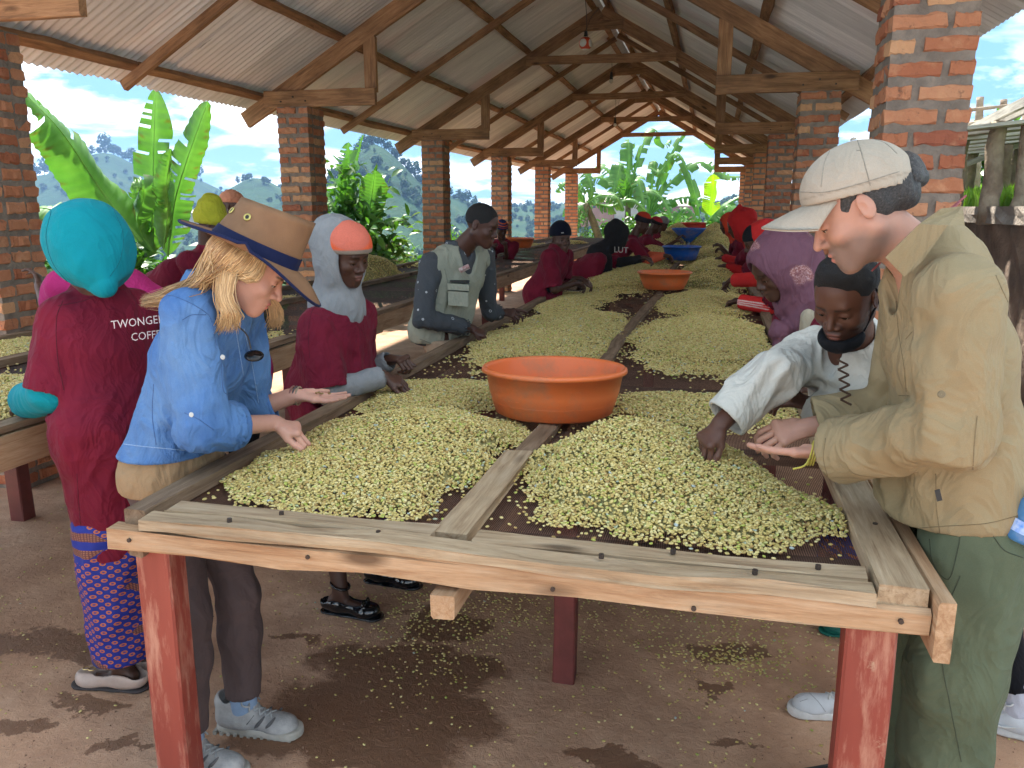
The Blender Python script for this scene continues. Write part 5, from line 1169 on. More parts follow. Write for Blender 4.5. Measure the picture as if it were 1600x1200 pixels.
def trousers(o, J, mat, g=.012, top=None, t=1.93, step=.009, seed=3, flare=.004, name='trousers', wr=.005, rt=.085, rk=.056, ra=.043, wsc=14, tags=(), base=None):
    lo, hi = bounds(J, .15, ['hipR', 'hipL', 'kneeR', 'kneeL', 'ankR', 'ankL', 'pel']); s = SDF(lo, hi, step)
    for p, k in torso(J, g*.6): s.add(p, k)
    for sd in 'RL':
        for p, k in leg_(J, sd, g, t, rt, rk, ra, flare): s.add(p, k)
    s.cut((0, 0, top or J['pel'][2]+.08), (0, 0, 1))
    for sd in 'RL': b, c = J['knee'+sd], J['ank'+sd]; e = b+(c-b)*(t-1); d = unit(c-b); s.sub(cap(e-d*.012, e+d*.02, ra+g+flare-.008, ra+g+flare-.006), .003)
    pts = [(J['knee'+k], .12) for k in 'RL']+[(J['ank'+k]+V3(0, 0, .06), .1) for k in 'RL']
    return finish(name, s, mat, o, wr, wsc, seed, foc=pts, tags=tags, base=base)
def skirt(o, J, mat, z0, z1, r0=.15, r1=.2, step=.009, seed=4, name='wrap_skirt'):
    l = lat_(J); b = (J['ankR']+J['ankL'])/2; s = SDF(np.minimum(J['pel'], b)-.28, np.maximum(J['pel'], b)+.28, step)
    for e in (-1, 1): s.add(cap(V3(J['pel'][0], J['pel'][1], z0)+l*e*.05, V3(b[0], b[1], z1-.05)+l*e*(.05+r1-.14), r0-.04, r1-.07), .08)
    s.cut((0, 0, z1), (0, 0, -1)); s.cut((0, 0, z0+.05), (0, 0, 1)); s.sub(cap(V3(b[0], b[1], z1-.1), V3(b[0], b[1], z1+.1), r1-.04, .06), .004)
    return finish(name, s, mat, o, .007, 12, seed)
def shoe(o, J, sd, mat, sole, kind='shoe', L=.27):
    f = unit(V3(J['foot'+sd][0], J['foot'+sd][1], 0)); a = V3(J['ank'+sd][0], J['ank'+sd][1], 0)-f*.055; l = V3(f[1], -f[0], 0); st = .0045
    s = SDF(a-.16-V3(0, 0, 0)-np.abs(f)*.0, a+f*L*.5+.24, st); lo = np.minimum(a, a+f*L)-.07; hi = np.maximum(a, a+f*L)+.07; lo[2] = -.01; hi[2] = .16; s = SDF(lo, hi, st)
    low = kind in ('flat', 'slipper')
    s.add(cap(a+V3(0, 0, .045), a+f*.05+V3(0, 0, .048), .036, .038), .02); s.add(cap(a+f*.04+V3(0, 0, .045), a+f*(L-.055)+V3(0, 0, .030), .040, .036, V3(0, 0, 1), .95), .03)
    s.add(ell(a+f*(L-.080)+V3(0, 0, .026), (.046, .046, .030)), .02)
    if not low: s.add(cap(a+V3(0, 0, .05), a-f*.004+V3(0, 0, .10), .034, .036), .02); s.add(cap(a+f*.07+V3(0, 0, .075), a+f*.03+V3(0, 0, .105), .028, .027), .03); s.sub(cap(a+f*.012+V3(0, 0, .085), a+f*.01+V3(0, 0, .16), .028, .036), .006)
    else: s.sub(cap(a+f*.0+V3(0, 0, .066), a+f*.13+V3(0, 0, .064), .034, .030), .006); s.sub(cap(a+f*.0+V3(0, 0, .10), a+f*.3+V3(0, 0, .10), .045, .05), .006)
    s.cut((0, 0, .022 if not low else .010), (0, 0, -1)); ob = finish(kind if kind != 'shoe' else 'shoe', s, mat, o, 0)
    s = SDF(lo, hi, st); s.add(cap(a+V3(0, 0, .012), a+f*.08+V3(0, 0, .012), .038, .036), .03); s.add(cap(a+f*.08+V3(0, 0, .012), a+f*(L-.05)+V3(0, 0, .012), .036, .047), .02)
    s.cut((0, 0, .028 if not low else .012), (0, 0, 1)); s.cut((0, 0, .002), (0, 0, -1)); finish('sole', s, sole, ob, 0)
    return ob, a, f, l
from mathutils.bvhtree import BVHTree
def BV(ob):
    m = wm(ob); return BVHTree.FromPolygons([tuple(m @ v.co) for v in ob.data.vertices], [tuple(p.vertices) for p in ob.data.polygons])
CAMV = Vector((0, 0, CAMH))
def onto(bv, px, py, off=0.):
    "the spot on a garment that shows at this pixel"
    d = Vector(tuple(unit(RT*(px-800)-UP*(py-600)+FW*FPX))); h = bv.ray_cast(CAMV, d, 30.)
    return None if h[0] is None else np.array(h[0]-d*off)
def seam(o, bv, pts, mat, r=.0009, name='seam', n=0, off=.0004):
    P = []; L_ = sum(math.hypot(b[0]-a[0], b[1]-a[1]) for a, b in zip(pts[:-1], pts[1:])); S_ = spline([(a, b, 0) for a, b in pts], n or max(6, int(L_/3)))
    for q in S_:
        h = onto(bv, q[0], q[1], off)
        if h is not None and (not P or np.linalg.norm(h-P[-1]) < .05): P.append(h)
    if len(P) > 2: v, f = tube(P, r, 5); return part(name, mesh(name, v, f), mat, o, smooth=True)
def patchon(o, bv, q4, mat, th=.003, name='pocket_flap', n=8):
    "a flat piece of cloth lying on the garment; q4 = four pixel corners"
    a, b, c, d = [np.array(x, float) for x in q4]; G = []
    for lay in (th, -.001):
        for i in range(n):
            for j in range(n):
                u, w = i/(n-1), j/(n-1); p = (a*(1-u)+b*u)*(1-w)+(d*(1-u)+c*u)*w; h = onto(bv, p[0], p[1], lay)
                if h is None: return None
                G.append(h)
    F = []; N_ = n*n
    for i in range(n-1):
        for j in range(n-1): q = (i*n+j, i*n+j+1, (i+1)*n+j+1, (i+1)*n+j); F.append(q); F.append(tuple(x+N_ for x in q[::-1]))
    E1 = [(i, i+1) for i in range(n-1)]+[((n-1)*n+i+1, (n-1)*n+i) for i in range(n-1)]+[((i+1)*n, i*n) for i in range(n-1)]+[(i*n+n-1, (i+1)*n+n-1) for i in range(n-1)]
    F += [(x, y, y+N_, x+N_) for x, y in E1]; return part(name, mesh(name, G, F), mat, o, smooth=False)
def laces(o, a, f, l, mat, n=5, r=.0028, ob=None):
    P = []
    if ob is not None:
        bv = BV(ob); g = lambda p: np.array((lambda h: h[0] if h[0] is not None else p)(bv.ray_cast(Vector((p[0], p[1], .3)), Vector((0, 0, -1)), 1.)))+V3(0, 0, r*.6)
        for i in range(n):
            c_ = a+f*(.060+.019*i); w = .019
            for e in (-1, 1): P.append(tube([g(c_+l*e*w), g(c_+l*e*w*.5+f*.005), g(c_+f*.009), g(c_-l*e*w*.5+f*.014), g(c_-l*e*w+f*.019)], r, 5))
        q = g(a+f*.062)
        for e in (-1, 1): P.append(tube(spline([q, q+l*e*.022+V3(0, 0, .012), q+l*e*.045+f*.012+V3(0, 0, -.002), q+l*e*.036+f*.03-V3(0, 0, .008), q+l*e*.01+f*.012, q], 14), r, 5)); P.append(tube(spline([q, q+l*e*.018+f*.02, q+l*e*.036+f*.03-V3(0, 0, .028)], 7), r, 5))
        v, fc = join(P); part('laces', mesh('laces', v, fc), mat, o, smooth=True); return
    for i in range(n):
        z = .098-.009*i; q = a+f*(.055+.022*i); w = .022
        P.append(tube([q-l*w+V3(0, 0, z-.016), q+V3(0, 0, z+.002), q+l*w+f*.018+V3(0, 0, z-.020)], r, 5)); P.append(tube([q+l*w+V3(0, 0, z-.016), q+V3(0, 0, z+.003), q-l*w+f*.018+V3(0, 0, z-.020)], r, 5))
    q = a+f*.05+V3(0, 0, .105)
    for e in (-1, 1): P.append(tube(spline([q, q+l*e*.03+V3(0, 0, .018), q+l*e*.055+f*.02, q+l*e*.035+f*.03-V3(0, 0, .015), q+f*.01], 12), r, 5)); P.append(tube(spline([q, q+l*e*.02+f*.03, q+l*e*.03+f*.04-V3(0, 0, .035)], 7), r, 5))
    v, fc = join(P); part('laces', mesh('laces', v, fc), mat, o, smooth=True)
def beanie(o, c, M, mat, h=.0, name='beanie', band=None, tag_=(), grow=.012, base=None, fr=.012, top=1.0):
    P = lambda x, y, z: c+M@V3(x, y, z); s = SDF(c-.2, c+.2, .0055); s.add(ell(P(0, -.010, .04), np.array([.074+grow, .094+grow, (.085+grow)*top]), M)); s.sub(ell(P(0, -.010, .034), np.array([.074, .094, .086]), M), .003)
    n = M@V3(0, -.25, 1); s.cut(P(0, 0, fr), -unit(n))
    if band: s.add(cap(P(0, 0, fr), P(0, 0, fr), .001), .001)
    return finish(name, s, mat, o, .0012, 60, 5, tags=[(ell(P(*t[0]), t[1], M), t[2], .004) for t in tag_], base=base)
def hood(o, c, M, J, mat, name='hood', back=.03, grow=.024, drape=True, step=.007, face=(.066, .09, .105), fo=(0, .085, -.015), peak=.0, wr=.004, seed=0, base=None, tags=()):
    P = lambda x, y, z: c+M@V3(x, y, z); sh = (J['shR']+J['shL'])/2; s = SDF(np.minimum(c, sh)-.26, np.maximum(c, sh)+.26, step)
    s.add(ell(P(0, -.012-back, .03), np.array([.076+grow, .096+grow+back*.5, .088+grow]), M)); s.add(ell(P(0, -.01, -.04), np.array([.07+grow, .085+grow*.8, .105]), M), .04)
    if peak: s.add(cap(P(0, -.05, .1), P(0, -.09, .12+peak), .05, .02), .05)
    if drape: s.add(cap(P(0, -.03, -.08), sh+V3(0, 0, .06), .072+grow*.6, .092), .05); s.add(cap(sh+V3(0, 0, .05), sh+V3(0, 0, .035), .115), .04)
    s.sub(ell(P(0, -.006, .012), np.array([.074, .093, .108])+.003, M), .004); s.sub(ell(P(*fo), np.array(face), M), .010)
    return finish(name, s, mat, o, wr, 18, seed, foc=None, base=base, tags=tags)
def hairmass(o, c, M, mat, grow=.006, front=.055, low=-.02, name='hair', line=.045, wr=.001, step=.004, wide=1.):
    P = lambda x, y, z: c+M@V3(x, y, z); s = SDF(c-.15, c+.16, step); s.add(ell(P(0, -.009, .036), np.array([.074+grow*wide, .094+grow, .082+grow]), M)); s.cut(P(0, front, line), M@unit(V3(0, 1, -.35))); s.cut(P(0, -.02, low), -unit(M@V3(0, -.15, 1)))
    for e in (-1, 1): s.sub(ell(P(e*.08, -.004, -.004), (.03, .024, .036), M), .004)
    return finish(name, s, mat, o, wr, 90, 3)
# cloths
MAR = cloth('maroon_cotton', (.17, .012, .030), (.13, .009, .024), .8, .5, .2, 8, .25)
MAR2 = cloth('faded_maroon_cotton', (.30, .035, .06), (.24, .026, .05), .85, .5, .2, 8, .3)
GREYF = cloth('grey_marl_fleece', (.27, .28, .29), (.22, .23, .24), .95, .3, .6, 9, .4, ws=300)
WOODY = 0
def pinch(n=0): return dict(curls=[(42, 48, 18), (38, 50, 22), (50, 55, 30), (58, 60, 35)], tc=(.35, .75, -.55), spread=.0)
RELAX = dict(curl=(34, 42, 24), tc=(.5, .75, -.3)); FIST = dict(curl=(62, 80, 40), tc=(.25, .7, -.5), spread=0); FLAT = dict(curl=(4, 8, 6), tc=(.75, .6, .05), spread=.08)
# ---------------------------------------------------------------- woman in denim shirt and brown canvas hat
def denim_woman():
    J = dict(head=at(392, 418, 2.06), shR=at(296, 492, 1.97), shL=at(372, 478, 2.24), elR=at(318, 668, 1.95), wrR=at(428, 661, 2.17), elL=at(395, 640, 2.36), wrL=at(462, 618, 2.42), pel=at(268, 735, 2.09))
    J.update(hipR=V3(-1.535, 2.02, .80), hipL=V3(-1.50, 2.17, .80), kneeR=V3(-1.44, 1.94, .45), kneeL=V3(-1.375, 2.10, .45), ankR=V3(-1.425, 1.88, .09), ankL=V3(-1.365, 2.075, .095), footR=unit(V3(1, -.05, 0)), footL=unit(V3(1, .08, 0)))
    M = hframe(20, 36, 3)
    o, P = body('person', 'blond woman in a brown canvas hat and denim shirt at the near left table corner', J, M, PALE, SKL,
        dict(R=(V3(.80, .35, -.28), V3(.1, -.15, 1), 1, pinch()), L=(V3(.92, .28, -.12), V3(.1, .1, -1), 1, FLAT)), az=20, lips=(.62, .20, .18), wide=.92, hz=.003, nz=.004)
    DEN = cloth('denim', (.065, .155, .37), (.12, .24, .46), .85, .6, .4, 8, .2, ws=380, col_=True)
    l = lat_(J); f = fwd_(J); sR = J['shR']
    dsh = coat(o, J, DEN, sl=1.40, hem=.915, g=.021, step=.0058, seed=11, name='denim_shirt', wr=.010, flare=.016, hipw=.026, wsc=15, col=(1, 1, 1))
    # rolled cuffs
    bv = BV(dsh); SM_ = simple('denim_seam', (.055, .12, .28), None, .9, 200, 0); ST_ = simple('denim_hem_wear', (.30, .44, .66), None, .9, 200, 0)
    for q in ([(243, 478), (262, 462), (290, 470), (318, 486), (330, 500), (338, 540)], [(228, 482), (224, 500), (222, 540)], [(345, 552), (346, 575), (349, 610), (360, 618)], [(240, 600), (238, 650), (244, 695)], [(288, 645), (310, 655), (334, 672)], [(285, 500), (300, 492), (322, 492)]): seam(o, bv, q, SM_, .0011)
    for q in ([(181, 692), (220, 697), (262, 701), (300, 704), (340, 700)], [(366, 500), (376, 560), (388, 640), (384, 690)], [(378, 500), (392, 560), (404, 630)]): seam(o, bv, q, ST_, .0012)
    patchon(o, bv, [(316, 537), (349, 546), (347, 568), (316, 554)], DEN, .003)
    for sd, tt in (('R', 1.40), ('L', 1.35)):
        e, d = armend(J, sd, tt); s = SDF(e-.11, e+.11, .0045); s.add(cap(e-d*.045, e+d*.012, .066, .062)); s.add(cap(e-d*.02, e+d*.0, .070, .069), .01); s.cut(e+d*.018, d); s.cut(e-d*.055, -d); s.sub(cap(e-d*.01, e+d*.08, .050, .056), .003); finish('rolled_cuff', s, DEN, o, .0012, 34, 8, base=(.9, .92, .95))
    TOP = cloth('tan_jersey', (.34, .235, .135), (.29, .20, .115), .9, .4, .2, 9); s = SDF(*bounds(J, .2, ['shR', 'shL', 'pel']), .007)
    for p, k in torso(J, .006, hip=.125, waist=.105): s.add(p, k)
    s.add(cap(J['pel']+V3(0, 0, 0), J['pel']-V3(0, 0, .05), .135, .135), .06); s.cut((0, 0, .775), (-.02, 0, -1)); c0 = (J['shR']+J['shL'])/2
    s.sub(cap(c0+V3(0, 0, .1), c0+V3(0, 0, .02)+f*.03, .11, .07), .01); finish('tan_top', s, TOP, o, .004, 20, 5)
    TR = cloth('brown_leggings', (.115, .082, .078), (.095, .068, .066), .85, .25, .15, 9); trousers(o, J, TR, g=.004, rt=.088, rk=.060, ra=.046, flare=.004, seed=21, wr=.005, step=.007)
    SH = simple('grey_trail_shoe', (.44, .43, .42), (.32, .315, .31), .75, 30, .5, 220); SO = simple('shoe_sole', (.42, .40, .36), (.3, .28, .24), .8, 20, .3, 90); LC = simple('grey_laces', (.45, .46, .46), None, .8, 50, .3, 300); SK = cloth('blue_sock', (.30, .42, .60), None, .9, .2, .4)
    DKG = simple('dark_overlay', (.13, .125, .13), None, .6, 30, .2)
    for sd in 'RL':
        ob, a, f2, l2 = shoe(o, J, sd, SH, SO, L=.25); laces(ob, a, f2, l2, LC, ob=ob)
        s = SDF(J['ank'+sd]-.08, J['ank'+sd]+.1, .006); s.add(cap(J['ank'+sd]-V3(0, 0, .02), J['ank'+sd]+V3(0, 0, .05), .041, .041)); finish('sock', s, SK, o, .001, 60)
        P_ = []
        for e in (-1, 1):
            for i in range(4): b = a+f2*(.035+.035*i)+l2*e*.0375+V3(0, 0, .036); P_.append(tube(spline([b, b+f2*.016+l2*-e*.002+V3(0, 0, .018), b+f2*.03-l2*e*.012+V3(0, 0, .036)], 6), [.002, .005, .006, .005, .004, .002], 5))
        for v, fc in P_: part('shoe_overlay', mesh('overlay', v, fc), DKG, ob, smooth=True)
        P_ = []
        for i in range(12): b = a+f2*(-.03+.0225*i)+V3(0, 0, .006); P_.append(boxm(-.045, .045, -.005, .005, -.006, .006)); P_[-1] = ([tuple(b+l2*x*.9+f2*y+V3(0, 0, z)) for x, y, z in P_[-1][0]], P_[-1][1])
        v, fc = join(P_); part('tread', mesh('tread', v, fc), SO, ob, kind='stuff')
    # hat: crown, band, brim, eyelets
    HC = simple('brown_canvas', (.235, .125, .062), (.195, .10, .05), .8, 14, .3, 350, 0); NV = cloth('navy_tape', (.012, .018, .065), None, .7, .1, .3); c = J['head']; Mh = hframe(18, 27, 4)
    Q = lambda x, y, z: c+Mh@V3(x, y, z); n = 64
    def ring(fr, fn): return [tuple(Q(*fn(fr, 2*math.pi*i/n))) for i in range(n)]
    def crown(t, a):
        cx = math.cos(a); sy = math.sin(a); k = 1+.0*t; r = (1-.16*t) if t <= 1 else (.84*(1-(t-1)) )
        z = .044+.122*min(t, 1) + (.012*math.sin(a)*min(t, 1)) + (0 if t <= 1 else -.018*math.sin(min(1, (t-1)*1.3)*math.pi/2)+.010*math.sin((t-1)*9))
        if t <= 1: r *= 1+.02*math.sin(a*3+1)*t
        return (.102*r*cx, -.008+.122*r*sy+.012*t, z+ (.010 if t > .97 and t < 1.06 else 0))
    ts = [0, .2, .4, .6, .8, .93, 1.0, 1.06, 1.15, 1.3, 1.5, 1.7, 1.9, 1.995]; V = []; F = []
    for t in ts: V += ring(t, crown)
    for j in range(len(ts)-1):
        for i in range(n): k = (i+1) % n; F.append((j*n+i, j*n+k, (j+1)*n+k, (j+1)*n+i))
    hat = part('hat_crown', mesh('hat_crown', V, F), HC, o, smooth=True)
    def brim(t, a):
        sy = math.sin(a); cx = math.cos(a); w = .070+.026*abs(sy)**2*(1 if sy > 0 else .6); side = abs(cx)**3; z = .044-.018*t*(1 if sy > 0 else .2)-.040*t*t*max(0, sy)**2+side*t*t*.026-(.008*t if sy < 0 else 0)
        return ((.102+w*t*(.86))*cx, -.008+(.122+w*t)*sy, z)
    V = []; F = []; m = 7
    for lay in (0, .003):
        for j in range(m): V += [tuple(np.array(q)+Mh@V3(0, 0, lay)) for q in ring(j/(m-1), brim)]
    for lay in range(2):
        for j in range(m-1):
            for i in range(n): k = (i+1) % n; b = lay*m*n; q = (b+j*n+i, b+j*n+k, b+(j+1)*n+k, b+(j+1)*n+i); F.append(q if lay else q[::-1])
    part('hat_brim', mesh('hat_brim', V, F), HC, hat, smooth=True); e = [np.array(q) for q in ring(1.0, brim)]
    v, fc = tube(e+[e[0], e[1]], .0042, 6, False); part('brim_edge', mesh('brim_edge', v, fc), NV, hat, smooth=True)
    V = []; F = []
    for t in (.015, .27):
        V += [tuple(np.array(crown(t, 2*math.pi*i/n))) for i in range(n)]
    V = [tuple(Q(x*1.022, (y+.008)*1.022-.008, z)) for x, y, z in V]; F = [(i, (i+1) % n, n+(i+1) % n, n+i) for i in range(n)]; part('hat_band', mesh('hat_band', V, F), NV, hat, smooth=True)
    BR = simple('brass', (.65, .55, .18), None, .35, 5, 0, metallic=.9)
    for a in (-1.15, -.45, .0-2.2, 3.6):
        b = np.array(crown(.68, a)); b2 = np.array(crown(.68, a+.01)); nn = unit(V3(math.cos(a)*1.2, math.sin(a), .25)); Mx = Vector(tuple(Mh@nn)).to_track_quat('Z', 'Y')
        v, fc = lathe([(.0055, 0), (.0055, .002), (.0095, .0025), (.0105, 0)], 20); part('eyelet', mesh('eyelet', v, fc), BR, hat, tuple(Q(*(b+nn*.002))), Mx, smooth=True)
        v, fc = lathe([(.001, 0), (.0056, 0), (.0056, .0012), (.001, .0012)], 16); part('eyelet_hole', mesh('eyelet_hole', v, fc), DK, hat, tuple(Q(*(b+nn*.0022))), Mx)
    # long blond hair, strand by strand
    HB = NT('blond_hair'); m, N, L, b_, out = HB; at_ = N('ShaderNodeAttribute'); at_.attribute_name = 'Col'; L(at_.outputs['Color'], b_.inputs['Base Color']); b_.inputs['Roughness'].default_value = .38; b_.inputs['Anisotropic'].default_value = .5
    rr = np.random.default_rng(2); PV, PF, CC = [], [], []
    G1, G2, G3 = (.52, .33, .15), (.36, .20, .085), (.66, .46, .24); hp = lambda x, y, z: c+M@V3(x, y, z)
    def strand(pts, r0, col):
        ph = rr.uniform(0, 6); am = rr.uniform(.002, .007); P_ = [np.asarray(p)+(V3(math.sin(4.5*j/(len(pts)-1)*3+ph), math.cos(3.5*j/(len(pts)-1)*3+ph), math.sin(5*j+ph))*am*(j/(len(pts)-1)) if j > 1 else 0) for j, p in enumerate(pts)]
        S_ = spline(P_, 18); v, fc = tube(S_, [r0*(1-(q/17)**5*.85) for q in range(18)], 4, True); o_ = len(PV); PV.extend(v); PF.extend([tuple(a+o_ for a in q) for q in fc]); c1 = np.array(col)*rr.uniform(.72, 1.22)
        CC.extend([tuple(np.clip(c1*(1.12-.35*(q//4)/18), 0, 1)) for q in range(len(v))])
    for i in range(1500):
        th = R(rr.uniform(62, 178)); k = rr.uniform(0, .008); e = rr.normal(0, .010, 3); rt = hp((.076+k)*math.sin(th), (.093+k)*math.cos(th)-.010, rr.uniform(.035, .055)); md = hp((.092+k)*math.sin(th), (.106+k)*math.cos(th)-.014, rr.uniform(-.02, .0)); cl = (G1, G3, G1, G2)[rr.integers(4)]
        if th > R(98)+rr.normal(0, .12):
            u = rr.random(); w = rr.normal(0, 5.5, 2); strand([rt, md, at(322-22*u+w[0], 438+14*u+w[1], 2.0+rr.normal(0, .02)), at(282-20*u+w[0], 456+12*u+w[1], 2.0+rr.normal(0, .02)), at(236-rr.uniform(-14, 16)+w[0]*.3, 466+10*u+w[1]*.5, 2.02+rr.normal(0, .01))], .0013, (G2, G1, cl)[rr.integers(3)])
        else:
            u = rr.random(); w = rr.normal(0, 4.5, 2); strand([rt, md+e*.3, at(352+13*u+w[0], 424+w[1], 1.965), at(344+14*u+w[0], 462, 1.95), at(350+20*u+w[0], 492, 1.95), at(337+34*u+w[0]*.8, 512+rr.uniform(-24, 10), 1.96)], .0013, (G3, G1, cl)[rr.integers(3)])
    for i in range(260):
        u = rr.random(); w = rr.normal(0, 4, 2); strand([hp(-.07, .02, .03), hp(-.085, .035, -.04), at(418+8*u+w[0], 468, 2.14), at(428+8*u+w[0], 488, 2.15), at(420+18*u+w[0], 508+w[1], 2.15)], .0013, G1)
    me = mesh('hair', PV, PF); setcol(me, CC); me.polygons.foreach_set('use_smooth', [True]*len(me.polygons)); part('hair', me, m, o)
    s = SDF(c-.17, c+.17, .005); s.add(ell(hp(0, -.012, .03), np.array([.077, .095, .083]), M)); s.add(ell(hp(.0, -.035, -.03), np.array([.078, .066, .06]), M), .03); s.sub(ell(hp(0, .10, -.02), np.array([.09, .085, .12]), M), .008); s.cut(hp(0, 0, .06), M[:, 2]); ob = finish('hair_base', s, m, o, .002, 70, 4, base=(.34, .20, .09))
    # collar, pocket, sunglasses, necklace, bracelet
    patchon(o, bv, [(338, 470), (368, 468), (392, 512), (362, 516)], DEN, .006, 'collar')
    GL = simple('dark_lens', (.012, .01, .01), None, .08, 5, 0); q = at(397, 556, 2.02); v, fc = lathe([(.001, .004), (.016, .003), (.024, 0), (.016, -.003), (.001, -.004)], 24, 1.1, .8); part('sunglasses', mesh('sunglasses', v, fc), GL, o, tuple(q), Vector((.3, -.6, .6)).to_track_quat('Z', 'Y'), smooth=True)
    v, fc = tube(spline([at(352, 470, 2.0), at(362, 500, 2.0), at(385, 522, 2.02), at(392, 545, 2.02)], 12), .0022, 6); part('neck_cord', mesh('neck_cord', v, fc), DK, o)
    w = J['wrL']+unit(V3(.92, .28, -.12))*-.01
    for k in range(3): v, fc = tube([w+unit(V3(.92, .28, -.12))*.010*k+.030*(V3(0, .8, 0)*math.cos(t)+V3(.1, 0, 1)*math.sin(t)) for t in np.linspace(0, 6.4, 26)], .0032, 5); part('bracelet', mesh('bracelet', v, fc), simple('bead_bracelet', [(.35, .15, .12), (.12, .1, .1), (.4, .3, .2)][k], None, .5, 120, .6, 300), o, smooth=True)
    BT = simple('shell_button', (.6, .62, .6), None, .3, 5, 0)
    for q in (at(299, 648, 1.86), at(348, 558, 1.9)): v, fc = lathe([(.001, .002), (.006, .002), (.007, 0), (.001, 0)], 14); part('button', mesh('button', v, fc), BT, o, tuple(q), Vector((.0, -1, .1)).to_track_quat('Z', 'Y'))
    bn = J['wrL']+unit(V3(.92, .28, -.12))*.085+V3(0, 0, .018)
    for k in range(5): b = bpy.data.objects.new('coffee_bean', BEAN.data); COL.objects.link(b); b.location = bn+rr.normal(0, .012, 3)*V3(1, .6, .1); b.rotation_euler = (0, 0, k); tag(b, 'one of a few green coffee beans on the open pale palm', 'coffee bean', 'beans on the open palm')
denim_woman()
# ---------------------------------------------------------------- man in khaki shirt and cream cap
def khaki_man():
    J = dict(head=at(1343, 324, 1.98), shL=at(1500, 462, 1.80), shR=at(1432, 452, 2.22), elL=at(1488, 672, 1.78), wrL=at(1292, 708, 2.02), elR=at(1400, 640, 2.3), wrR=at(1262, 668, 2.30), pel=at(1512, 800, 2.03))
    J.update(hipL=at(1530, 850, 1.93), hipR=at(1480, 850, 2.14), kneeL=at(1490, 1055, 1.86), kneeR=at(1432, 1030, 2.14), ankL=at(1462, 1268, 1.86), ankR=at(1420, 1215, 2.12), footL=V3(-1, .0, 0), footR=V3(-1, .1, 0))
    for k in ('ankL', 'ankR'): J[k][2] = .09
    M = hframe(176, 33, 0)
    o, P = body('person', 'man in a cream cap and khaki shirt bending over the near right table corner', J, M, (.47, .25, .18), SKL,
        dict(L=(V3(-.93, .25, -.12), V3(0, -.3, -1), -1, FLAT), R=(V3(-.9, -.12, -.22), V3(.0, -.6, .8), 1, dict(curls=[(26, 42, 20), (30, 45, 22), (36, 48, 25), (42, 50, 28)], tc=(.35, .75, -.5), spread=.02))), az=180, lips=(.52, .2, .16), stub=(.23, .15, .12), wide=1.0, hz=.0028, hs=1.08, hsc=1.07, nz=.003)
    KH = cloth('khaki_nylon', (.30, .235, .135), (.265, .205, .115), .75, .55, .1, 7, .1, ws=600, col_=True)
    dk = (.62, .6, .58); Yp = 1.66
    ln = lambda a, b: (cap(at(*a, Yp), at(*b, Yp), .0022, .0022, V3(0, 1, 0), 90), dk, .003)
    tg = [ln((1418, 524), (1452, 508)), ln((1452, 508), (1500, 505)), ln((1500, 505), (1545, 530)), ln((1415, 618), (1475, 622)), ln((1475, 622), (1538, 640)), ln((1520, 680), (1522, 820)), ln((1462, 740), (1465, 815)), ln((1405, 500), (1418, 610)), ln((1440, 370), (1470, 355))]
    lo, hi = bounds(J, .2, ['shR', 'shL', 'elR', 'elL', 'pel', 'wrL', 'wrR']); s = SDF(lo, hi, .0065); l = lat_(J); f = fwd_(J)
    for p, k in torso(J, .024, chest=.125, waist=.120, hip=.130): s.add(p, k)
    s.add(cap(J['pel'], J['pel']-V3(0, 0, .08), .165, .165), .08); s.add(ell(J['pel']+V3(-.06, 0, .12), (.14, .15, .17)), .08)
    for sd in 'RL':
        for p, k in arm(J, sd, .024, 1.88, ru=.052, re=.044, rw=.034, flare=.014): s.add(p, k*.8)
        e, d = armend(J, sd, 1.88); s.add(clip(cap(e-d*.08, e, .068, .080), e, d), .015); s.sub(cap(e-d*.02, e+d*.03, .064, .070), .003)
    c0 = (J['shR']+J['shL'])/2+V3(0, 0, .05); hb = P(0, -.05, -.09)
    s.add(cap(c0+V3(-.0, 0, 0), c0*.55+hb*.45+V3(.02, 0, -.01), .098, .088), .03); s.sub(cap(c0*.75+hb*.25, P(0, -.02, -.02), .070, .080), .004); s.sub(cap(P(0, .02, -.14), P(0, .03, -.24), .05, .02), .006)
    s.cut((0, 0, at(1500, 838, 1.9)[2]), (-.30, -.0, -1)) if False else s.cut(at(1470, 838, 1.85), (.16, 0, -1))
    pts = [(J['elL'], .16), (J['wrL'], .12), (J['pel'], .25), (J['shL']-V3(0, 0, .1), .1)]
    ksh = finish('khaki_shirt', s, KH, o, .011, 11, 31, foc=pts, base=(1, 1, 1))
    bv = BV(ksh); KD = simple('khaki_stitch', (.20, .15, .08), None, .9, 200, 0)
    for q in ([(1415, 530), (1430, 515), (1455, 507), (1490, 505), (1520, 515), (1560, 545)], [(1404, 618), (1440, 619), (1480, 624), (1512, 632), (1535, 642)], [(1527, 650), (1522, 700), (1520, 760), (1524, 826)], [(1462, 740), (1463, 790), (1468, 832)], [(1400, 470), (1404, 520), (1412, 570), (1416, 612)], [(1372, 470), (1366, 520), (1352, 590)], [(1290, 685), (1287, 720), (1300, 765)], [(1425, 826), (1480, 822), (1540, 818), (1590, 806)], [(1556, 430), (1585, 500), (1592, 560)], [(1405, 395), (1440, 375), (1500, 352), (1540, 370)], [(1380, 405), (1374, 440)]): seam(o, bv, q, KD)
    patchon(o, bv, [(1372, 483), (1412, 487), (1412, 500), (1371, 497)], KH, .004); patchon(o, bv, [(1366, 502), (1408, 502), (1410, 606), (1362, 590)], KH, .003, 'chest_pocket')
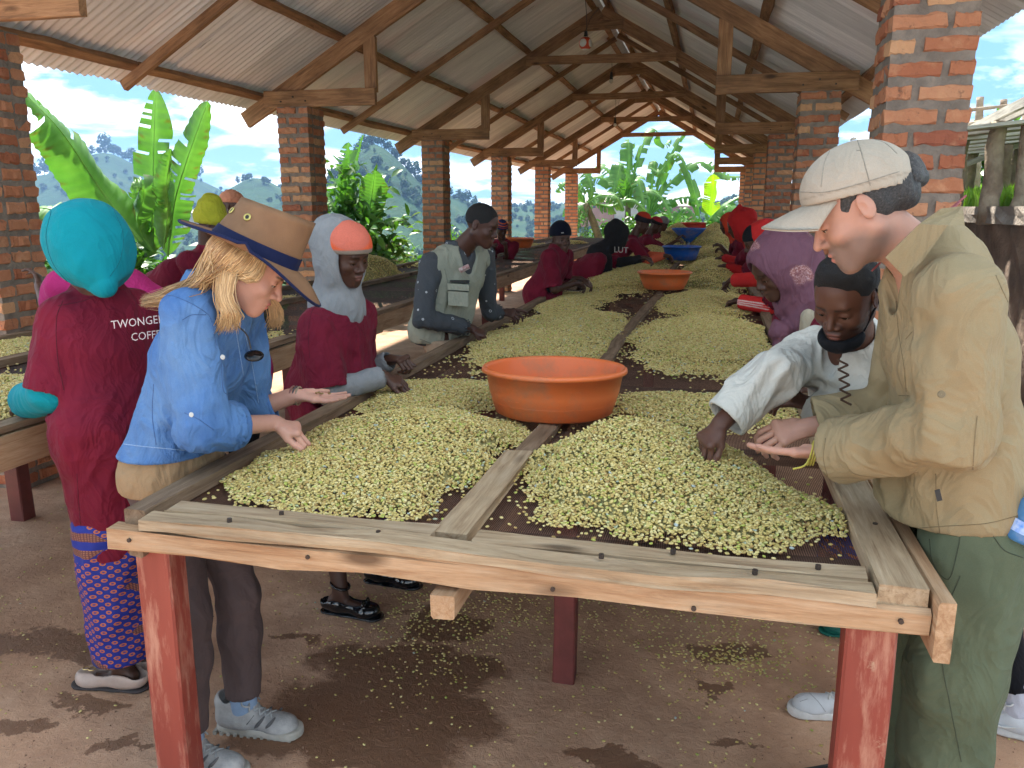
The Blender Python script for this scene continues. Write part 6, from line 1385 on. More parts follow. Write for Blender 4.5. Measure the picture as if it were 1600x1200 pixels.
    # collar leaf, pocket flap, buttoned tab, small label
    def plate(name, pl, th, mat, dirn=(0, -1, 0)):
        d = unit(dirn)*th; v = [tuple(p) for p in pl]+[tuple(p+d) for p in pl]; k = len(pl); part(name, mesh(name, v, [tuple(range(k)), tuple(range(2*k-1, k-1, -1))]+[(i, (i+1) % k, k+(i+1) % k, k+i) for i in range(k)]), mat, o)
    plate('collar', [at(1383, 402, 1.86), at(1412, 432, 1.85), at(1440, 408, 1.83), at(1480, 352, 1.82), at(1506, 352, 1.84), at(1503, 322, 1.9), at(1470, 326, 1.88), at(1436, 350, 1.85)], .006, KH)
    v, fc = lathe([(.001, .002), (.0065, .002), (.0075, 0), (.001, 0)], 14); part('button', mesh('button', v, fc), simple('khaki_button', (.2, .16, .09), None, .4, 5, 0), o, tuple(at(1471, 616, 1.695)), Vector((0, -1, .1)).to_track_quat('Z', 'Y'))
    plate('garment_label', [at(1460, 766, 1.72), at(1468, 764, 1.72), at(1472, 781, 1.72), at(1464, 783, 1.72)], .003, DK)
    TRG = cloth('olive_trousers', (.105, .125, .078), (.085, .105, .065), .8, .5, .12, 6, .1); trousers(o, J, TRG, g=.022, rt=.100, rk=.076, ra=.066, flare=.016, seed=44, wr=.010, wsc=11, step=.008, t=1.97, top=J['pel'][2]+.03)
    tv_ = BV([c_ for c_ in o.children if c_.name.startswith('trousers')][-1]); TD = simple('olive_stitch', (.05, .06, .038), None, .9, 200, 0)
    for q in ([(1452, 842), (1458, 880), (1482, 905), (1496, 860), (1500, 838)], [(1500, 900), (1478, 960), (1472, 1030), (1484, 1100), (1502, 1190)], [(1400, 960), (1440, 975), (1480, 972)], [(1552, 838), (1570, 860), (1600, 872)]): seam(o, tv_, q, TD, .0011)
    BO = simple('brown_boot', (.12, .08, .05), None, .6, 20, .2)
    for sd in 'RL': shoe(o, J, sd, BO, BO, L=.29)
    # cap
    CP = cloth('cream_canvas', (.42, .365, .295), (.36, .31, .245), .85, .25, .25, 12, .1, ws=420, col_=True); c = J['head']; Mh = hframe(176, 15, 0); Q = lambda x, y, z: c+Mh@V3(x, y, z)
    s = SDF(c-.22, c+.22, .004); s.add(ell(Q(0, -.004, .048), np.array([.092, .116, .095]), Mh)); s.add(ell(Q(0, .045, .040), np.array([.078, .062, .062]), Mh), .03); s.sub(ell(Q(0, -.006, .036), np.array([.085, .109, .094]), Mh), .003); s.cut(Q(0, .0, .028), -(Mh@unit(V3(0, -.02, 1)))); s.sub(ell(Q(0, -.118, .045), np.array([.038, .03, .034]), Mh), .004)
    dk2 = (.78, .76, .74); ct = [(cap(Q(.0, 0, 0), Q(.0, 0, .15), .0012), (1, 1, 1), .001)]
    for a in (0, 60, 120, 180, 240, 300): 
        aa = R(a+30); ct.append((cap(Q(0, -.014, .16), Q(math.cos(aa)*.1, -.014+math.sin(aa)*.13, .0), .0022, .0022, Mh@V3(math.cos(aa), math.sin(aa), .3), 40), dk2, .002))
    ct.append((ell(Q(0, 0, .047), (.2, .2, .0018), Mh), dk2, .0025))
    finish('cap_crown', s, CP, o, .0018, 24, 6, tags=ct, base=(1, 1, 1))
    cb_ = BV([c_ for c_ in o.children if c_.name.startswith('cap_crown')][-1]); CS_ = simple('cap_stitch', (.30, .27, .22), None, .9, 200, 0)
    for q in ([(1338, 214), (1348, 245), (1360, 290)], [(1300, 228), (1288, 255), (1283, 292)], [(1250, 300), (1290, 300), (1340, 288), (1405, 268)], [(1346, 214), (1380, 222), (1402, 240)]): seam(o, cb_, q, CS_, .0010)
    V, F = [], []; na, nr = 21, 9
    for lay in (0, 1):
        for j in range(nr):
            for i in range(na):
                a = R(-68+136*i/(na-1)); t = j/(nr-1); r0x, r0y = .083, .098; x = r0x*math.sin(a)*(1+.10*t); y = .006+.105*math.cos(a)+t*(.098*max(0, math.cos(a*.95))**.8); z = .034-.028*(abs(x)/.08)**2.0*(.25+.75*t)-.018*t-.006*t*t+.004*lay*(1); V.append(tuple(Q(x, y, z-.004)))
    for lay in (0, 1):
        for j in range(nr-1):
            for i in range(na-1): b = lay*nr*na+j*na+i; q = (b, b+1, b+na+1, b+na); F.append(q if lay == 0 else q[::-1])
    b = nr*na; e1 = [(nr-1)*na+i for i in range(na)]; F += [(e1[i], e1[i]+b, e1[i+1]+b, e1[i+1]) for i in range(na-1)]
    part('cap_brim', mesh('cap_brim', V, F), CP, o, smooth=True)
    v, fc = lathe([(.001, .006), (.006, .004), (.007, 0)], 12); part('cap_button', mesh('cap_button', v, fc), CP, o, tuple(Q(0, -.014, .144)), Vector(tuple(Mh[:, 2])).to_track_quat('Z', 'Y'), smooth=True)
    for a in (0, 60, 120, 180): aa = R(a); q = V3(math.cos(aa)*.060, -.014+math.sin(aa)*.075, .118); v, fc = lathe([(.0016, .001), (.004, .0015), (.0045, 0)], 12); part('cap_eyelet', mesh('cap_eyelet', v, fc), simple('khaki_thread', (.3, .27, .22), None, .7, 5, 0), o, tuple(Q(*q)), Vector(tuple(Mh@unit(q*V3(1, 1, .8)))).to_track_quat('Z', 'Y'))
    mk = [(-.006, 0), (0, .004), (.006, -.001), (.002, -.006), (-.004, -.007), (.008, .007), (-.008, .006)]
    P_ = []
    for i, (u, w) in enumerate(mk[:-1]):
        b0 = Q(.070, -.082+u, .082+w*1.2); b1 = Q(.070, -.082+mk[i+1][0], .082+mk[i+1][1]*1.2); nn = unit(Mh@V3(.8, -.5, .4)); P_.append(tube([b0+nn*.004, b1+nn*.004], .0016, 5))
    v, fc = join(P_); part('cap_emblem', mesh('cap_emblem', v, fc), simple('navy_thread', (.03, .04, .12), None, .7, 5, 0), o)
    # grey hair, strand clumps under the cap
    m, N, L, b_, out = NT('grey_hair'); v_ = coords(N, L); L(ramp(N, L, noise(N, L, v_, 240, 4, .7), [(.38, (.012, .011, .011)), (.62, (.05, .047, .045)), (.78, (.20, .185, .17))]), b_.inputs['Base Color']); b_.inputs['Roughness'].default_value = .5; bump(N, L, noise(N, L, v_, 500, 3), b_, .8, .003)
    s = SDF(c-.16, c+.16, .0036); s.add(ell(P(0, -.012, .030), np.array([.0835, .107, .094]), M)); s.add(ell(P(0, -.088, -.012), np.array([.054, .030, .045]), M), .03); s.cut(P(0, .048, 0), M@unit(V3(0, 1, .55))); s.cut(P(0, -.03, -.052), -(M@unit(V3(0, -.25, 1))))
    for e in (-1, 1): s.sub(ell(P(e*.082, .004, -.016), (.03, .026, .042), M), .006); s.sub(cap(P(e*.08, .03, -.03), P(e*.08, .0, -.09), .03, .04), .006)
    finish('hair', s, m, o, .0025, 110, 7); s = SDF(c-.2, c+.2, .004); s.add(cap(Q(.02, -.108, .06), Q(-.02, -.112, .035), .028, .024)); s.add(cap(Q(0, -.105, .065), Q(0, -.128, .03), .024, .018), .01); finish('hair_tuft', s, m, o, .005, 60, 8)
    v, fc = tube(spline([P(.03, .04, -.13), P(.055, -.02, -.115), P(.05, -.07, -.10), at(1480, 334, 1.95), at(1502, 312, 1.98), at(1508, 307, 1.98), at(1480, 330, 1.96)], 24), .0022, 6); part('neck_cord', mesh('neck_cord', v, fc), simple('red_cord', (.30, .08, .09), None, .7, 90, .3), o)
    w = J['wrL']+V3(-.01, 0, 0); YB = simple('yellow_yarn', (.60, .52, .10), None, .8, 50, .3)
    v, fc = join([tube([w+unit(V3(-.9, 0, -.1))*(.015+.006*k)+.037*(V3(.1, .8, 0)*math.cos(t)+V3(.15, 0, .8)*math.sin(t)) for t in np.linspace(0, 6.4, 24)], .0022, 5) for k in range(3)] + [tube(spline([w+V3(-.03, -.035, 0), w+V3(-.045, -.05, -.02), w+V3(-.07, -.05, -.03)], 7), .0025, 5)]); part('yarn_bracelet', mesh('yarn_bracelet', v, fc), YB, o, smooth=True)
    # water bottle in his back pocket
    bt = thing('water_bottle', 'clear blue plastic water bottle tucked in the olive trousers back pocket', 'bottle', tuple(at(1592, 845, 1.84)))
    m2, N, L, b2, out = NT('blue_plastic_bottle'); b2.inputs['Base Color'].default_value = (.15, .45, .95, 1); b2.inputs['Transmission Weight'].default_value = .6; b2.inputs['Roughness'].default_value = .12
    v, fc = lathe([(.001, 0), (.030, .002), (.033, .01), (.033, .04), (.029, .05), (.033, .06), (.033, .085), (.02, .11), (.001, .112)], 28); q_ = link('bottle', mesh('bottle', v, fc), m2, bt, smooth=True); bt.rotation_euler = (0, .3, 0)
    v, fc = lathe([(.0338, .022), (.0338, .048)], 28); link('bottle_label', mesh('bottle_label', v, fc), simple('blue_label', (.05, .22, .7), (.5, .6, .8), .4, 60, 0), bt, smooth=True)
khaki_man()
# ---------------------------------------------------------------- man in a white shirt, mask under his chin
def white_man():
    J = dict(head=at(1322, 464, 2.36), shR=at(1268, 556, 2.60), shL=at(1392, 578, 2.45), elR=at(1205, 585, 2.36), wrR=at(1128, 660, 2.28), elL=at(1330, 668, 2.38), wrL=at(1275, 638, 2.5), pel=at(1420, 800, 2.75))
    J.update(hipR=J['pel']+V3(-.03, .09, -.03), hipL=J['pel']+V3(.02, -.08, -.03), ankR=V3(.555, 2.60, .10), ankL=V3(1.0, 2.62, .12), footR=V3(-1, -.1, 0), footL=V3(-.95, .3, 0)); J['kneeR'] = V3(.60, 2.70, .48); J['kneeL'] = V3(.88, 2.66, .48)
    M = hframe(236, 32, 4)
    o, P = body('person', 'young man in a white shirt, black mask under his chin, reaching onto the near heap', J, M, (.10, .042, .026), SKD,
        dict(R=(V3(-.62, -.3, -.72), V3(-.55, -.45, .65), -1, pinch()), L=(V3(-.8, .2, .3), V3(0, -.3, .9), 1, RELAX)), az=215, lips=(.16, .065, .05), wide=1.25, hz=.003, stub=(.05, .024, .018))
    WH = cloth('cream_white_shirt', (.58, .57, .52), (.52, .51, .46), .8, .55, .1, 7, .1, ws=500)
    lo, hi = bounds(J, .18, ['shR', 'shL', 'elR', 'elL', 'pel', 'wrL', 'wrR']); s = SDF(lo, hi, .0065)
    for p, k in torso(J, .024): s.add(p, k)
    for sd in 'RL':
        for p, k in arm(J, sd, .018, 1.93, ru=.052, re=.046, rw=.034, flare=.012): s.add(p, k)
        e, d = armend(J, sd, 1.93); s.sub(cap(e-d*.02, e+d*.03, .052, .055), .003)
    c0 = (J['shR']+J['shL'])/2+V3(0, 0, .05); s.add(cap(c0, c0+V3(0, -.01, .03), .085, .078), .03); s.sub(cap(c0, P(0, 0, -.05), .062, .07), .004); f = fwd_(J); s.sub(cap(c0+f*.07+V3(0, 0, .03), c0+f*.13-V3(0, 0, .10), .045, .008), .004)
    s.cut((0, 0, J['pel'][2]-.12), (0, 0, -1)); finish('white_shirt', s, WH, o, .011, 11, 51, foc=[(J['elR'], .16), (J['elL'], .12), (J['shR'], .14)])
    # dark lacing on the chest
    P_ = []; z0 = at(1316, 562, 2.27); z1 = at(1322, 632, 2.23); prev = None
    for i in range(10):
        t = i/9; q = z0+(z1-z0)*t+V3(.013*(1 if i % 2 else -1), -.002, 0); 
        if prev is not None: P_.append(tube([prev, q], .0030, 6))
        prev = q
    v, fc = join(P_); part('chest_lacing', mesh('chest_lacing', v, fc), simple('brown_lace', (.07, .035, .02), None, .8, 50, .2), o)
    HM_ = NT('black_hair'); m, N, L, b_, out = HM_; b_.inputs['Base Color'].default_value = (.006, .005, .005, 1); b_.inputs['Roughness'].default_value = .8; bump(N, L, noise(N, L, coords(N, L), 330, 3), b_, 1.0, .004)
    global BLK; BLK = m
    c = J['head']; s = SDF(c-.16, c+.16, .0036); s.add(ell(P(0, -.014, .046), np.array([.078, .096, .086]), M)); s.cut(P(0, .062, .07), M@unit(V3(0, 1, -.5))); s.cut(P(0, -.02, -.01), -(M@unit(V3(0, -.2, 1)))); s.add(ell(P(0, .030, .098), (.052, .040, .026), M), .012)
    for e in (-1, 1): s.sub(ell(P(e*.08, .0, -.002), (.03, .026, .034), M), .004); s.sub(ell(P(e*.062, .085, .055), (.03, .04, .03), M), .006)
    finish('hair', s, m, o, .0022, 120, 3)
    MK = cloth('black_mask', (.010, .011, .014), None, .8, .3, .2, 10); s = SDF(c-.17, c+.17, .0036)
    s.add(ell(P(0, .052, -.093), np.array([.062, .060, .034]), M)); s.add(ell(P(0, .094, -.088), np.array([.03, .014, .022]), M), .02); s.sub(ell(P(0, .040, -.052), np.array([.070, .075, .036]), M), .006); s.sub(ell(P(0, -.02, -.08), (.08, .07, .1), M), .004); finish('face_mask', s, MK, o, .002, 40, 2)
    for e in (-1, 1): v, fc = tube(spline([P(e*.056, .035, -.078), P(e*.074, .01, -.03), P(e*.084, -.016, .0), P(e*.078, -.012, .03)], 9), .003, 5); part('mask_strap', mesh('mask_strap', v, fc), MK, o)
    BJ = cloth('black_jeans', (.010, .010, .013), None, .85, .3, .2); trousers(o, J, BJ, g=.006, t=1.9, seed=6, top=J['pel'][2]+.06)
    WS = simple('white_leather', (.58, .60, .63), (.52, .54, .57), .45, 20, .15, 160, 0); WSO = simple('white_sole', (.66, .66, .66), (.55, .54, .52), .6, 30, .1, 90, 0); WK = cloth('white_sock', (.62, .64, .74), None, .9, .2, .4)
    for sd in 'RL':
        ob, a, f2, l2 = shoe(o, J, sd, WS, WSO, L=.30); laces(ob, a, f2, l2, WSO, 6, .0032, ob=ob)
        s = SDF(J['ank'+sd]-.09, J['ank'+sd]+.12, .006); s.add(cap(J['ank'+sd]-V3(0, 0, .03), J['ank'+sd]+V3(0, 0, .065), .043, .044)); finish('sock', s, WK, o, .001, 60)
        P_ = []
        for e in (-1, 1):
            b = a+l2*e*.0445+V3(0, 0, .042); P_.append(tube(spline([b+f2*.135+V3(0, 0, .012)-l2*e*.001, b+f2*.10+V3(0, 0, -.004)+l2*e*.001, b+f2*.06+V3(0, 0, .002), b+f2*.0+V3(0, 0, .022)-l2*e*.003], 12), [.001, .0025, .0035, .004, .004, .004, .004, .0035, .003, .0025, .002, .001], 5))
            P_.append(tube(spline([b+f2*.17+V3(0, 0, -.012), b+f2*.15+V3(0, 0, .012)-l2*e*.008, b+f2*.10+V3(0, 0, .028)-l2*e*.014, b+f2*.045+V3(0, 0, .05)-l2*e*.008], 10), .0018, 4)); P_.append(tube(spline([b-f2*.03+V3(0, 0, .0), b-f2*.0+V3(0, 0, .03), b+f2*.02+V3(0, 0, .045)], 6), .0018, 4))
        if sd == 'R':
            wb_ = BV(ob); GY = simple('grey_shoe_line', (.36, .37, .40), None, .7, 200, 0)
            for q in ([(1236, 1102), (1262, 1118), (1300, 1128), (1350, 1130)], [(1262, 1080), (1278, 1096), (1290, 1112)], [(1304, 1100), (1315, 1112), (1332, 1112), (1352, 1104)], [(1304, 1100), (1310, 1096), (1322, 1104)], [(1245, 1090), (1256, 1086)], [(1250, 1096), (1262, 1092)], [(1268, 1076), (1300, 1082), (1320, 1078)]): seam(ob, wb_, q, GY, .0011, 'shoe_line')
        v, fc = join(P_); part('shoe_stitching', mesh('stitching', v, fc), WSO, ob, smooth=True, kind='stuff')
white_man()
NAVYK = cloth('navy_knit', (.008, .010, .022), (.006, .007, .016), .95, .1, .9, 9, .4, ws=160)
BLK2 = cloth('black_jersey', (.014, .015, .018), None, .9, .3, .2)
ORK = None
def colcloth(name, weave=.4, rough=.9, ws=300, fold=.3):
    m, N, L, b, o = NT(name); v = coords(N, L); a = N('ShaderNodeAttribute'); a.attribute_name = 'Col'; w = noise(N, L, v, ws, 2)
    c = mixc(N, L, .35, a.outputs['Color'], ramp(N, L, w, [(.35, .6), (.65, 1.)]), 'MULTIPLY'); L(c, b.inputs['Base Color']); b.inputs['Roughness'].default_value = rough; b.inputs['Specular IOR Level'].default_value = .2
    n1 = bump(N, L, ramp(N, L, noise(N, L, v, 8, 3, .5, 1.5), [(.3, 0), (.5, 1), (.7, 0)]), b, fold*.5, .012); bump(N, L, w, b, weave, .0008, n1); return m
CC_ = colcloth('dyed_cloth'); RFL = cloth('red_fleece', (.46, .022, .022), (.38, .016, .018), .9, .4, .3, 8, .3); RBR = cloth('bright_red_jersey', (.60, .03, .03), None, .8, .4, .2)
def std(head, pel, hand_r, hand_l, faz, y=None, lean=.05, w=.19, sh_drop=.235, up=.0):
    "joints of a worker from head, pelvis and both wrists; faz = facing"
    a = R(faz); f = V3(math.cos(a), math.sin(a), 0); l = V3(math.sin(a), -math.cos(a), 0); sh = head-f*lean-V3(0, 0, sh_drop); J = dict(head=np.asarray(head, float), pel=np.asarray(pel, float))
    for s_, e, h in (('R', 1, hand_r), ('L', -1, hand_l)):
        J['sh'+s_] = sh+l*e*w-V3(0, 0, .01); h = np.asarray(h, float); J['wr'+s_] = h; d = h-J['sh'+s_]; D_ = np.linalg.norm(d); L1 = .285; L2 = .255
        if D_ > (L1+L2)*.985: h = J['sh'+s_]+d/D_*(L1+L2)*.985; J['wr'+s_] = h; d = h-J['sh'+s_]; D_ = np.linalg.norm(d)
        x = (L1**2-L2**2+D_**2)/(2*D_); hgt_ = math.sqrt(max(L1**2-x**2, 1e-5)); u = unit(d); dn = V3(0, 0, -1)+l*e*.08-f*.45; dn = unit(dn-u*np.dot(dn, u)); J['el'+s_] = J['sh'+s_]+u*x+dn*hgt_
    return defaults(J, faz)
def hd_(J, sd, up=V3(0, 0, 1), down=-.35):
    d = unit(J['wr'+sd]-J['el'+sd]); return unit(d+V3(0, 0, down))
def simple_hands(J, kind=None, sides='RL', step=1):
    return {s_: (hd_(J, s_), V3(0, -.2, 1), 1 if s_ == 'L' else -1, kind or RELAX) for s_ in sides}
# ---------------------------------------------------------------- worker in the teal hood, seen from behind
def teal():
    J = std(at(136, 392, 2.22), at(178, 690, 2.22), at(60, 700, 2.3), V3(-2.35, 2.50, .99), 168, lean=.05, w=.205); J['pel'][2] = .93
    J['shL'] = at(98, 497, 2.14); J['shR'] = at(212, 487, 2.36); J['elL'] = at(82, 612, 2.10); J['wrL'] = at(38, 628, 2.30); J['elR'] = V3(-1.95, 2.62, 1.10); J['wrR'] = V3(-2.2, 2.6, .99); J['ankR'] = V3(-1.83, 2.30, .085); J['ankL'] = V3(-1.90, 2.19, .085); J['footL'] = J['footR'] = unit(V3(-1, -.08, 0)); J['kneeL'] = V3(-1.87, 2.2, .47); J['kneeR'] = V3(-1.83, 2.32, .47)
    M = hframe(150, 22, -4); o, P = body('person', 'worker in a teal hood and long maroon coat, seen from behind at the side table', J, M, DARK1, SKD, simple_hands(J), az=168, hz=.007, eyes=False)
    TL = cloth('teal_fleece', (.004, .245, .30), (.003, .21, .26), .85, .4, .15, 6, .3, col_=True)
    tg = []
    coat(o, J, MAR, sl=.98, hem=.50, g=.016, step=.0065, seed=61, wr=.010, flare=.026, hipw=.005, slim=.9, rhem=.16, open_=False, wsc=11)
    s = SDF(J['head']-.30, J['head']+.30, .006); s.add(ell(P(0, -.025, .035), (.128, .130, .112), M)); s.add(ell(P(0, -.04, -.035), (.118, .105, .092), M), .05); s.add(cap(P(.0, -.075, -.09), P(0, -.09, -.145), .07, .032), .05); s.sub(ell(P(0, .02, .0), (.09, .11, .12), M), .01); s.sub(ell(P(0, .11, -.02), (.085, .09, .11), M), .01)
    finish('teal_hood', s, TL, o, .011, 9, 9, foc=[(P(0, -.1, -.14), .12), (P(0, -.1, 0), .05)], base=(1, 1, 1))
    wa_ = V3(0, 0, J['pel'][2]+.10); s = SDF(*bounds(J, .25, ['pel']), .0065)
    for p, k in torso(J, .019, hip=.118): s.add(p, k)
    s.cut(wa_+V3(0, 0, .024), (0, .06, 1)); s.cut(wa_-V3(0, 0, .024), (0, -.06, -1)); finish('waist_belt', s, MAR2, o, .003, 11, 61)
    for sd in 'LR': sleeve(o, J, sd, TL, .90, 1.86, g=.020, step=.006, name='teal_sleeve', flare=.014, wr=.004, base=(1, 1, 1))
    bvh_ = BV([c_ for c_ in o.children if c_.name.startswith('coat')][0]); MS = simple('maroon_seam', (.09, .008, .018), None, .9, 200, 0)
    for q in ([(98, 470), (88, 500), (90, 560), (100, 610)], [(90, 478), (130, 470), (170, 455), (200, 452)], [(120, 740), (124, 800), (130, 860)]): seam(o, bvh_, q, MS, .0012)
    hb_ = BV([c_ for c_ in o.children if c_.name.startswith('teal_hood')][0]); TS = simple('teal_seam', (.002, .14, .18), None, .9, 200, 0)
    for q in ([(80, 330), (72, 370), (82, 410), (105, 440)], [(178, 328), (192, 365), (188, 405), (172, 432)]): seam(o, hb_, q, TS, .0012)
    # printed words across the back
    WT = simple('white_print', (.58, .54, .54), (.42, .36, .37), .8, 90, 0)
    bv = [np.array((o.location+v_.co)[:]) for v_ in bpy.data.objects[o.children[0].name].data.vertices] if False else None
    ct = [c_ for c_ in o.children if c_.name.startswith('coat')][0]; dg = bpy.context.evaluated_depsgraph_get(); from mathutils.bvhtree import BVHTree
    cm = wm(ct); bvh = BVHTree.FromPolygons([tuple(cm @ v_.co) for v_ in ct.data.vertices], [tuple(p.vertices) for p in ct.data.polygons]); cl_ = Vector(cam.location)
    for txt, px, py, sz, sl_ in (('TWONGERE', 174, 514, 15.5, -7), ('COFFEE', 205, 533, 15, -7)):
        cu = bpy.data.curves.new('t', 'FONT'); cu.body = txt; cu.size = 1; cu.resolution_u = 2; to = bpy.data.objects.new('t', cu); COL.objects.link(to); dg.update(); tm = bpy.data.meshes.new_from_object(to.evaluated_get(bpy.context.evaluated_depsgraph_get())); bpy.data.objects.remove(to)
        bm = bmesh.new(); bm.from_mesh(tm); bmesh.ops.subdivide_edges(bm, edges=[e for e in bm.edges if e.calc_length() > .12], cuts=3); V = []; ok = True
        A0 = atz(0, 0, 0); org = at(px, py, 2.05); ux = unit(at(px+100, py-100*math.tan(R(-sl_)), 2.12)-org); uz = V3(0, 0, 1); k = sz*1.45/825*1.25
        for v_ in bm.verts:
            q = org+ux*v_.co.x*k*.86+uz*v_.co.y*k; d = Vector(unit(V3(.12, 1, 0))); h = bvh.ray_cast(Vector(q)-d*.6, d, 2.0)
            v_.co = (h[0]-d*.003) if h[0] is not None else Vector(q)
        bm.normal_update(); me = bpy.data.meshes.new('back_print'); bm.to_mesh(me); bm.free(); part('back_print', me, WT, o)
    # printed wax skirt
    m, N, L, b, out = NT('wax_print'); v = coords(N, L)
    tc = N('ShaderNodeTexCoord'); sp = N('ShaderNodeSeparateXYZ'); vs_ = N('ShaderNodeVectorMath'); vs_.operation = 'SUBTRACT'; vs_.inputs[1].default_value = (-1.84, 2.34, 0); L(tc.outputs['Object'], vs_.inputs[0]); L(vs_.outputs[0], sp.inputs[0]); az_ = N('ShaderNodeMath'); az_.operation = 'ARCTAN2'; L(sp.outputs[1], az_.inputs[0]); L(sp.outputs[0], az_.inputs[1])
    uv = N('ShaderNodeCombineXYZ'); L(math_(N, L, 'MULTIPLY', az_.outputs[0], .18), uv.inputs[0]); L(sp.outputs[2], uv.inputs[1])
    def mapd(rot, sc): mp = N('ShaderNodeMapping'); mp.inputs['Rotation'].default_value = (0, 0, rot); mp.inputs['Scale'].default_value = (sc, sc, 1); L(uv.outputs[0], mp.inputs[0]); return mp.outputs[0]
    def stripes(rot, sc, th): s2 = N('ShaderNodeSeparateXYZ'); L(mapd(rot, sc), s2.inputs[0]); return math_(N, L, 'LESS_THAN', math_(N, L, 'FRACT', s2.outputs[1]), th)
    vo = N('ShaderNodeTexVoronoi'); vo.inputs['Scale'].default_value = 1; vo.inputs['Randomness'].default_value = 0; L(mapd(.785, 50), vo.inputs[0]); dot = ramp(N, L, vo.outputs['Distance'], [(0, .2), (.14, .2), (.15, 1), (.29, 1), (.32, 0)], 'CONSTANT')
    dots = mixc(N, L, dot, (.006, .018, .22), (.42, .12, .04)); vo2 = N('ShaderNodeTexVoronoi'); vo2.inputs['Randomness'].default_value = 0; vo2.inputs['Scale'].default_value = 1; L(mapd(0, 160), vo2.inputs[0])
    st = mixc(N, L, stripes(0, 17, .5), (.006, .022, .25), mixc(N, L, math_(N, L, 'GREATER_THAN', vo2.outputs['Distance'], .33), (.28, .12, .07), (.12, .04, .04)))
    st2 = mixc(N, L, stripes(.75, 24, .6), (.015, .03, .16), mixc(N, L, math_(N, L, 'GREATER_THAN', vo2.outputs['Distance'], .33), (.33, .12, .06), (.10, .035, .05)))
    vr = N('ShaderNodeTexWhiteNoise'); big = N('ShaderNodeVectorMath'); big.operation = 'FLOOR'; L(mapd(.78, 8.5), big.inputs[0]); L(big.outputs[0], vr.inputs[0])
    c_ = mixc(N, L, math_(N, L, 'GREATER_THAN', vr.outputs[0], .5), dots, mixc(N, L, math_(N, L, 'GREATER_THAN', vr.outputs[0], .75), st, st2)); L(c_, b.inputs['Base Color']); b.inputs['Roughness'].default_value = .75; global WAX; WAX = m
    sk = skirt(o, J, m, .60, .125, .15, .16)
    ivory = simple('ivory_shoe', (.62, .47, .40), None, .4, 10, 0); 
    for sd in 'LR': shoe(o, J, sd, ivory, simple('dark_sole', (.05, .04, .04), None, .7, 5, 0), 'flat', .25)
    g = V3(-1.90, 2.19, 0)+unit(V3(-1, -.08, 0))*.125; v, fc = join([tube([g+V3(.012*math.cos(t)+dx, .0+.010*math.sin(t), .060) for t in np.linspace(0, 6.4, 14)], .0025, 5) for dx in (-.012, .010)]); part('shoe_buckle', mesh('shoe_buckle', v, fc), simple('gold_buckle', (.6, .42, .2), None, .3, 5, 0, metallic=.9), o)
    rm = []; 
    return o
teal()
def worker(label, J, M, step=.012, hz=.006, coatk=None, sk=DARK1, wide=1.2, low=True, group='workers in maroon coats sorting coffee', hands=None, legs=True, mat=None, trou=True, eyes=None, skirtm=None, shoes=None):
    o, P = body('person', label, J, M, sk, SKD, hands or simple_hands(J, dict(curl=(48, 55, 30), tc=(.4, .7, -.45), spread=.0) if hz > .0055 else None), hs=.92 if hz > .0055 else 1., hz=hz, step=step, wide=wide, eyes=(hz < .0055) if eyes is None else eyes, group=group)
    k = dict(sl=.96, hem=.45, g=.014, step=.009 if hz < .006 else .012, wr=.009, flare=.018, wsc=10, seed=int(abs(J['head'][1])*100)); k.update(coatk or {}); coat(o, J, mat or MAR, **k)
    if skirtm: skirt(o, J, skirtm, .5, .10, .16, .2, step=.010)
    elif trou: trousers(o, J, BLK2, g=.008, step=.014, seed=2)
    if shoes:
        for sd in 'LR': shoe(o, J, sd, shoes, shoes, 'flat', .24)
    return o, P
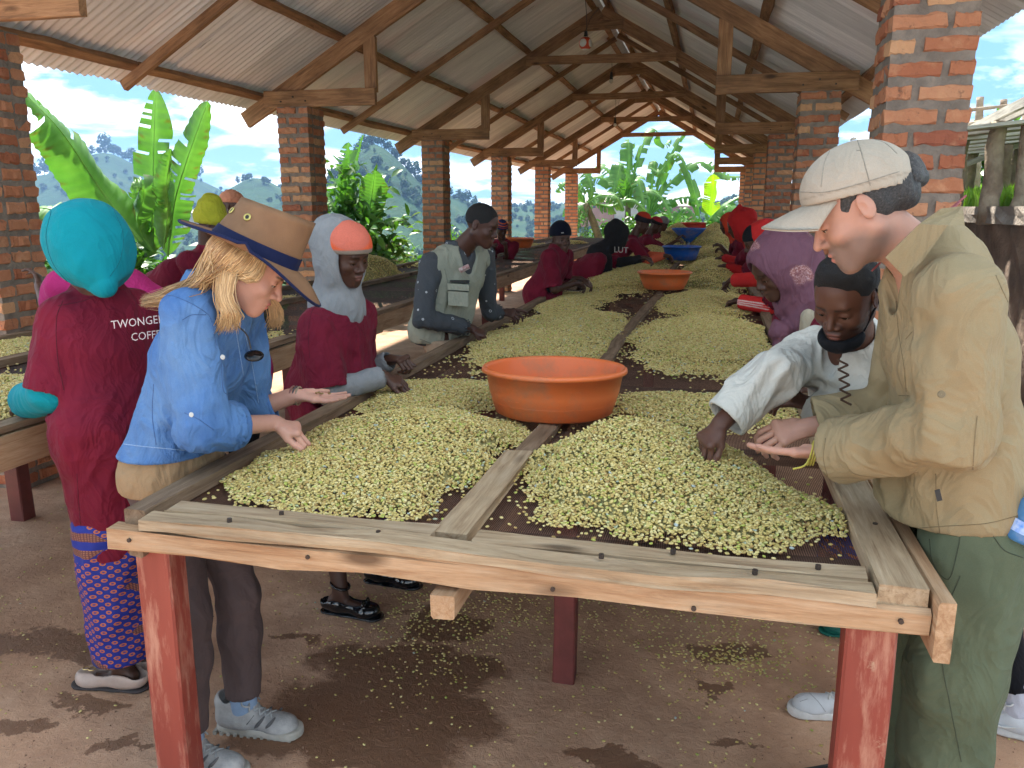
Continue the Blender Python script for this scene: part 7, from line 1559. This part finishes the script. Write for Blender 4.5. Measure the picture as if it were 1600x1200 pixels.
# ---------------------------------------------------------------- woman in orange beanie over a grey hood
def orange():
    J = std(at(540, 398, 3.08), at(520, 690, 3.12), at(607, 588, 3.12), at(618, 560, 3.38), 20, lean=.09, w=.185); J['pel'] = V3(-1.52, 3.12, .90)
    J['shR'] = at(492, 512, 2.98); J['shL'] = at(560, 490, 3.26); J['elR'] = at(512, 612, 2.93); J['wrR'] = at(600, 588, 3.09); J['elL'] = at(560, 590, 3.4); J['wrL'] = at(610, 562, 3.38)
    J['ankR'] = V3(-1.40, 2.86, .09); J['ankL'] = V3(-1.34, 3.16, .09); J['footR'] = J['footL'] = unit(V3(1, -.05, 0)); J['kneeR'] = V3(-1.48, 2.94, .46); J['kneeL'] = V3(-1.44, 3.18, .46); J['hipR'] = J['pel']+V3(0, -.09, -.03); J['hipL'] = J['pel']+V3(0, .09, -.03)
    M = hframe(-22, 20, -4); o, P = body('person', 'woman in an orange beanie over a grey hood, hands at the table rail', J, M, DARK1, SKD, dict(R=(V3(.85, .3, -.35), V3(0, -.3, 1), 1, dict(curl=(30, 30, 20), tc=(.5, .7, -.3))), L=(V3(.8, -.2, .1), V3(0, -.2, 1), -1, FIST)), hz=.0034, wide=1.2, lips=(.17, .07, .055), group='workers in maroon coats sorting coffee')
    coat(o, J, MAR, sl=.97, hem=.44, g=.018, step=.0065, seed=71, wr=.011, flare=.028, hipw=.02, rhem=.19, wsc=11)
    bvh_ = BV([c_ for c_ in o.children if c_.name.startswith('coat')][0]); MS = simple('maroon_seam', (.09, .008, .018), None, .9, 200, 0)
    for q in ([(500, 478), (488, 485), (482, 520), (484, 560)], [(530, 470), (552, 500), (572, 530), (580, 600)], [(520, 455), (545, 480), (565, 508), (574, 500), (562, 470)]): seam(o, bvh_, q, MS, .0012)
    for sd in 'RL': sleeve(o, J, sd, GREYF, .88, 1.93, g=.012, step=.005, flare=.006, wr=.004, name='grey_sleeve')
    hood(o, J['head'], M, J, GREYF, grow=.022, back=.040, face=(.13, .15, .20), fo=(0, .165, .03), step=.0055, wr=.004, seed=3)
    m = CC_; s = SDF(J['head']-.2, J['head']+.2, .004); s.add(ell(P(0, .004, .048), (.089, .104, .092), M)); s.sub(ell(P(0, .0, .030), (.0775, .097, .088), M), .003); s.cut(P(0, .06, .032), -(M@unit(V3(0, -.30, 1))))
    finish('orange_beanie', s, m, o, .002, 20, 5, base=(.78, .13, .05), tags=[(ell(P(.03, .03, .11), (.08, .09, .075), M), (.66, .17, .115), .01), (ell(P(0, .05, .030), (.2, .2, .018), M@np.array(Matrix.Rotation(.29, 3, 'X'))), (.26, .21, .165), .003)])
    s = SDF(J['head']-.15, J['head']+.15, .005); s.add(ell(P(0, -.008, .034), (.077, .096, .084), M)); s.cut(P(0, .0, .012), -(M@unit(V3(0, -.28, 1)))); s.cut(P(0, .078, 0), M@unit(V3(0, 1, 0))); finish('hair', s, BLK, o, .001, 90)
    PT_ = simple('black_patent', (.008, .008, .010), None, .12, 8, 0, coat=.8); skirt(o, J, cloth('red_print', (.30, .03, .04), (.05, .05, .2), .8), .55, .30, .15, .20)
    for sd in 'RL':
        ob, a, f2, l2 = shoe(o, J, sd, PT_, PT_, 'flat', .245); k = J['ank'+sd]+V3(0, 0, .035); v, fc = tube([k+.036*(f2*math.cos(t)+l2*math.sin(t))+V3(0, 0, -.012*math.cos(t)) for t in np.linspace(0, 6.4, 22)], .006, 6); part('ankle_strap', mesh('ankle_strap', v, fc), PT_, o, smooth=True)
        b = a+f2*.165+V3(0, 0, .060); v, fc = join([tube(spline([b, b+l2*e*.022+V3(0, 0, .012), b+l2*e*.032-V3(0, 0, .004), b], 10), .004, 5) for e in (-1, 1)]); part('shoe_bow', mesh('shoe_bow', v, fc), PT_, o, smooth=True)
orange()
# ---------------------------------------------------------------- man in a pale utility vest
def vest():
    J = std(at(752, 352, 4.55), at(700, 560, 4.55), at(742, 515, 4.58), at(790, 492, 4.95), 15, lean=.11, w=.2); J['pel'] = V3(-1.53, 4.58, .93)
    J['shR'] = at(672, 414, 4.42); J['shL'] = at(756, 398, 4.78); J['elR'] = at(660, 498, 4.34); J['wrR'] = at(738, 514, 4.56); J['elL'] = at(764, 488, 4.9); J['wrL'] = at(784, 488, 4.98); J = defaults({k: v for k, v in J.items() if k[:3] not in ('hip', 'kne', 'ank', 'foo')}, 15)
    M = hframe(-8, 20, 0); o, P = body('person', 'short haired man in a pale green utility vest over a charcoal shirt, picking beans', J, M, (.075, .032, .022), SKD, dict(R=(V3(.85, .15, -.35), V3(.1, -.3, 1), 1, pinch()), L=(V3(.95, .1, -.05), V3(.1, -.6, .8), -1, dict(curls=[(5, 15, 10), (30, 40, 20), (45, 50, 20), (50, 50, 20)], tc=(.4, .8, -.4)))), hz=.0042, wide=1.2, lips=(.12, .055, .045))
    hairmass(o, J['head'], M, BLK, grow=.003, front=.066, low=.0, line=.055, step=.0045, wr=.0006)
    CH = NT('heart_print_shirt'); m, N, L, b, out = CH; v = coords(N, L); vo = N('ShaderNodeTexVoronoi'); vo.inputs['Scale'].default_value = 19; vo.inputs['Randomness'].default_value = .45; L(v, vo.inputs[0]); rg_ = math_(N, L, 'COMPARE', vo.outputs['Distance'], .14, .032)
    L(mixc(N, L, rg_, mixc(N, L, noise(N, L, v, 200, 3), (.040, .045, .052), (.065, .072, .082)), (.46, .48, .50)), b.inputs['Base Color']); b.inputs['Roughness'].default_value = .85; bump(N, L, ramp(N, L, noise(N, L, v, 8, 3, .5, 1.5), [(.3, 0), (.5, 1), (.7, 0)]), b, .3, .012)
    coat(o, J, m, sl=1.9, hem=.845, g=.012, step=.007, seed=81, name='charcoal_shirt', wr=.008, flare=.006, wsc=11)
    VM = cloth('stone_vest', (.335, .345, .275), (.30, .31, .245), .85, .4, .15, 8); lo, hi = bounds(J, .18, ['shR', 'shL', 'pel']); s = SDF(lo, hi, .0075); l = lat_(J); f = fwd_(J); sh = (J['shR']+J['shL'])/2
    for p, k in torso(J, .026, hip=.13, waist=.113): s.add(p, k)
    for sd, e in (('R', 1), ('L', -1)): s.sub(cap(J['sh'+sd]+l*e*.04+V3(0, 0, .02), J['sh'+sd]+l*e*.055-V3(0, 0, .13), .062, .062), .006)
    c0 = sh+V3(0, 0, .05); s.sub(cap(c0+V3(0, 0, .02), c0+V3(0, 0, .2), .085, .09), .005); s.sub(cap(c0+f*.10, c0+f*.16-V3(0, 0, .22), .065, .025), .005); s.sub(cap(c0+f*.17-V3(0, 0, .22), J['pel']+f*.2, .03, .035), .004); s.cut((0, 0, .86), (0, 0, -1)); vo_ = finish('utility_vest', s, VM, o, .007, 12, 5); bv = BV(vo_); VS = simple('vest_binding', (.22, .225, .18), None, .9, 200, 0)
    for q in ([(722, 392), (735, 430), (748, 470), (750, 510)], [(695, 420), (700, 450), (694, 490), (690, 530)], [(760, 410), (764, 450), (762, 490)], [(656, 530), (690, 540), (730, 530)]): seam(o, bv, q, VS, .0022)
    def patch(name, a, b, th, mat, y0):
        P4 = [at(a[0], a[1], y0), at(b[0], a[1]+2, y0+.03), at(b[0], b[1]+2, y0+.03), at(a[0], b[1], y0)]; d = unit(V3(.25, -1, 0))*th; v = [tuple(p) for p in P4]+[tuple(p+d) for p in P4]; part(name, mesh(name, v, [(3, 2, 1, 0), (4, 5, 6, 7), (0, 1, 5, 4), (1, 2, 6, 5), (2, 3, 7, 6), (3, 0, 4, 7)]), mat, o)
    patch('vest_pocket', (702, 452), (733, 474), .10, VM, 4.50); patch('pocket_flap', (701, 440), (734, 450), .108, VM, 4.50); patch('pocket_slot', (705, 436), (734, 438), .104, DK, 4.50); patch('pocket_slot', (681, 512), (715, 513), .10, DK, 4.47)
    v, fc = tube([at(718, 423, 4.43), at(733, 416, 4.45)], .016, 6); part('name_badge', mesh('name_badge', v, fc), simple('badge', (.5, .45, .42), (.3, .06, .06), .4, 60, 0), o)
    trousers(o, J, cloth('beige_chinos', (.40, .29, .20), None, .85, .3, .2), g=.01, step=.012, top=.88)
vest()
DKH = cloth('charcoal_hood', (.022, .022, .025), (.016, .016, .018), .9, .35, .3)
def navy():
    J = std(at(876, 374, 7.05), V3(-1.41, 7.05, .9), at(898, 443, 7.25), at(905, 436, 7.5), 10, lean=.09, w=.185); J['elR'] = at(866, 452, 6.9); J['wrR'] = at(900, 442, 7.12); J['elL'] = at(880, 436, 7.4); J['wrL'] = at(908, 436, 7.4); J['shR'] = at(858, 402, 6.88); J['shL'] = at(884, 400, 7.22); M = hframe(-52, 4, 0)
    o, P = worker('woman in a navy knit beanie and short sleeved maroon coat, looking toward the camera', J, M, hz=.0055, step=.010, coatk=dict(sl=.90, step=.008, flare=.022), eyes=True); c = J['head']
    s = SDF(c-.2, c+.2, .006); s.add(ell(P(0, -.012, .055), (.092, .110, .105), M)); s.sub(ell(P(0, -.01, .03), (.076, .096, .084), M), .003); s.cut(P(0, 0, .028), -(M@unit(V3(0, -.15, 1)))); s.add(cap(P(-.0, 0, .04), P(0, 0, .04), .001), .001); finish('navy_beanie', s, NAVYK, o, .002, 30)
    v, fc = tube([P(.028, .104, .066), P(.048, .094, .064)], .005, 5); part('beanie_tab', mesh('beanie_tab', v, fc), simple('pale_tab', (.4, .38, .36), None, .6, 5, 0), o)
navy()
def darkhood():
    J = std(at(968, 368, 9.1), V3(-1.42, 8.98, .9), at(935, 418, 9.1), at(1005, 404, 9.15), 18, lean=.24, w=.19, sh_drop=.24); M = hframe(15, 14, 0); J['wrL'] = at(1008, 403, 9.2)
    o, P = worker('worker leaning far over the table in a charcoal hood under a maroon coat', J, M, hz=.007, step=.012, coatk=dict(sl=.97)); hood(o, J['head'], M, J, DKH, grow=.032, face=(.06, .05, .09), fo=(0, .118, -.02), step=.009, peak=.03)
    for sd in 'RL': sleeve(o, J, sd, DKH, .95, 1.85, g=.012, step=.010)
    f = fwd_(J); sh = (J['shR']+J['shL'])/2; s = SDF(sh-.35, sh+.3, .010); s.add(cap(sh+f*.06, sh+f*.08-V3(0, 0, .3), .105, .10)); finish('dark_jumper', s, DKH, o, .003, 20)
    cu = bpy.data.curves.new('t', 'FONT'); cu.body = 'LUT'; to = bpy.data.objects.new('t', cu); COL.objects.link(to); tm = bpy.data.meshes.new_from_object(to.evaluated_get(bpy.context.evaluated_depsgraph_get())); bpy.data.objects.remove(to); og = at(959, 394, 8.74)
    for v_ in tm.vertices: q = og+V3(1, -.1, -.04)*v_.co.x*.085+V3(0, 0, 1)*v_.co.y*.085; v_.co = Vector(q)
    part('chest_print', tm, simple('grey_print', (.4, .4, .38), None, .8, 5, 0), o)
darkhood()
def small(label, hx, y, pel, hr, hl, faz, M, hat, hzz=.009, coatk=None, sl=None, group='workers in maroon coats sorting coffee', mat=None, lean=.12):
    J = std(at(*hx, y), pel, hr, hl, faz, lean=lean, w=.185); o, P = worker(label, J, M, hz=hzz, step=.014, coatk=coatk, mat=mat, group=group); hat(o, P, J, M)
    if sl: 
        for sd in 'RL': sleeve(o, J, sd, sl, .97, 1.86, g=.014, step=.012)
    return o, P, J
def twotone(c1, c2, zsp=.075, grow=.016, top=1.25):
    def f(o, P, J, M): 
        c = J['head']; s = SDF(c-.2, c+.2, .008); s.add(ell(P(0, -.012, .05), (.076+grow, .096+grow, .088*top), M)); s.sub(ell(P(0, -.01, .03), (.074, .094, .082), M), .003); s.cut(P(0, 0, .024), -(M@unit(V3(0, -.2, 1)))); finish('beanie', s, CC_, o, .002, 30, base=c2, tags=[(ell(P(0, -.03, .165), (.15, .15, .165-zsp), M), c1, .006)])
    return f
small('worker in a red topped black beanie with orange sleeves beyond the charcoal hood', (1003, 350), 11.0, V3(-1.40, 11.0, .9), at(1040, 399, 10.9), at(1043, 400, 11.1), 8, hframe(0, 24), twotone((.50, .045, .02), (.02, .018, .022)), sl=cloth('orange_jersey', (.70, .14, .07), None, .9), coatk=dict(sl=.96))
small('worker with a red headband bending over the table, third from the far end', (1024, 352), 13.6, V3(-1.38, 13.6, .9), at(1055, 377, 13.5), at(1058, 376, 13.8), 5, hframe(-10, 30), twotone((.40, .03, .04), (.015, .012, .014), .06, .008, 1.05), coatk=dict(sl=.96))
small('worker in a grey cap behind the one with the red headband', (1036, 350), 15.4, V3(-1.38, 15.4, .9), at(1062, 370, 15.3), at(1066, 371, 15.6), 5, hframe(-20, 26), twotone((.22, .20, .20), (.2, .19, .18), .06, .008, 1.05), coatk=dict(sl=.96), hzz=.012)
small('worker in a striped orange and blue beanie behind the teal basin', (784, 358), 11.9, V3(-3.95, 12.0, .9), at(772, 384, 11.6), at(790, 384, 11.8), -80, hframe(-60, 25), lambda o, P, J, M: (lambda c: [beanie(o, c, M, CC_, grow=.016, base=(.02, .03, .10), fr=.010, tag_=[((0, 0, .085), (.2, .2, .007), (.55, .10, .03)), ((0, 0, .115), (.2, .2, .006), (.55, .10, .03)), ((0, 0, .06), (.2, .2, .005), (.45, .08, .03))])])(J['head']), coatk=dict(sl=.96), hzz=.009)
# yellow scarf, peach cap and magenta shirt at the side table
def yhat(o, P, J, M):
    s = SDF(J['head']-.24, J['head']+.26, .007); s.add(ell(P(0, -.012, .035), (.098, .116, .088), M)); s.add(ell(P(0, -.02, .105), (.082, .09, .055), M), .02); s.add(ell(P(0, -.02, .15), (.055, .06, .038), M), .015); s.cut(P(0, 0, -.012), -(M@V3(0, -.1, 1)))
    finish('yellow_headscarf', s, cloth('yellow_gauze', (.50, .50, .045), (.40, .41, .035), .9, .6, .3, 12), o, .005, 34, 3)
small('worker in a piled yellow headscarf at the side table behind the brown canvas hat', (330, 348), 4.9, V3(-4.0, 5.0, .93), at(395, 470, 5.0), at(400, 465, 5.2), -15, hframe(30, 14), yhat, hzz=.008, coatk=dict(sl=.96), sl=DKH, lean=.04)
def phat(o, P, J, M):
    s = SDF(J['head']-.22, J['head']+.22, .008); s.add(ell(P(0, -.012, .045), (.088, .106, .09), M)); s.cut(P(0, 0, .03), -(M@V3(0, -.1, 1))); s.add(ell(P(0, .11, .034), (.055, .06, .010), M), .01); finish('peach_cap', s, cloth('peach_cotton', (.62, .27, .16), None, .9), o, .003, 20)
small('person in a peach cap half hidden behind the yellow headscarf and brown hat', (364, 322), 6.3, V3(-4.15, 6.3, .95), at(420, 440, 6.2), at(425, 440, 6.4), -20, hframe(5, 8), phat, hzz=.009, coatk=dict(sl=.96), lean=.04)
MG = cloth('magenta_cotton', (.42, .03, .16), (.36, .02, .12), .85, .4)
def mag():
    J = std(at(150, 425, 2.95), V3(-2.08, 3.2, .92), at(70, 455, 3.75), V3(-1.9, 3.4, 1.0), 150, lean=.0, w=.19); J['head'] = at(150, 412, 2.98); J['shR'] = at(208, 448, 3.05); J['shL'] = at(96, 446, 2.9); J['elL'] = at(80, 500, 3.1); J['wrL'] = at(62, 448, 3.5); J['elR'] = J['shR']+V3(.02, .12, -.26); J['wrR'] = J['elR']+V3(-.2, .1, .05)
    M = hframe(140, 10); o, P = worker('person in magenta behind the teal hood, one hand raised to the leftmost brick column', J, M, hz=.009, step=.012, mat=MG, coatk=dict(sl=.5, hem=.8, name='magenta_shirt', flare=.01), group=None, hands=dict(L=(unit(V3(-.35, .3, .8)), V3(.8, .3, .1), 1, RELAX), R=(V3(-1, 0, 0), V3(0, 0, 1), -1, RELAX)))
    hairmass(o, J['head'], M, BLK, grow=.005, step=.008)
mag()
# ---------------------------------------------------------------- right side of the long table
def purple():
    J = std(at(1214, 418, 3.42), V3(.66, 3.45, .9), at(1196, 562, 3.78), at(1282, 592, 3.3), 200, lean=.16, w=.19); J['shR'] = J['shR']+V3(0, .03, 0); J['ankR'] = V3(.66, 3.16, .07); J['ankL'] = V3(.62, 3.34, .07); J['footR'] = J['footL'] = V3(-1, .0, 0); J['kneeR'] = V3(.64, 3.3, .47); J['kneeL'] = V3(.62, 3.42, .47)
    M = hframe(205, 34, 4); c = J['head']; o, P = worker('woman in a purple flowered headscarf and maroon coat, holding small scoops', J, M, hz=.0042, step=.010, coatk=dict(sl=1.4, step=.0075, flare=.012, hem=.4), lip=None) if False else worker('woman in a purple flowered headscarf and maroon coat, holding small scoops', J, M, hz=.0042, step=.010, coatk=dict(sl=1.4, step=.0075, flare=.012, hem=.4), skirtm=WAX, shoes=simple('green_slipper', (.01, .16, .12), None, .6, 10, .3, 120), hands=dict(R=(unit(V3(-.8, .3, -.3)), V3(0, -.3, 1), -1, RELAX), L=(unit(V3(-.5, -.2, -.1)), V3(.3, -.8, .3), 1, dict(curl=(35, 50, 30)))))
    m, N, L, b, out = NT('purple_scarf'); v = coords(N, L); at_ = N('ShaderNodeAttribute'); at_.attribute_name = 'Col'; base = mixc(N, L, noise(N, L, v, 30, 4), (.105, .036, .058), (.155, .060, .088))
    lace = ramp(N, L, noise(N, L, v, 170, 4, .7), [(.40, (.17, .05, .06)), (.52, (.34, .15, .13)), (.62, (.46, .32, .34))]); L(mixc(N, L, at_.outputs['Fac'], base, lace), b.inputs['Base Color']); b.inputs['Roughness'].default_value = .8; bump(N, L, ramp(N, L, noise(N, L, coords(N, L, scale=(1, 1, .4)), 16, 3, .5, 1.2), [(.3, 0), (.5, 1), (.7, 0)]), b, .4, .01)
    sh = (J['shR']+J['shL'])/2; s = SDF(np.minimum(c, sh)-.30, np.maximum(c, sh)+.30, .0055); s.add(ell(P(0, -.03, .035), (.100, .135, .108), M)); s.add(ell(P(0, -.02, -.04), (.094, .10, .11), M), .05); s.add(cap(P(0, -.08, -.04), sh+V3(.05, .0, .04), .095, .11), .06); s.add(cap(P(0, .02, -.12), sh+V3(-.06, -.06, .02), .055, .05), .04)
    s.add(ell(sh+V3(-.12, -.09, .0), (.04, .035, .045)), .01); s.add(cap(sh+V3(-.12, -.09, -.02), sh+V3(-.12, -.10, -.14), .03, .018), .015)
    s.sub(ell(P(0, -.004, .012), (.076, .096, .108), M), .004); s.sub(ell(P(0, .10, -.025), (.066, .085, .105), M), .008)
    tg = []
    for (px, py, rr_) in ((1250, 430, .050), (1272, 358, .040), (1176, 384, .026)):
        q = at(px, py, 3.36)
        for k in range(6): a = .25+k*.42; tg.append((ell(q+V3(math.cos(a)*rr_*.75, 0, math.sin(a)*rr_*.8-rr_*.3), (rr_*.30, .3, rr_*.34)), (1, 1, 1), .004))
        tg.append((ell(q+V3(0, 0, -rr_*.15), (rr_*.55, .3, rr_*.55)), (.7, .7, .7), .01))
    finish('headscarf', s, m, o, .012, 12, 12, base=(0, 0, 0), tags=tg)
    CRM = cloth('cream_scarf_lining', (.42, .36, .26), None, .9, .5); s = SDF(sh-.3, sh+.3, .008); s.add(cap(sh+V3(-.02, -.11, .06), sh+V3(-.02, -.15, -.16), .035, .03)); finish('cream_collar', s, CRM, o, .006, 22)
    for k, (px, py, mt, a) in enumerate([(1296, 588, PR, .5), (1281, 612, PB, 1.1)]):
        t = thing('scoop', ['small red plastic scoop held in the dark hand beside the white shirt', 'small blue plastic scoop held below the red one'][k], 'scoop', tuple(at(px, py, 3.15))); v, fc = lathe([(.001, 0), (.03, .004), (.042, .03), (.045, .032), (.034, .002), (.001, -.004)], 24, 1, .7); link('bowl', mesh('bowl', v, fc), mt, t, smooth=True); t.rotation_euler = (.6, a, .4); v, fc = tube([(.04, 0, .03), (.10, 0, .05)], [.008, .006], 6); link('handle', mesh('handle', v, fc), mt, t)
purple()
def striped():
    J = std(at(1184, 378, 6.3), V3(.64, 6.5, .9), at(1140, 440, 7.0), at(1150, 470, 6.4), 192, lean=.20, w=.19); J['wrR'] = at(1142, 438, 7.0); J['elR'] = at(1190, 436, 6.75); J['shR'] = at(1205, 412, 6.7)
    M = hframe(192, 24); o, P = worker('worker in a bright red hood over a black cap, red sleeve with three white stripes', J, M, hz=.0065, step=.011, coatk=dict(sl=.9))
    hood(o, J['head'], M, J, RBR, grow=.028, back=.04, step=.008, face=(.12, .13, .17), fo=(0, .145, .0)); beanie(o, J['head'], M, BLK2, grow=.012, fr=.018, name='black_cap')
    for sd in 'RL':
        e, d = armend(J, sd, 1.35); a = J['el'+sd]; b = J['wr'+sd]
        s = SDF(np.minimum(J['sh'+sd], np.minimum(a, b))-.1, np.maximum(J['sh'+sd], np.maximum(a, b))+.1, .0065)
        for i_, (p, k) in enumerate(arm(J, sd, .018, 1.86, flare=.01)): s.add(clip(p, armend(J, sd, .8)[0], -armend(J, sd, .8)[1]) if i_ == 0 else p, k)
        n = unit(np.cross(d, V3(0, 1, 0)))
        finish('striped_sleeve', s, CC_, o, .002, 20, base=(.62, .03, .03), tags=[(cap(a+n*(.018*k)-V3(0, .06, 0), b+n*(.014*k)-V3(0, .06, 0), .0042, .0042, V3(0, 1, 0), 8), (.75, .62, .60), .003) for k in (-1, 0, 1)])
striped()
def rhood(o, P, J, M): hood(o, J['head'], M, J, RFL, grow=.034, back=.05, step=.010, peak=.045, face=(.08, .06, .11), fo=(0, .115, -.02))
small('worker in a deep red pointed hood with long red sleeves, right of the long table', (1152, 352), 8.8, V3(.62, 8.8, .9), at(1128, 402, 9.4), at(1132, 415, 8.9), 190, hframe(188, 26), rhood, hzz=.009, sl=RFL, lean=.2)
small('worker in an orange red hood beyond the deep red pointed hood', (1136, 350), 11.6, V3(.60, 11.6, .9), at(1126, 384, 12.0), at(1128, 390, 11.7), 190, hframe(190, 22), lambda o, P, J, M: hood(o, J['head'], M, J, cloth('orange_red_jersey', (.60, .06, .025), None, .9), grow=.026, step=.011, face=(.08, .07, .11), fo=(0, .11, -.02)), hzz=.011, lean=.16)
# bits that lie about
tr = thing('metal_tray', 'flat steel tray leaning on the table rail beside the navy beanie', 'tray', tuple(at(893, 448, 7.2))); v, f = lathe([(.001, 0), (.10, 0), (.13, .018), (.128, .02), (.10, .003), (.001, .003)], 28); link('tray', mesh('tray', v, f), simple('steel', (.6, .6, .6), None, .25, 5, 0, metallic=1), tr, smooth=True); tr.rotation_euler = (.3, .2, 0)
w_ = [atz(1320, 1200, .01)-V3(.25, .1, 0), atz(1300, 1195, .01), atz(1325, 1183, .012), atz(1345, 1180, .02), atz(1352, 1200, .01), atz(1340, 1215, .01)-V3(0, .1, 0)]; v, f = tube(spline(w_, 24), .005, 6); tag(link('cable', mesh('cable', v, f), DK, smooth=True), 'thin dark cable lying on the floor by the near right table leg', 'cable')
